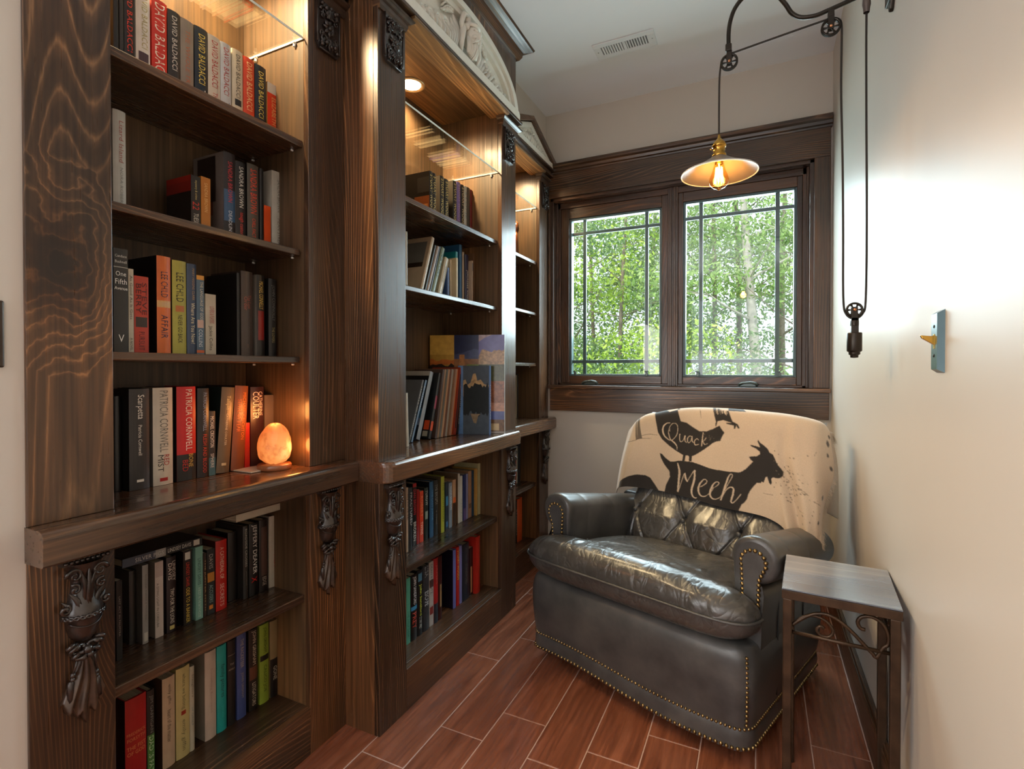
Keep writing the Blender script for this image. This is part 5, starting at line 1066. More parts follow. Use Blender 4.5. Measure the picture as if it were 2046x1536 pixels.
# paperback lying across the tops on the lower shelf: spine towards the room
r_ = free_box_book('book', 'black paperback lying flat across the tops of standing books, lower shelf', None, (-1.372, 0.700, 0.6985), (0.11, 0.021, 0.196), (R(-90-0.6), 0, 0), paper('#16181c'))
for (a, b, c) in ((0.0, 0.075, '#3a4250'), (0.075, 0.10, '#8a8a86')):
    MB().box(0.0001, 0.0005, -0.0104, 0.0104, a, b).build('spine_band', paper(c), r_, local=True)
spine_text(r_, 'SILVER PIGS', '#b8b8b4', 0.028, 0.095, 0, -0.010)
spine_text(r_, 'LINDSEY DAVIS', '#c8c4ba', 0.105, 0.165, 0, -0.010)
MB().box(0.0002, 0.0007, -0.0075, 0.0075, 0.172, 0.188).build('sticker', paper('#b8b4a8'), r_, local=True)
r_ = free_box_book('book', 'cream hardback lying flat on top of the standing books under the ledge', None, (-1.345, 0.978, 0.7385), (0.135, 0.024, 0.150), (R(-90), 0, 0), paper('#b0a794'))
# pamphlet under the lamp
r_ = empty('pamphlet', (-1.33, 1.035, 0.873)); tag(r_, 'thin white booklet lying flat on the ledge half under the salt lamp', 'booklet')
MB().box(-0.045, 0.045, -0.055, 0.055, 0, 0.0035).build('sheets', paper('#c9bda8'), r_, local=True, bevel=0.0008)
BL_S = [0, 0.06, 0.2, 0.38, 0.55, 0.7, 0.82, 0.91, 1.0]
BL_T = [0, 0.18, 0.36, 0.5, 0.6, 0.78, 1.0]
BL_G = [[[-0.454,0.7,0.541],[-0.369,0.6,0.599],[-0.202,0.57,0.625],[-0.01,0.55,0.623],[0.162,0.55,0.61],[0.319,0.54,0.603],[0.419,0.53,0.561],[0.477,0.52,0.512],[0.498,0.56,0.534]],[[-0.435,0.7,0.654],[-0.341,0.6,0.737],[-0.202,0.58,0.746],[-0.025,0.57,0.749],[0.139,0.57,0.733],[0.291,0.57,0.732],[0.383,0.57,0.715],[0.478,0.57,0.672],[0.479,0.66,0.653]],[[-0.405,0.7,0.776],[-0.319,0.62,0.85],[-0.208,0.61,0.866],[-0.051,0.605,0.875],[0.102,0.605,0.874],[0.257,0.605,0.88],[0.358,0.61,0.867],[0.457,0.62,0.833],[0.502,0.7,0.784]],[[-0.375,0.7,0.866],[-0.299,0.65,0.924],[-0.206,0.65,0.957],[-0.062,0.65,0.983],[0.088,0.65,0.989],[0.231,0.65,0.986],[0.373,0.65,0.976],[0.456,0.67,0.953],[0.48,0.73,0.923]],[[-0.385,0.75,0.836],[-0.299,0.725,0.92],[-0.206,0.725,0.953],[-0.062,0.725,0.979],[0.088,0.725,0.985],[0.231,0.725,0.982],[0.373,0.725,0.972],[0.456,0.745,0.949],[0.48,0.78,0.893]],[[-0.375,0.83,0.706],[-0.299,0.78,0.764],[-0.206,0.78,0.797],[-0.062,0.78,0.823],[0.088,0.78,0.829],[0.231,0.78,0.826],[0.373,0.78,0.816],[0.456,0.8,0.793],[0.48,0.86,0.763]],[[-0.375,0.84,0.506],[-0.299,0.79,0.564],[-0.206,0.79,0.597],[-0.062,0.79,0.623],[0.088,0.79,0.629],[0.231,0.79,0.626],[0.373,0.79,0.616],[0.456,0.81,0.593],[0.48,0.87,0.563]]]
BL_DARK = [[(0.2584,0.2421),(0.2708,0.2382),(0.2888,0.2144),(0.3122,0.1957),(0.3325,0.199),(0.353,0.2084),(0.3871,0.2111),(0.4209,0.2149),(0.4534,0.2111),(0.4951,0.2046),(0.5358,0.2053),(0.5788,0.2066),(0.6209,0.2091),(0.6427,0.227),(0.6633,0.2511),(0.6764,0.266),(0.6684,0.2728),(0.6626,0.2854),(0.6773,0.2897),(0.6937,0.2919),(0.7101,0.3049),(0.7089,0.3152),(0.6958,0.3264),(0.6783,0.3339),(0.6733,0.341),(0.6926,0.3394),(0.7139,0.3345),(0.7103,0.3474),(0.7052,0.3605),(0.7092,0.3703),(0.7162,0.3566),(0.7336,0.3456),(0.7492,0.3321),(0.7564,0.3176),(0.7732,0.3133),(0.7804,0.2996),(0.7887,0.2764),(0.8,0.2624),(0.8095,0.2485),(0.806,0.23),(0.7934,0.2172),(0.7727,0.2111),(0.7547,0.2104),(0.7471,0.2011),(0.7475,0.1857),(0.7397,0.1733),(0.7323,0.1822),(0.7277,0.2075),(0.7187,0.2031),(0.7071,0.1763),(0.7001,0.1801),(0.6942,0.1702),(0.6801,0.1696),(0.6645,0.1486),(0.6488,0.1205),(0.6405,0.0997),(0.634,0.0724),(0.6216,0.0496),(0.6122,0.0373),(0.6014,0.0085),(0.5927,-0.0083),(0.5363,-0.0083),(0.4602,-0.0083),(0.3799,-0.0083),(0.277,-0.0083),(0.2826,0.005),(0.2883,0.0438),(0.2998,0.0765),(0.3084,0.1005),(0.3058,0.1365),(0.2944,0.1526),(0.2797,0.1761),(0.2646,0.2113)],[(0.0157,-0.0083),(0.0579,-0.0008),(0.0591,0.0365),(0.1032,0.0622),(0.1486,0.082),(0.1884,0.0874),(0.2126,0.0762),(0.2308,0.0446),(0.2657,-0.0001),(0.2742,-0.0083),(0.1683,-0.0083)],[(0.2925,0.4949),(0.3478,0.5152),(0.2791,0.6318),(0.2744,0.6569),(0.3679,0.4308),(0.4002,0.4244),(0.4319,0.4069),(0.4681,0.39),(0.5026,0.3928),(0.5192,0.4002),(0.5301,0.4035),(0.5487,0.4146),(0.5617,0.4203),(0.5692,0.4082),(0.5762,0.3977),(0.5818,0.3914),(0.573,0.3783),(0.5621,0.3526),(0.5442,0.3482),(0.5279,0.3376),(0.5045,0.3166),(0.4738,0.2897),(0.4365,0.2589),(0.4213,0.2486),(0.4156,0.2182),(0.403,0.2136),(0.4056,0.2449),(0.3985,0.2481),(0.3896,0.2449),(0.3826,0.2115),(0.37,0.2088),(0.377,0.2459),(0.3443,0.2656),(0.3087,0.2939),(0.2696,0.3313),(0.242,0.3747),(0.23,0.412),(0.1395,0.6457),(0.1813,0.6178)],[(0.4008,0.6064),(0.4424,0.6047),(0.5712,0.5012),(0.6703,0.5073),(0.6043,0.6247),(0.5744,0.6388),(0.5433,0.6589),(0.6166,0.441),(0.6373,0.43),(0.6427,0.414),(0.6369,0.4101),(0.6307,0.4234),(0.6249,0.4096),(0.6195,0.4103),(0.6214,0.423),(0.5919,0.4292),(0.5895,0.4343),(0.6116,0.4354),(0.5767,0.4454),(0.5519,0.4387),(0.5471,0.417),(0.5418,0.4167),(0.5445,0.4373),(0.4743,0.6552),(0.4531,0.6388),(0.4336,0.6428),(0.4753,0.4413),(0.4203,0.6464),(0.4001,0.6352)]]
BL_CREAM = [[[(312,382),(311,384),(309,386),(307,389),(307,391),(307,395),(309,400),(311,405),(313,409),(316,412),(320,416),(323,418),(327,420),(331,420),(336,420),(340,419),(343,417),(346,415),(348,411),(350,407),(351,402),(352,396),(352,388),(351,379),(350,372),(348,365),(345,358),(342,352),(338,346),(333,340),(328,335),(323,331),(318,329),(314,330),(309,332),(305,335),(300,339),(296,343),(292,347),(288,351),(284,356),(282,362),(279,368),(276,375),(275,381),(274,387),(274,393),(274,399),(275,404),(278,409),(281,413),(285,417),(289,420),(293,422),(298,423),(303,423),(308,423)],[(310,380),(308,383),(306,385),(305,388),(304,392),(305,396),(306,401),(308,406),(311,410),(314,414),(317,418),(321,421),(326,423),(331,423),(336,423),(341,422),(345,419),(348,416),(351,412),(353,408),(354,402),(355,396),(355,388),(354,379),(353,371),(351,364),(348,356),(344,350),(340,344),(335,338),(330,332),(324,328),(318,326),(313,326),(307,328),(302,331),(298,335),(293,338),(288,342),(283,346),(279,352),(275,358),(271,365),(268,373),(266,380),(265,387),(265,394),(266,401),(268,407),(271,413),(276,418),(281,421),(286,424),(292,426),(297,426),(302,426),(308,426)]],[[(312,395),(309,392),(306,389),(303,386),(301,381),(301,375),(302,369),(304,362),(306,355),(308,348),(310,341),(313,335),(316,329),(321,324),(326,320),(331,316),(335,312),(338,308),(342,303),(345,299),(347,294),(348,289),(348,283),(348,278),(348,272)],[(314,394),(311,391),(308,388),(306,384),(304,381),(304,376),(306,369),(308,363),(310,356),(312,350),(314,344),(317,338),(320,333),(324,329),(329,326),(334,322),(339,318),(343,312),(346,307),(349,301),(350,296),(351,290),(351,284),(350,278),(350,272)]],[[(363,369),(363,361),(363,353),(363,345),(363,338),(364,332),(365,328),(367,324),(370,322),(374,323),(377,325),(381,328),(384,333),(388,340),(391,350),(394,358),(394,360),(392,359),(391,351),(390,342),(390,334),(392,329),(394,326),(397,324),(399,322)],[(368,369),(367,361),(367,353),(367,345),(367,339),(367,334),(368,330),(370,327),(371,326),(373,326),(376,327),(379,330),(382,334),(385,341),(388,351),(390,360),(394,365),(396,359),(395,351),(394,342),(394,335),(394,332),(396,329),(398,327),(401,324)]],[[(428,361),(425,362),(422,363),(418,363),(414,362),(411,358),(407,353),(404,347),(403,341),(403,336),(404,330),(406,325),(409,322),(413,322),(416,325),(420,330),(424,335),(426,342),(429,351),(431,358),(430,360),(429,359),(428,351),(428,342),(428,335),(430,331),(432,329),(435,327),(437,325)],[(428,358),(424,359),(421,360),(418,360),(416,359),(413,356),(410,351),(408,346),(407,341),(407,337),(407,331),(409,327),(410,325),(412,325),(415,328),(419,331),(422,336),(424,342),(426,351),(428,359),(430,364),(432,359),(432,352),(432,343),(432,337),(433,334),(434,332),(437,330),(439,327)]],[[(464,346),(461,349),(459,351),(456,353),(453,353),(449,350),(445,346),(441,340),(438,335),(438,329),(438,323),(439,318),(442,315),(447,315),(452,317),(458,320),(463,323)],[(462,344),(459,346),(457,349),(455,350),(453,350),(451,348),(447,344),(444,339),(442,334),(442,330),(442,325),(443,321),(444,319),(447,319),(452,320),(458,323),(463,325)]],[[(484,386),(483,378),(481,370),(480,362),(479,352),(477,343),(476,333),(474,323),(472,313)],[(487,386),(486,378),(485,370),(484,362),(483,352),(482,343),(480,333),(478,323),(476,314)]],[[(480,340),(483,342),(486,343),(488,344),(491,347),(494,350),(496,354),(498,358),(500,362)],[(479,342),(482,344),(485,345),(487,346),(490,348),(492,351),(494,355),(496,359),(498,363)]],[[(482,340),(483,336),(485,331),(487,327),(490,325),(494,326),(498,328),(502,331),(506,333)],[(485,342),(486,338),(488,333),(489,330),(491,328),(494,328),(498,330),(502,333),(506,335)]],[[(345,192),(346,180),(348,169),(349,157),(350,145),(350,133),(348,119),(347,105),(346,89),(344,72),(343,54),(342,36),(340,18)],[(349,194),(352,183),(355,172),(357,161),(359,148),(359,135),(358,120),(356,106),(354,90),(353,73),(351,56),(349,37),(347,19)]],[[(347,22),(351,36),(355,50),(358,64),(362,78),(366,93),(370,107),(374,121),(377,131),(379,136),(380,137),(382,138),(384,140)],[(345,22),(349,36),(352,50),(356,65),(360,79),(363,93),(367,108),(371,121),(374,132),(377,138),(379,140),(381,142),(382,143)]],[[(378,137),(378,129),(378,121),(378,114),(379,106),(381,101),(384,97),(386,94),(389,90)],[(383,139),(384,132),(385,124),(386,117),(387,111),(388,107),(389,103),(391,99),(392,94)]],[[(390,93),(396,105),(401,118),(407,130),(412,141),(417,150),(421,157),(425,164),(429,171)],[(388,94),(394,106),(399,119),(405,131),(410,142),(414,151),(418,159),(422,166),(426,173)]],[[(426,172),(423,156),(422,141),(420,125),(417,110),(414,95),(410,80),(406,64),(404,51),(404,39),(404,29),(406,21),(408,14),(411,10),(415,7),(419,6),(422,6),(425,7),(427,10),(429,12),(430,14)],[(432,173),(430,158),(429,142),(428,127),(426,111),(422,95),(418,79),(414,64),(412,52),(411,42),(411,33),(412,25),(413,20),(415,16),(418,13),(421,12),(423,11),(425,11),(426,12),(427,14),(429,16)]],[[(441,74),(447,80),(453,85),(459,91),(465,97),(469,103),(474,109),(478,115),(480,121),(481,126),(481,131),(479,134),(477,136),(474,137),(471,136),(466,134),(462,130),(457,123),(452,115),(446,105),(442,96),(439,86),(436,76),(435,66),(434,56),(436,48),(438,40),(441,34),(445,29),(450,27),(455,27),(460,29),(466,32),(472,38),(478,46),(485,54),(490,63),(495,71),(500,80),(503,88),(507,97)],[(440,76),(446,82),(452,88),(458,94),(463,100),(468,106),(472,112),(476,117),(478,121),(478,125),(478,128),(477,131),(475,132),(473,132),(470,132),(467,130),(464,126),(460,120),(456,112),(451,103),(448,94),(445,85),(443,76),(442,68),(442,60),(442,53),(444,46),(446,40),(449,36),(452,33),(456,33),(460,34),(465,36),(471,41),(477,48),(483,56),(489,65),(493,73),(498,81),(501,89),(506,98)]],[[(494,86),(499,91),(505,96),(510,101),(515,106),(520,112),(525,118),(529,124),(532,129),(533,134),(533,138),(531,140),(529,142),(526,141),(522,140),(517,137),(513,132),(508,125),(503,116),(498,106),(495,97),(491,86),(488,76),(486,65),(486,55),(486,47),(488,40),(491,35),(495,31),(499,30),(504,30),(510,32),(515,35),(520,40),(526,45),(531,52),(536,62),(542,73),(548,87),(554,101),(559,114)],[(493,89),(499,94),(504,99),(509,103),(514,108),(519,114),(523,120),(527,126),(530,130),(530,133),(530,135),(529,137),(528,138),(525,137),(522,136),(518,133),(515,128),(511,122),(507,114),(504,104),(500,95),(498,86),(495,76),(494,66),(493,58),(493,52),(494,46),(496,41),(498,38),(501,36),(505,36),(510,36),(515,39),(519,43),(524,48),(530,54),(535,63),(540,74),(546,88),(552,102),(558,115)]],[[(545,80),(552,98),(560,116),(567,133),(574,147),(579,159),(584,169),(588,178),(591,185),(592,191),(591,195),(589,197),(587,198),(584,197),(581,194),(578,190),(574,183),(570,175),(566,164),(562,152),(558,139),(553,125),(549,110),(545,94),(541,80),(538,68),(535,58),(533,47),(530,37)],[(543,81),(550,99),(558,117),(565,134),(572,148),(577,160),(582,170),(586,179),(588,185),(589,190),(589,193),(587,194),(586,194),(585,194),(583,191),(580,187),(578,182),(574,173),(571,162),(567,150),(563,138),(559,124),(555,109),(551,94),(547,80),(544,68),(541,57),(538,47),(535,36)]],[[(540,54),(544,66),(549,79),(554,91),(558,100),(563,108),(568,114),(572,119),(575,122),(579,123),(582,122),(584,121),(585,118),(585,113),(584,105),(582,95),(581,86),(578,76),(575,65),(573,54),(571,45),(572,39),(574,35),(577,34),(580,36),(584,40),(588,46),(593,54),(598,62),(602,70),(606,78),(611,87),(615,96)],[(537,55),(542,67),(547,80),(552,92),(556,102),(561,110),(566,117),(571,122),(575,126),(579,128),(584,129),(587,127),(590,122),(591,115),(590,106),(588,95),(587,85),(584,75),(581,63),(578,53),(576,47),(576,43),(577,40),(578,39),(580,40),(583,43),(587,49),(592,56),(596,63),(600,71),(605,80),(609,88),(614,97)]],[[(462,491),(419,613),(466,486),(421,618),(469,482),(471,480),(423,626),(475,474),(425,632)],[(420,608),(465,492),(467,490),(424,615),(425,618),(426,621),(475,479),(427,628),(479,473)]],[[(441,620),(489,479),(442,629),(493,471),(496,469),(498,473),(498,478),(498,482),(452,620),(452,622),(452,628),(452,634),(453,639)],[(443,618),(444,623),(493,476),(495,473),(495,473),(495,474),(447,626),(450,620),(497,487),(455,621),(502,478),(455,633),(507,468)]],[[(488,615),(484,618),(480,620),(521,482),(520,479),(521,475),(475,634),(526,469),(480,639),(483,639),(535,469),(490,635),(540,473)],[(488,619),(484,621),(525,481),(478,626),(476,627),(476,629),(525,474),(479,635),(530,470),(483,636),(534,471),(490,633),(493,631)]],[[(512,609),(548,491),(504,618),(544,482),(544,478),(500,631),(549,473),(553,472),(510,635)],[(552,492),(509,617),(548,484),(503,625),(502,626),(502,627),(550,476),(508,631),(557,474)]],[[(526,613),(562,489),(520,619),(517,622),(515,626),(516,630),(563,473),(521,635),(524,636),(571,472),(529,630),(574,480),(533,621),(572,487),(570,489),(529,614),(565,492)],[(566,489),(524,619),(520,622),(561,481),(561,480),(562,478),(520,630),(567,474),(524,633),(525,632),(571,477),(572,481),(531,621),(571,485),(529,619),(567,487),(525,616)]],[[(585,494),(584,491),(543,617),(580,485),(579,481),(538,628),(584,474),(543,635),(590,470),(549,634),(594,476),(554,625),(595,484),(594,488),(553,615),(589,492),(550,611)],[(549,614),(585,488),(544,620),(541,622),(582,482),(583,480),(585,476),(588,474),(590,473),(548,632),(592,477),(593,481),(553,621),(553,620),(552,618),(588,489),(548,614)]]]
BL_THIN = [[[(52,314),(70,302),(84,298),(97,299),(107,302),(115,306),(120,310),(126,314),(135,318),(150,323),(168,328),(188,332),(208,334)],[(48,323),(68,307),(83,302),(95,303),(106,305),(113,309),(4,650),(124,317),(14,662),(149,326),(168,331),(188,335),(207,336)]],[[(138,341),(151,346),(164,352),(176,357),(189,360),(202,360),(215,358),(228,357),(240,355)],[(138,343),(150,349),(163,355),(176,360),(189,363),(202,363),(215,361),(228,359),(240,358)]],[[(698,122),(709,123),(720,124),(732,126),(744,128)],[(699,124),(709,125),(720,126),(732,128),(744,130)]],[[(853,120),(858,122),(863,125),(868,127),(873,129)],[(853,122),(859,124),(864,126),(869,128),(874,130)]],[[(858,208),(861,210),(864,211),(868,212),(871,212),(874,210),(877,208),(880,206),(883,204)],[(858,210),(862,211),(865,213),(868,214),(872,214),(875,212),(878,210),(881,208),(884,205)]],[[(911,373),(912,378),(914,382),(916,386),(918,390)],[(909,373),(911,378),(913,382),(914,386),(916,390)]],[[(898,190),(905,190),(913,190),(924,189),(940,187)],[(899,193),(906,193),(914,192),(925,191),(942,188)]]]
# ------------------------------------------------------------------ leather armchair
from mathutils import noise as mnoise
def leather():
    t = NT('worn_charcoal_leather')
    v = coords(t, (1, 1, 1), rand=False)
    n1 = t.n('TexNoise', i_Scale=7.0, i_Detail=4.0, i_Roughness=0.6); t.l(v, n1.inputs['Vector'])
    n2 = t.n('TexNoise', i_Scale=160.0, i_Detail=2.0); t.l(v, n2.inputs['Vector'])
    v3 = t.n('TexVoronoi', feature='DISTANCE_TO_EDGE'); v3.inputs['Scale'].default_value = 130.0; t.l(v, v3.inputs['Vector'])
    c = t.ramp(n1.outputs[0], [(0.30, (0.040, 0.040, 0.040, 1)), (0.55, (0.075, 0.073, 0.069, 1)), (0.78, (0.12, 0.112, 0.10, 1))])
    t.set(Base_Color=c, Roughness=t.ramp(n1.outputs[0], [(0.3, (0.30,)*3), (0.7, (0.42,)*3)]), Coat_Weight=0.25, Coat_Roughness=0.25)
    h = t.math('ADD', t.math('MULTIPLY', n2.outputs[0], 0.5), t.math('MULTIPLY', v3.outputs['Distance'], 0.8))
    t.bump(h, 0.16, 0.0012)
    return t.mat
M_LEATH = leather()
def leather_wrinkled(bs=0.36, kk=1.0):
    t = NT('creased_seat_leather')
    v = coords(t, (1, 1, 1), rand=False)
    n1 = t.n('TexNoise', i_Scale=6.0, i_Detail=4.0, i_Roughness=0.6); t.l(v, n1.inputs['Vector'])
    wn = t.n('TexNoise', i_Scale=9.0, i_Detail=3.0); t.l(v, wn.inputs['Vector'])
    v = coords(t, (1.5, 0.75, 1.2), rand=False)
    r1 = t.n('TexNoise', i_Scale=7.0*kk, i_Detail=1.5, i_Distortion=1.2); t.l(v, r1.inputs['Vector'])
    cre = t.math('POWER', t.math('SUBTRACT', 1.0, t.math('ABSOLUTE', t.math('SUBTRACT', t.math('MULTIPLY', r1.outputs[0], 2.0), 1.0))), 5.0)
    r2 = t.n('TexNoise', i_Scale=15.0*kk, i_Detail=1.0, i_Distortion=1.0); t.l(v, r2.inputs['Vector'])
    cre2 = t.math('POWER', t.math('SUBTRACT', 1.0, t.math('ABSOLUTE', t.math('SUBTRACT', t.math('MULTIPLY', r2.outputs[0], 2.0), 1.0))), 6.0)
    n2 = t.n('TexNoise', i_Scale=45.0, i_Detail=3.0); t.l(v, n2.inputs['Vector'])
    c = t.ramp(n1.outputs[0], [(0.30, (0.036, 0.035, 0.034, 1)), (0.6, (0.070, 0.066, 0.060, 1)), (0.8, (0.11, 0.10, 0.088, 1))])
    t.set(Base_Color=c, Roughness=t.ramp(n1.outputs[0], [(0.3, (0.26,)*3), (0.7, (0.36,)*3)]), Coat_Weight=0.6, Coat_Roughness=0.22)
    h = t.math('ADD', t.math('MULTIPLY', n2.outputs[0], 0.25), t.math('ADD', t.math('MULTIPLY', cre, -0.9), t.math('MULTIPLY', cre2, -0.4)))
    t.bump(h, bs, 0.010)
    return t.mat
M_LEATW = leather_wrinkled(); M_LEATB = leather_wrinkled(0.30, 1.1)
M_SEAM = plain('black_leather_seam', (0.012, 0.012, 0.012), rough=0.5)
M_NAIL = plain('antique_brass_nailheads', (0.34, 0.235, 0.10), rough=0.28, metal=1.0, noise=0.3, nscale=60)

chair = empty('armchair', (-0.448, 1.760, 0), R(-19.0))
tag(chair, 'charcoal leather rolled-arm chair with brass nailhead trim in front of the window', 'armchair')
XL, XRt = -0.405, 0.452; XC = (XL+XRt)/2; HW = (XRt-XL)/2; DEP = 0.70
def hem(lx, ly): return 0.050 + 0.012*math.sin(2*math.pi*(lx-XL)/(2*HW))*max(0, 1-ly/0.3) - 0.035*ly
def rake(ly): return -0.17*(ly-0.10)
# perimeter of the base: rounded front corners
def perim():
    pts = []; r_ = 0.055
    for i in range(14): pts.append((XL, DEP-0.0+(-DEP+r_)*i/13))
    for i in range(1, 7):
        a = math.pi + math.pi/2*i/6; pts.append((XL+r_+r_*math.cos(a), r_+r_*math.sin(a)))
    for i in range(1, 30): pts.append((XL+r_+(2*HW-2*r_)*i/30, -0.012*math.sin(math.pi*i/30)))
    for i in range(0, 7):
        a = 1.5*math.pi + math.pi/2*i/6; pts.append((XRt-r_+r_*math.cos(a), r_+r_*math.sin(a)))
    for i in range(1, 14): pts.append((XRt, r_+(DEP-r_)*i/13))
    return pts
PER = perim(); PC = (XC, 0.35)
def ring(z_of, inset, bulge=0.0):
    out = []
    for (x, y) in PER:
        d = Vector((x-PC[0], 0 if y > 0.06 else y-0.06)); n_ = Vector(((x-PC[0])/HW if abs(x-PC[0]) > HW-0.06 else 0, -1 if y < 0.06 else 0))
        if n_.length > 0: n_.normalize()
        out.append((x - n_.x*(inset-bulge), y - n_.y*(inset-bulge), z_of(x, y)))
    return out
m = MB(); rows = []
zt = lambda x, y: 0.348 + 0.45*rake(y)
lev = [(0.0, 0.004), (0.10, 0.0), (0.16, 0.001), (0.20, 0.004), (0.21, 0.007), (0.22, 0.004), (0.30, 0.0), (0.45, -0.006), (0.65, -0.011), (0.82, -0.010), (0.92, -0.003), (0.97, 0.008), (1.0, 0.026), (1.005, 0.06)]
for f_, ins in lev:
    rows.append(ring(lambda x, y: hem(x, y) + f_*(zt(x, y)-hem(x, y)), ins))
m.grid(rows)
m.add(rows[0], [tuple(range(len(PER)))]); m.add(rows[-1], [tuple(range(len(PER)))])
m.build('base_upholstery', M_LEATH, chair, local=True, subsurf=1)
# swivel base under the hem
MB().lathe([(0.0, 0.0), (0.20, 0.0), (0.205, 0.012), (0.19, 0.020), (0.05, 0.030), (0.05, 0.075), (0.0, 0.075)], (XC, 0.37, 0.0), 28).build('swivel_base', M_BLACK, chair, local=True)
# nailhead rows
def nails(name, pts, r_=0.0048, step=0.0135):
    m = MB(); pts = [Vector(p) for p in pts]; acc = 0.0; d0 = 0.0
    nxt = step*0.5
    for a, b in zip(pts[:-1], pts[1:]):
        L = (b-a).length
        while nxt <= d0+L:
            p = a + (b-a)*((nxt-d0)/L); m.ball(p, r_, 7, 5); nxt += step
        d0 += L
    return m.build(name, M_NAIL, chair, local=True)
def lift(pts, e):
    out = []
    for p in pts:
        x, y, z = p; nx = (1 if x > XC else -1) if abs(x-PC[0]) > HW-0.05 else 0; ny = -1 if y < 0.05 else 0
        out.append((x+nx*e, y+ny*e, z))
    return out
r0 = ring(lambda x, y: hem(x, y)+0.008, 0.0035); r1 = ring(lambda x, y: hem(x, y)+0.21*(zt(x, y)-hem(x, y)), 0.0065)
k0, k1 = 13, len(PER)
nails('hem_nailhead_trim', lift(r0[k0:], 0.001), 0.0062, 0.0160); nails('upper_nailhead_trim', lift(r1[k0:], 0.001), 0.0052, 0.0135)
nails('corner_nailhead_trim', [(XRt-0.012, 0.012, 0.125), (XRt-0.010, 0.010, 0.22), (XRt-0.012, 0.012, 0.335)], 0.0052, 0.0140)
# rolled arms
def arm(side, cx):
    r_ = empty('arm', (0, 0, 0)); r_.parent = chair
    Rr = 0.074; s = side
    prof = [(-s*0.060, 0.33)]                       # inner wall, from seat level up
    prof += [(-s*0.060, 0.42), (-s*0.056, 0.50)]
    for i in range(0, 17):
        a = math.pi*(0.92) - (math.pi*1.50)*i/16    # round over the top to the outside and under
        prof.append((s*(Rr*math.cos(a))*(1.0), 0.590 + Rr*math.sin(a)))
    prof += [(s*0.040, 0.505), (s*0.026, 0.46), (s*0.022, 0.40), (s*0.020, 0.30), (s*0.018, 0.12)]
    ys = [0.088, 0.090, 0.096, 0.106, 0.125, 0.16, 0.205, 0.211, 0.217, 0.26, 0.34, 0.385, 0.391, 0.397, 0.46, 0.55, 0.64, 0.70]
    rows = []
    for k, y in enumerate(ys):
        ins = {0: 0.020, 1: 0.009, 2: 0.003, 3: 0.0}.get(k, 0.0)
        if k in (7, 12): ins = 0.0035
        row = []
        for (px, pz) in prof:
            dx, dz = px, pz-0.59; L = math.hypot(dx, dz) or 1
            q = ins/L if pz > 0.50 else 0
            zz = pz - dz*q + (rake(y) if pz > 0.34 else rake(y)*0.3)
            row.append((cx + px - dx*q + (0.04*(y-0.1) if s < 0 else 0.0), y, zz))
        rows.append(row)
    m = MB(); m.grid(rows); m.add(rows[0], [tuple(range(len(prof)))]); m.add(rows[-1], [tuple(range(len(prof)))[::-1]])
    m.build('arm_roll', M_LEATH, r_, local=True, subsurf=1)
    # keyhole front panel and its nails
    cz = 0.592
    pts = [(cx - s*0.030, 0.46), (cx - s*0.032, 0.52)]
    for i in range(13):
        a = math.pi*1.08 - math.pi*1.30*i/12
        pts.append((cx - s*(-0.036*math.cos(a)) if False else cx + s*0.036*math.cos(a), cz - 0.006 + 0.036*math.sin(a)))
    pts += [(cx + s*0.016, 0.535), (cx + s*0.014, 0.46)]
    fp = MB(); inner = [(x, 0.084, z) for x, z in pts]; mid = [(cx+(x-cx)*0.9, 0.081, cz-0.02+(z-cz+0.02)*0.96) for x, z in pts]; outr = [(x, 0.091, z) for x, z in pts]
    fp.grid([outr, inner, mid], close_u=True); fp.add(mid, [tuple(range(len(mid)))])
    fp.build('arm_front_panel', M_LEATH, r_, local=True)
    o = nails('nailhead_trim', [(x, 0.083, z) for x, z in pts], 0.0062, 0.0150); o.parent = r_
    b = MB()
    for yy in (0.211, 0.391): b.ball((cx - s*0.060 + (0.04*(yy-0.1) if s < 0 else 0), yy, 0.475+rake(yy)), 0.009, 10, 7, sc=(0.6, 1, 1))
    o = b.build('arm_button', M_LEATH, r_, local=True)
    # outside panel seams
    sm = MB()
    for yy in (0.23, 0.36, 0.50):
        sm.tube([(cx + s*0.021, yy, 0.13), (cx + s*0.023, yy, 0.30), (cx + s*0.026, yy, 0.44)], 0.0022, 6)
    sm.build('side_seam', M_SEAM, r_, local=True)
    return r_
arm(-1, -0.338); arm(1, 0.432)
# outside panels under the arms
for s, x in ((-1, XL+0.002), (1, XRt-0.002)):
    m = MB(); rows = []
    for y in (0.10, 0.115, 0.30, 0.55, 0.70):
        ins = 0.012 if y == 0.10 else 0
        rows.append([(x - s*(0.02+ins), y, 0.36), (x - s*ins, y, 0.36), (x-s*ins, y, 0.47+rake(y)), (x - s*(0.012+ins), y, 0.50+rake(y)), (x-s*0.03, y, 0.52+rake(y))])
    m.grid(rows); m.build('outside_panel', M_LEATH, chair, local=True)
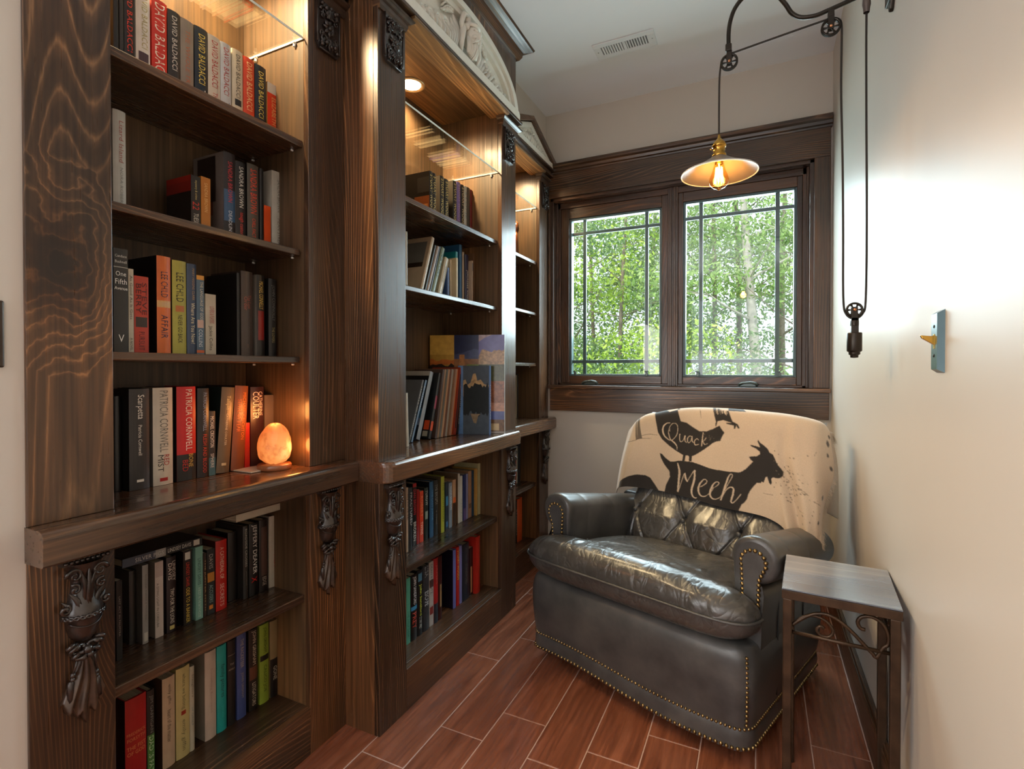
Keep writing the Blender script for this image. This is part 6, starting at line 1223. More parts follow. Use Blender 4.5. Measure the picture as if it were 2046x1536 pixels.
# T-shaped seat cushion
def sgnp(v, e): return math.copysign(abs(v)**e, v)
def cushion():
    m = MB(); NU, NV = 150, 84; rows = []
    x0, x1 = -0.424, 0.466; y0, y1 = -0.045, 0.47
    for i in range(NV+1):
        ph = -math.pi/2 + math.pi*i/NV; row = []
        for j in range(NU):
            th = 2*math.pi*j/NU
            cu = sgnp(math.cos(ph), 0.24); a = sgnp(math.cos(th), 0.28)*cu; b = sgnp(math.sin(th), 0.28)*cu; c = sgnp(math.sin(ph), 0.80)
            y = (y0+y1)/2 + (y1-y0)/2*b
            k = min(1, max(0, (y-0.06)/0.05)); k = k*k*(3-2*k)
            hw = (x1-x0)/2*(1-k) + 0.322*k
            cxx = (x0+x1)/2 + 0.02*k
            x = cxx + hw*a
            top = 0.420; up_ = 0.086; dn = 0.084
            crown = 1-0.30*abs(a)**3
            z = top + (up_*crown*c if c > 0 else dn*c)
            z += rake(max(y, 0.05))*0.9 + 0.008
            if c > 0.25 and y < 0.42:      # soft creases across the top
                g_ = mnoise.noise(Vector((x*7, y*9, 1.3)))*0.006 + abs(mnoise.noise(Vector((x*15+3, y*26, 4))))*-0.006
                z += g_*min(1, (c-0.25)*3)
            if abs(c) < 0.9 and y < 0.10:  # puckers along the front edge
                p_ = math.sin(x*70+3*mnoise.noise(Vector((x*9, 0, 2))))*0.0030*(1-abs(c))
                y -= p_
            if 0 <= c < 0.12: y += 0.0 
            row.append((x, y, z))
        rows.append(row)
    m.grid(rows, close_u=True)
    o = m.build('seat_cushion', M_LEATW, chair, local=True)
    w_ = MB()   # welt round the front
    pts = []
    for j in range(0, 121):
        th = math.pi + math.pi*j/120
        a = sgnp(math.cos(th), 0.28); b = sgnp(math.sin(th), 0.28)
        y = (y0+y1)/2 + (y1-y0)/2*b
        k = min(1, max(0, (y-0.06)/0.05)); k = k*k*(3-2*k)
        hw = (x1-x0)/2*(1-k)+0.322*k; cxx = (x0+x1)/2+0.02*k
        if y > 0.25: continue
        nx = (hw+0.002)*a
        pts.append((cxx+nx*1.004, y-0.0035, 0.4275 + rake(max(y, 0.05))*0.9))
    w_.tube(pts, 0.0042, 7); w_.build('welt', M_LEATH, o, local=True)
cushion()
# tufted back
BTN = [(-0.235, 0.535), (-0.005, 0.530), (0.225, 0.525), (0.43, 0.52)]
def back_y(z):
    return float(np.interp(z, [0.34, 0.45, 0.53, 0.60, 0.66, 0.74, 0.86, 0.96], [0.445, 0.466, 0.498, 0.560, 0.590, 0.606, 0.640, 0.690]))
def back():
    m = MB(); rows = []; NX, NZ = 210, 170
    xa, xb, za, zb = -0.290, 0.445, 0.34, 0.955
    for i in range(NZ+1):
        v = i/NZ; row = []
        for j in range(NX+1):
            u = j/NX
            x = xa+(xb-xa)*u; z = za+(zb-za)*v
            e = max(abs(2*u-1), 0); f_ = abs(2*v-1)
            puff = (1-e**7)**0.55*(1-f_**7)**0.5
            y = back_y(z) + 0.075*(1-puff)
            d = 0.0
            for (bx, bz) in BTN:
                r2 = (x-bx)**2+(z-bz)**2
                d += 0.016*math.exp(-r2/0.0006) + 0.008*math.exp(-r2/0.006)
            for (p_, q_) in (((-0.235, 0.535), (-0.12, 0.72)), ((-0.005, 0.53), (-0.12, 0.72)), ((-0.005, 0.53), (0.11, 0.72)), ((0.225, 0.525), (0.11, 0.72)), ((0.225, 0.525), (0.335, 0.72)), ((-0.235, 0.535), (-0.235, 0.36)), ((-0.005, 0.53), (-0.12, 0.36)), ((-0.005, 0.53), (0.11, 0.36)), ((0.225, 0.525), (0.11, 0.36)), ((0.225, 0.525), (0.335, 0.36)), ((-0.235, 0.535), (-0.12, 0.36))):
                dx, dz = q_[0]-p_[0], q_[1]-p_[1]; L2 = dx*dx+dz*dz
                t_ = max(0, min(1, ((x-p_[0])*dx+(z-p_[1])*dz)/L2)); dd = (x-p_[0]-t_*dx)**2+(z-p_[1]-t_*dz)**2
                d += 0.0085*math.exp(-dd/0.000022) + 0.002*math.exp(-dd/0.0006)
            d += 0.004*mnoise.noise(Vector((x*9, z*9, 7))) + 0.0022*abs(mnoise.noise(Vector((x*22, z*13, 2))))
            row.append((x, y + d, z + 0.012*math.sin(math.pi*u)*v))
        rows.append(row)
    m.grid(rows)
    b = [(xa, 0.72, za), (xb, 0.72, za), (xb, 0.78, zb-0.03), (xa, 0.78, zb-0.03)]
    n = len(rows)
    for seq in ([r_[0] for r_ in rows], [r_[-1] for r_ in rows]):
        m.grid([[(p[0], p[1], p[2]) for p in seq], [(p[0]*0.995, max(p[1], 0.60)+0.10, p[2]*0.995) for p in seq]])
    m.grid([rows[-1], [(p[0]*0.98+0.002, p[1]+0.045, p[2]-0.004) for p in rows[-1]], [(p[0]*0.96+0.003, 0.77, p[2]-0.03) for p in rows[-1]], [(p[0]*0.96+0.003, 0.75, 0.08) for p in rows[-1]]])
    o = m.build('tufted_back', M_LEATB, chair, local=True, weld=False)
    for (bx, bz) in BTN[:3]:
        MB().ball((bx, back_y(bz)+0.014, bz), 0.0105, 12, 8, sc=(1, 0.55, 1)).build('button', M_LEATH, o, local=True)
back()
MB().box(XL+0.03, XRt-0.03, 0.63, 0.745, 0.07, 0.58).build('back_shell', M_LEATH, chair, local=True, bevel=0.02, bseg=3)

# ------------------------------------------------------------------ printed throw over the chair back
def hermite(P, x, X_):
    k = int(min(max(np.searchsorted(X_, x)-1, 0), len(X_)-2)); h = X_[k+1]-X_[k]; u = (x-X_[k])/h
    def mm(i):
        if i == 0: return (P[1]-P[0])/(X_[1]-X_[0])
        if i == len(X_)-1: return (P[-1]-P[-2])/(X_[-1]-X_[-2])
        return .5*((P[i+1]-P[i])/(X_[i+1]-X_[i])+(P[i]-P[i-1])/(X_[i]-X_[i-1]))
    return (2*u**3-3*u**2+1)*P[k]+(u**3-2*u**2+u)*h*mm(k)+(-2*u**3+3*u**2)*P[k+1]+(u**3-u**2)*h*mm(k+1)
def throw():
    G = np.array(BL_G); S_, T_ = np.array(BL_S), np.array(BL_T)
    NS, NT_ = 540, 400
    ss = np.linspace(0, 1, NS); tt = np.concatenate([np.linspace(0, 0.60, NT_-60), np.linspace(0.605, 1, 60)])
    rows = []
    for t_ in tt:
        cc = np.array([hermite(G[:, j], t_, T_) for j in range(len(S_))])
        rows.append(np.array([hermite(cc, s_, S_) for s_ in ss]))
    V = np.array(rows)                                   # NT x NS x 3
    SS, TT = np.meshgrid(ss, tt)
    # soft hanging folds: stronger towards the hem and the right side
    fold = 0.010*np.clip(0.55-TT, 0, 1)/0.55*np.sin(SS*26+3*np.sin(TT*5))*np.clip((SS-0.66)*5, 0, 1)
    fold += 0.006*np.exp(-((SS-0.075-0.10*TT)/0.018)**2)*np.clip(0.5-TT, 0, 1)*2
    V[:, :, 1] -= fold
    V[:, :, 1] -= 0.018*np.exp(-((SS-0.885+0.10*TT)/0.020)**2)*np.clip(0.6-TT, 0, 1)*2 + 0.020*np.exp(-((SS-0.80+0.03*TT)/0.026)**2)*np.clip(0.45-TT, 0, 1)*2
    V[:, :, 1] += 0.016*np.exp(-((SS-0.84+0.08*TT)/0.018)**2)*np.clip(0.5-TT, 0, 1)*2
    hemroll = np.clip(1-TT/0.035, 0, 1)
    V[:, :, 1] -= 0.004*np.sin(SS*14)*np.clip(1-TT*3, 0, 1)
    # colours of the print
    def inside(poly, X_, Y_):
        c = np.zeros(X_.shape, bool); n = len(poly)
        px = np.array([p[0] for p in poly]); py = np.array([p[1] for p in poly])
        m_ = (X_ >= px.min()) & (X_ <= px.max()) & (Y_ >= py.min()-1e-6) & (Y_ <= py.max())
        xs, ys = X_[m_], Y_[m_]; cc = np.zeros(xs.shape, bool)
        j = n-1
        for i in range(n):
            if py[i] != py[j]:
                cc ^= ((py[i] > ys) != (py[j] > ys)) & (xs < (px[j]-px[i])*(ys-py[i])/(py[j]-py[i])+px[i])
            j = i
        c[m_] = cc; return c
    cream = np.array([0.60, 0.47, 0.34]); ink_ = np.array([0.018, 0.014, 0.012])
    f = np.zeros(SS.shape)
    for poly in BL_DARK: f[inside([(a, b if b > 0.004 else -0.02) for a, b in poly], SS, TT)] = 1
    for side in BL_THIN:
        q = [(a/1000, b/1000) for a, b in side[0]] + [(a/1000, b/1000) for a, b in side[1]][::-1]; f[inside(q, SS, TT)] = 0.8
    for side in BL_CREAM:
        Lq = [(a/1000, b/1000) for a, b in side[0]]; Rq = [(a/1000, b/1000) for a, b in side[1]]
        for i in range(len(Lq)-1): f[inside([Lq[i], Lq[i+1], Rq[i+1], Rq[i]], SS, TT)] = 0
    # grit flecks of the print
    rr = np.random.RandomState(4)
    for k in range(95):
        cs, ct = 0.835+rr.normal()*0.038, 0.215+rr.normal()*0.055; r_ = rr.uniform(0.0010, 0.0026)
        f[((SS-cs)/r_)**2+((TT-ct)/(r_*1.3))**2 < 1] = 0.8
    for k in range(26):
        cs, ct = 0.515+rr.normal()*0.018, 0.36+rr.normal()*0.012; f[((SS-cs)/0.0013)**2+((TT-ct)/0.0017)**2 < 1] = 0.8
    for cs, ct, r_ in ((0.975, 0.44, 0.010), (0.985, 0.36, 0.008), (0.955, 0.22, 0.010), (0.99, 0.47, 0.008), (0.93, 0.12, 0.007), (0.97, 0.40, 0.006)):
        f[((SS-cs)/r_)**2+((TT-ct)/(r_*1.1))**2 < 1+0.5*np.sin(SS*900+TT*700)] = 0.9
    f = (f + np.roll(f, 1, 0) + np.roll(f, -1, 0) + np.roll(f, 1, 1) + np.roll(f, -1, 1))/5
    C_ = cream[None, None, :]*(1-f[..., None]) + ink_[None, None, :]*f[..., None]
    C_ = np.concatenate([C_, np.ones(C_.shape[:2]+(1,))], axis=2).reshape(-1, 4).astype(np.float32)
    Vf = V.reshape(-1, 3)
    idx = np.arange(NT_*NS).reshape(NT_, NS)
    F = np.stack([idx[:-1, :-1], idx[:-1, 1:], idx[1:, 1:], idx[1:, :-1]], -1).reshape(-1, 4)
    me = bpy.data.meshes.new('throw_blanket')
    me.vertices.add(len(Vf)); me.vertices.foreach_set('co', Vf.ravel())
    me.loops.add(F.size); me.loops.foreach_set('vertex_index', F.ravel().astype(np.int32))
    me.polygons.add(len(F)); me.polygons.foreach_set('loop_start', np.arange(0, F.size, 4, dtype=np.int32))
    me.update(calc_edges=True); me.validate()
    at = me.attributes.new('print', 'FLOAT_COLOR', 'POINT'); at.data.foreach_set('color', C_.ravel())
    me.polygons.foreach_set('use_smooth', [True]*len(me.polygons))
    t = NT('printed_fleece'); a = t.n('Attribute', attribute_name='print')
    v = coords(t, (1, 1, 1), rand=False); n2 = t.n('TexNoise', i_Scale=420.0, i_Detail=2.0); t.l(v, n2.inputs['Vector'])
    c = t.mixc(0.35, a.outputs['Color'], t.ramp(n2.outputs[0], [(0.3, (0.7,)*3), (0.7, (1.2,)*3)]), 'MULTIPLY')
    t.set(Base_Color=c, Roughness=0.85); t.p.inputs['Sheen Weight'].default_value = 0.35; t.p.inputs['Sheen Roughness'].default_value = 0.4
    t.bump(n2.outputs[0], 0.25, 0.001)
    me.materials.append(t.mat)
    root = empty('throw_blanket', chair.location, R(-19.0))
    tag(root, 'cream fleece throw printed with black goat and birds, draped over the armchair back', 'blanket')
    o = bpy.data.objects.new('cloth', me); col.objects.link(o); o.parent = root
    sd = o.modifiers.new('thickness', 'SOLIDIFY'); sd.thickness = 0.004; sd.offset = 0
    # fringe along the right edge and the back hem
    fr = MB(); r2 = random.Random(9)
    ed = V[:, -1, :]
    for i in range(0, NT_, 1):
        for q in range(2):
            p = Vector(ed[i]) ; n_ = Vector((0.8, 0.15*r2.uniform(-1, 1.5), -0.75+0.5*r2.uniform(-1, 1))).normalized()
            if tt[i] > 0.62: continue
            L = r2.uniform(0.008, 0.020)
            mid = p + n_*L*0.5 + Vector((r2.uniform(-.002, .002), r2.uniform(-.002, .002), 0.001))
            fr.tube([p, mid, p + n_*L + Vector((0, 0, -0.003))], [0.0008, 0.0007, 0.0003], 3, caps=False)
    o2 = fr.build('fringe', plain('cream_fringe', (0.60, 0.50, 0.38), rough=0.9), root, local=True); o2['kind'] = 'stuff'
throw()
# ------------------------------------------------------------------ side table
tb = empty('side_table', (0.189, 1.597, 0), R(-4.5)); tag(tb, 'small square side table with scrolled brown metal frame between armchair and wall', 'side table')
M_TOP = wood('reflection_tinted_table_top', 'x', (0.11, 0.135, 0.18, 1), (0.155, 0.18, 0.225, 1), (0.23, 0.25, 0.29, 1), rings=6, rough=0.2, coat=1.0, fleck=0.35, knots=False, zone=(0.4, 1.0))  # blue-grey base colour has the window's cool reflection painted in
M_BRZ = plain('brown_bronze_metal', (0.060, 0.034, 0.018), rough=0.38, metal=0.55, noise=0.35, nscale=25)
hw, hd, zt_ = 0.124, 0.138, 0.610
MB().box(-hw, hw, -hd, hd, zt_-0.004, zt_).build('table_top', M_TOP, tb, local=True, bevel=0.0015)
m = MB()
m.box(-hw, hw, -hd, -hd+0.024, zt_-0.026, zt_-0.0045).box(-hw, hw, hd-0.024, hd, zt_-0.026, zt_-0.0045)
m.box(-hw, -hw+0.024, -hd+0.024, hd-0.024, zt_-0.026, zt_-0.0045).box(hw-0.024, hw, -hd+0.024, hd-0.024, zt_-0.026, zt_-0.0045)
m.build('apron_frame', M_BRZ, tb, local=True, bevel=0.001)
for sx in (-1, 1):
    for sy in (-1, 1):
        x, y = sx*(hw-0.013), sy*(hd-0.013)
        MB().box(x-0.0105, x+0.0105, y-0.0105, y+0.0105, 0, zt_-0.026).build('leg', M_BRZ, tb, local=True, bevel=0.003)
def scroll_panel(f, name):
    """f maps (u in -1..1 across, z) to 3D"""
    m = MB(); zb = zt_-0.112
    m.tube([f(-1, zb), f(1, zb)], 0.0050, 8)
    top = []
    for i in range(25):
        t_ = i/24
        u = -0.98 + 1.72*t_; z = zb + 0.012 + 0.050*math.sin(math.pi*(0.04+1.15*t_))*(1 if t_ < 0.55 else 1)
        if t_ > 0.55: z = zb + 0.012 + 0.050*math.sin(math.pi*(0.04+1.15*t_))
        top.append((u, z))
    top += [(0.86, zb+0.006+0.004), (0.95, zb+0.020), (0.96, zb+0.042), (0.86, zb+0.066), (0.66, zb+0.078), (0.46, zb+0.074), (0.37, zb+0.060), (0.42, zb+0.046), (0.52, zb+0.044)]
    def sm(q_):
        A = np.array(q_); K = np.arange(len(A)).astype(float)
        return [f(*hermite(A, k_, K)) for k_ in np.linspace(0, len(A)-1, 3*len(A))]
    m.tube(sm(top), 0.0045, 8)
    curl = [(-0.98, zb+0.016), (-0.80, zb+0.040), (-0.55, zb+0.052), (-0.28, zb+0.046), (-0.12, zb+0.026), (-0.20, zb+0.008), (-0.38, zb+0.007), (-0.46, zb+0.020), (-0.38, zb+0.030), (-0.30, zb+0.026)]
    m.tube(sm(curl), 0.0038, 8)
    m.build(name, M_BRZ, tb, local=True)
scroll_panel(lambda u, z: (u*(hw-0.022), -hd+0.013, z), 'front_scrollwork')
scroll_panel(lambda u, z: (u*(hw-0.022), hd-0.013, z), 'rear_scrollwork')
scroll_panel(lambda u, z: (hw-0.013, u*(hd-0.022), z), 'side_scrollwork')
scroll_panel(lambda u, z: (-hw+0.013, u*(hd-0.022), z), 'side_scrollwork')

# ------------------------------------------------------------------ pulley wall lamp (hangs in the plane y = 1.715)
YL = 1.715
lp = empty('pulley_wall_lamp', (XR, YL, 2.20)); tag(lp, 'black pulley lamp on the right wall with brass socket and glowing filament bulb', 'wall lamp')
M_BRASS = plain('polished_brass', (0.55, 0.31, 0.06), rough=0.22, metal=1.0, noise=0.06)
M_CORD = plain('black_twisted_cord', (0.020, 0.014, 0.010), rough=0.7)
def P(x, z, y=YL): return (x, y, z)
# wall plate
m = MB(); m.box(XR-0.014, XR, YL-0.032, YL+0.032, 2.165, 2.40); m.lathe([(0.0, -0.03), (0.016, -0.03), (0.020, -0.014), (0.026, 0.0)], (XR-0.014, YL, 2.225), 16, axis='x')
m.prism([(YL-0.020, 2.165), (YL+0.020, 2.165), (YL+0.009, 2.142), (YL, 2.136), (YL-0.009, 2.142)], XR-0.010, XR, 'x')
m.build('wall_plate', M_BLACK, lp, bevel=0.003)
# curved arm: from the wall out and down, up over an arch and down to the front pulley
arm_pts = [(XR-0.03, 2.222), (0.262, 2.207), (0.22, 2.196), (0.175, 2.186), (0.14, 2.180), (0.105, 2.186), (0.082, 2.205), (0.066, 2.235), (0.044, 2.268), (0.016, 2.292), (-0.014, 2.300), (-0.045, 2.292), (-0.070, 2.266), (-0.083, 2.232), (-0.088, 2.195), (-0.088, 2.155)]
m = MB(); sm_ = []
A_ = np.array(arm_pts); K_ = np.arange(len(A_)).astype(float)
for k in np.linspace(0, len(A_)-1, 70): q = hermite(A_, k, K_); sm_.append(P(q[0], q[1]))
m.tube(sm_, 0.0062, 10); m.build('curved_arm', M_BLACK, lp)
def pulley(x, z, yoke_up, r_=0.0165, name='pulley'):
    p = empty(name, Vector((x, YL, z))-wloc(lp)); p.parent = lp
    w_ = MB(); n = 28
    # grooved rim with a thin web pierced by six round holes
    w_.lathe([(r_, -0.0050), (r_+0.0025, -0.0046), (r_-0.001, 0.0), (r_+0.0025, 0.0046), (r_, 0.0050), (r_-0.003, 0.0046), (r_-0.003, -0.0046), (r_, -0.0050)], (x, YL, z), n, axis='y')
    hb_ = 0.0050
    w_.lathe([(0.0, -0.0048), (hb_, -0.0048), (hb_, 0.0048), (0.0, 0.0048)], (x, YL, z), 16, axis='y')
    for k in range(6):
        a0 = k*math.pi/3
        for sgn in (-1,):
            cx_, cz_ = math.cos(a0), math.sin(a0)
            M_ = Matrix.Translation((x, YL, z)) @ Matrix.Rotation(-a0, 4, 'Y')
            w_.prism([(0.004, -0.0022), (0.009, -0.0017), (r_-0.002, -0.0036), (r_-0.002, 0.0036), (0.009, 0.0017), (0.004, 0.0022)], -0.0018, 0.0018, 'y', M=M_)
    w_.build('wheel', M_BLACK, p)
    y_ = MB()
    s = 1 if yoke_up else -1
    for yy in (YL-0.0085, YL+0.0065):
        y_.prism([(x-0.0075, z-s*0.008), (x+0.0075, z-s*0.008), (x+0.0080, z+s*0.030), (x-0.0080, z+s*0.030)], yy, yy+0.002, 'y')
    y_.box(x-0.0080, x+0.0080, YL-0.0085, YL+0.0085, z+s*0.027, z+s*0.031)
    y_.build('yoke', M_BLACK, p, bevel=0.0008)
    MB().lathe([(0.0, -0.0105), (0.0036, -0.0100), (0.0042, -0.0085), (0.0042, 0.0085), (0.0036, 0.0100), (0.0, 0.0105)], (x, YL, z), 12, axis='y').build('axle', plain('copper_axle', (0.65, 0.30, 0.15), rough=0.25, metal=1.0), p)
pulley(-0.086, 2.106, True, 0.0225); pulley(0.180, 2.136, True, 0.0225); pulley(0.2405, 1.332, False, 0.0185)
MB().box(-0.097, -0.079, YL-0.009, YL+0.009, 2.138, 2.160).box(0.172, 0.188, YL-0.009, YL+0.009, 2.163, 2.182).build('yoke_block', M_BLACK, lp, bevel=0.003)
m = MB(); m.lathe([(0.0075, 0.0), (0.0085, 0.012), (0.0105, 0.022), (0.0095, 0.040), (0.006, 0.046)], (0.264, YL, 2.152), 12); m.build('cord_clip', plain('brown_plastic_clip', (0.09, 0.07, 0.06), rough=0.4), lp)
m = MB()      # the cord: lamp, front pulley, rear pulley, weight pulley, arm
cord = [(-0.1145, 1.880), (-0.1145, 1.98), (-0.1135, 2.06), (-0.1100, 2.100), (-0.1050, 2.120), (-0.088, 2.1310), (-0.070, 2.1325), (0.05, 2.147), (0.165, 2.1600), (0.181, 2.1615), (0.198, 2.154), (0.2055, 2.136), (0.2060, 2.08), (0.2055, 1.95), (0.2100, 1.75), (0.2125, 1.55), (0.2130, 1.42), (0.2150, 1.345), (0.2205, 1.322), (0.2300, 1.3105), (0.2405, 1.308), (0.2510, 1.3105), (0.2605, 1.322), (0.2660, 1.345), (0.2680, 1.45), (0.2675, 1.65), (0.2655, 1.85), (0.2640, 2.05), (0.2640, 2.155)]
A_ = np.array(cord); K_ = np.arange(len(A_)).astype(float)
m.tube([P(*hermite(A_, k, K_)) for k in np.linspace(0, len(A_)-1, 180)], 0.0029, 7); m.build('cord', M_CORD, lp)
m = MB()
m.lathe([(0.0, 0.0), (0.009, 0.0), (0.0105, -0.002), (0.0105, -0.016), (0.0, -0.016)], (0.2410, YL, 1.303), 18)
m.lathe([(0.0, 0.0), (0.0175, 0.0), (0.0185, -0.003), (0.0185, -0.050), (0.0170, -0.053), (0.0140, -0.054), (0.0140, -0.061), (0.0100, -0.063), (0.0095, -0.070), (0.0, -0.071)], (0.2410, YL, 1.268), 26)
m.box(0.232, 0.250, YL-0.0085, YL+0.0085, 1.266, 1.31)
m.build('counterweight', M_BLACK, lp, bevel=0.0008)
# shade, socket and bulb
cx = -0.1140
m = MB(); m.lathe([(0.019, 1.823), (0.030, 1.815), (0.060, 1.797), (0.108, 1.7735), (0.1105, 1.7715), (0.1105, 1.7700), (0.1085, 1.7700), (0.060, 1.7935), (0.030, 1.8115), (0.018, 1.818)], (cx, YL, 0), 56)
M_SHADE = plain('grey_enamel_shade', (0.20, 0.165, 0.14), rough=0.35, noise=0.04)
m.build('shade', M_SHADE, lp)
m = MB(); m.lathe([(0.112, 1.7685), (0.1125, 1.7705), (0.111, 1.7730), (0.1085, 1.7722), (0.1085, 1.7690), (0.112, 1.7685)], (cx, YL, 0), 56); m.build('shade_rim', plain('pale_rim', (0.62, 0.60, 0.55), rough=0.3), lp)
m = MB(); m.lathe([(0.0, 1.893), (0.003, 1.892), (0.005, 1.880), (0.009, 1.874), (0.016, 1.868), (0.0205, 1.858), (0.0210, 1.853), (0.0180, 1.852), (0.0175, 1.832), (0.0205, 1.830), (0.0215, 1.820), (0.012, 1.822), (0.012, 1.80), (0.0, 1.80)], (cx, YL, 0), 30)
m.tube([(cx-0.018, YL, 1.848), (cx-0.026, YL-0.004, 1.848)], 0.0024, 8); m.build('socket', M_BRASS, lp)
M_BULB = glass_mat('amber_bulb_glass', (1.0, 0.80, 0.48, 1))
m = MB(); m.lathe([(0.012, 1.812), (0.0135, 1.800), (0.019, 1.780), (0.0265, 1.760), (0.0290, 1.748), (0.0265, 1.737), (0.018, 1.728), (0.008, 1.7235), (0.003, 1.7190), (0.0, 1.7175)], (cx, YL, 0), 32)
b_ = m.build('bulb', M_BULB, lp)
M_FIL = NT('glowing_filament'); M_FIL.p.inputs['Emission Color'].default_value = (1.0, 0.60, 0.20, 1); M_FIL.p.inputs['Emission Strength'].default_value = 60.0; M_FIL = M_FIL.mat
m = MB()
for k in range(9):
    a = 2*math.pi*k/9; a2 = 2*math.pi*(k+0.5)/9
    m.tube([(cx+0.009*math.cos(a), YL+0.009*math.sin(a), 1.789), (cx+0.013*math.cos(a2), YL+0.013*math.sin(a2), 1.742), (cx+0.009*math.cos(2*a2-a), YL+0.009*math.sin(2*a2-a), 1.789)], 0.0011, 5)
m.tube([(cx, YL, 1.80), (cx, YL, 1.745)], 0.0018, 6)
m.build('filament', M_FIL, b_)
light('pulley_lamp_bulb', 'POINT', (cx, YL, 1.752), 1.3, (1.0, 0.55, 0.20), size=0.022)

# ------------------------------------------------------------------ light switch
sw = empty('light_switch', (XR, 1.285, 1.220)); tag(sw, 'dark bronze switch with brass toggle on the right wall beside the pulley lamp', 'light switch')
M_PLATE = plain('dark_bronze_plate', (0.045, 0.070, 0.078), rough=0.28, metal=0.75, noise=0.1)
m = MB(); y0, y1, z0, z1, d_, b_ = 1.261, 1.312, 1.158, 1.282, 0.011, 0.007
o = [(XR, y0, z0), (XR, y1, z0), (XR, y1, z1), (XR, y0, z1)]; i = [(XR-d_, y0+b_, z0+b_), (XR-d_, y1-b_, z0+b_), (XR-d_, y1-b_, z1-b_), (XR-d_, y0+b_, z1-b_)]
m.add(o+i, [(4, 5, 6, 7), (0, 1, 5, 4), (1, 2, 6, 5), (2, 3, 7, 6), (3, 0, 4, 7)]); m.build('plate', M_PLATE, sw)
MB().prism([(XR-d_, 1.213), (XR-d_-0.020, 1.227), (XR-d_-0.022, 1.233), (XR-d_-0.005, 1.231), (XR-d_, 1.233)], 1.2825, 1.2905, 'y').build('toggle', M_BRASS, sw, bevel=0.0008)
MB().box(XR-d_-0.0008, XR-d_+0.001, 1.282, 1.291, 1.206, 1.235).build('toggle_slot', M_BRASS, sw)
for zz in (1.192, 1.250): MB().ball((XR-d_, 1.2865, zz), 0.0035, 10, 6, sc=(0.5, 1, 1)).build('screw', M_BLACK, sw)
# second plate on the left wall, at the picture edge
lw = wall_left_x(0.42)
sw2 = empty('light_switch', (lw, 0.395, 1.23)); tag(sw2, 'brown bronze switch plate on the left wall beside the nearest bookcase', 'light switch')
MB().box(lw-0.001, lw+0.006, 0.365, 0.4365, 1.168, 1.288).build('plate', plain('brown_bronze_plate', (0.05, 0.035, 0.025), rough=0.35, metal=0.4), sw2, bevel=0.003)
MB().prism([(lw+0.006, 1.224), (lw+0.02, 1.238), (lw+0.018, 1.244), (lw+0.006, 1.242)], 0.385, 0.393, 'y').build('toggle', M_BRASS, sw2)

# ------------------------------------------------------------------ ceiling register
cv = empty('ceiling_vent', (-0.594, 2.498, ZC)); tag(cv, 'white slotted air register on the ceiling', 'vent')
M_VENT = plain('white_enamel_vent', (0.78, 0.79, 0.81), rough=0.4, noise=0.01); M_VDARK = plain('duct_shadow_grey', (0.20, 0.20, 0.21), rough=0.9)
x0, x1, y0, y1 = -0.740, -0.448, 2.435, 2.562; z = ZC
m = MB()
for (a, b, c, d_) in ((x0, x1, y0, y0+0.030), (x0, x1, y1-0.030, y1), (x0, x0+0.034, y0+0.03, y1-0.03), (x1-0.034, x1, y0+0.03, y1-0.03)): m.box(a, b, c, d_, z-0.006, z-0.0005)
m.box(-0.601, -0.587, y0+0.03, y1-0.03, z-0.006, z-0.0005)
m.build('frame', M_VENT, cv, bevel=0.0015)
MB().box(x0+0.034, x1-0.034, y0+0.03, y1-0.03, z-0.0018, z-0.0004).build('duct_back', M_VDARK, cv)
for side in (0, 1):
    m = MB()
    for k in range(9):
        xx = (-0.700 if side == 0 else -0.584) + 0.0125*k
        m.box(xx, xx+(0.0075 if side == 0 else 0.0055), y0+0.031, y1-0.031, z-0.0058, z-0.0020)
    m.build('louvre_bank', M_VENT, cv)
m = MB()
for xx in (x0+0.015, x1-0.015): m.ball((xx, (y0+y1)/2, z-0.006), 0.003, 8, 5, sc=(1, 1, 0.4))
m.build('screws', M_VDARK, cv)

# ------------------------------------------------------------------ salt lamp
sl = empty('salt_lamp', (-1.285, 1.058, 0.872)); tag(sl, 'glowing orange rock salt lamp on a round wooden base on the nearest ledge', 'lamp')
MB().lathe([(0.0, 0.0), (0.044, 0.0), (0.047, 0.003), (0.047, 0.014), (0.044, 0.017), (0.0, 0.017)], (0, 0, 0), 36).build('wooden_base', plain('orange_brown_turned_wood', (0.30, 0.10, 0.035), rough=0.3, coat=0.4), sl, local=True)
t = NT('lit_rock_salt'); v = coords(t, (1, 1, 1), rand=False)
n1 = t.n('TexNoise', i_Scale=26.0, i_Detail=5.0, i_Roughness=0.65); t.l(v, n1.inputs['Vector'])
n2 = t.n('TexNoise', i_Scale=9.0, i_Detail=2.0); t.l(v, n2.inputs['Vector'])
sp_ = t.n('SeparateXYZ'); tc_ = t.n('TexCoord'); t.l(tc_.outputs['Object'], sp_.inputs[0])
vd = t.n('VectorMath', operation='DISTANCE'); t.l(tc_.outputs['Object'], vd.inputs[0]); vd.inputs[1].default_value = (0.035, 0.010, 0.052)
core = t.ramp(vd.outputs['Value'], [(0.012, (1.0, 0.62, 0.20, 1)), (0.035, (1.0, 0.36, 0.09, 1)), (0.085, (0.78, 0.17, 0.03, 1))])
vein = t.ramp(n1.outputs[0], [(0.36, (0.55, 0.36, 0.25, 1)), (0.52, (1, 1, 1, 1))])
em = t.mixc(0.8, core, vein, 'MULTIPLY')
t.set(Base_Color=(0.34, 0.10, 0.035, 1), Roughness=0.5); t.l(em, t.p.inputs['Emission Color']); t.p.inputs['Emission Strength'].default_value = 0.85
t.bump(n1.outputs[0], 0.5, 0.006)
m = MB(); rows = []
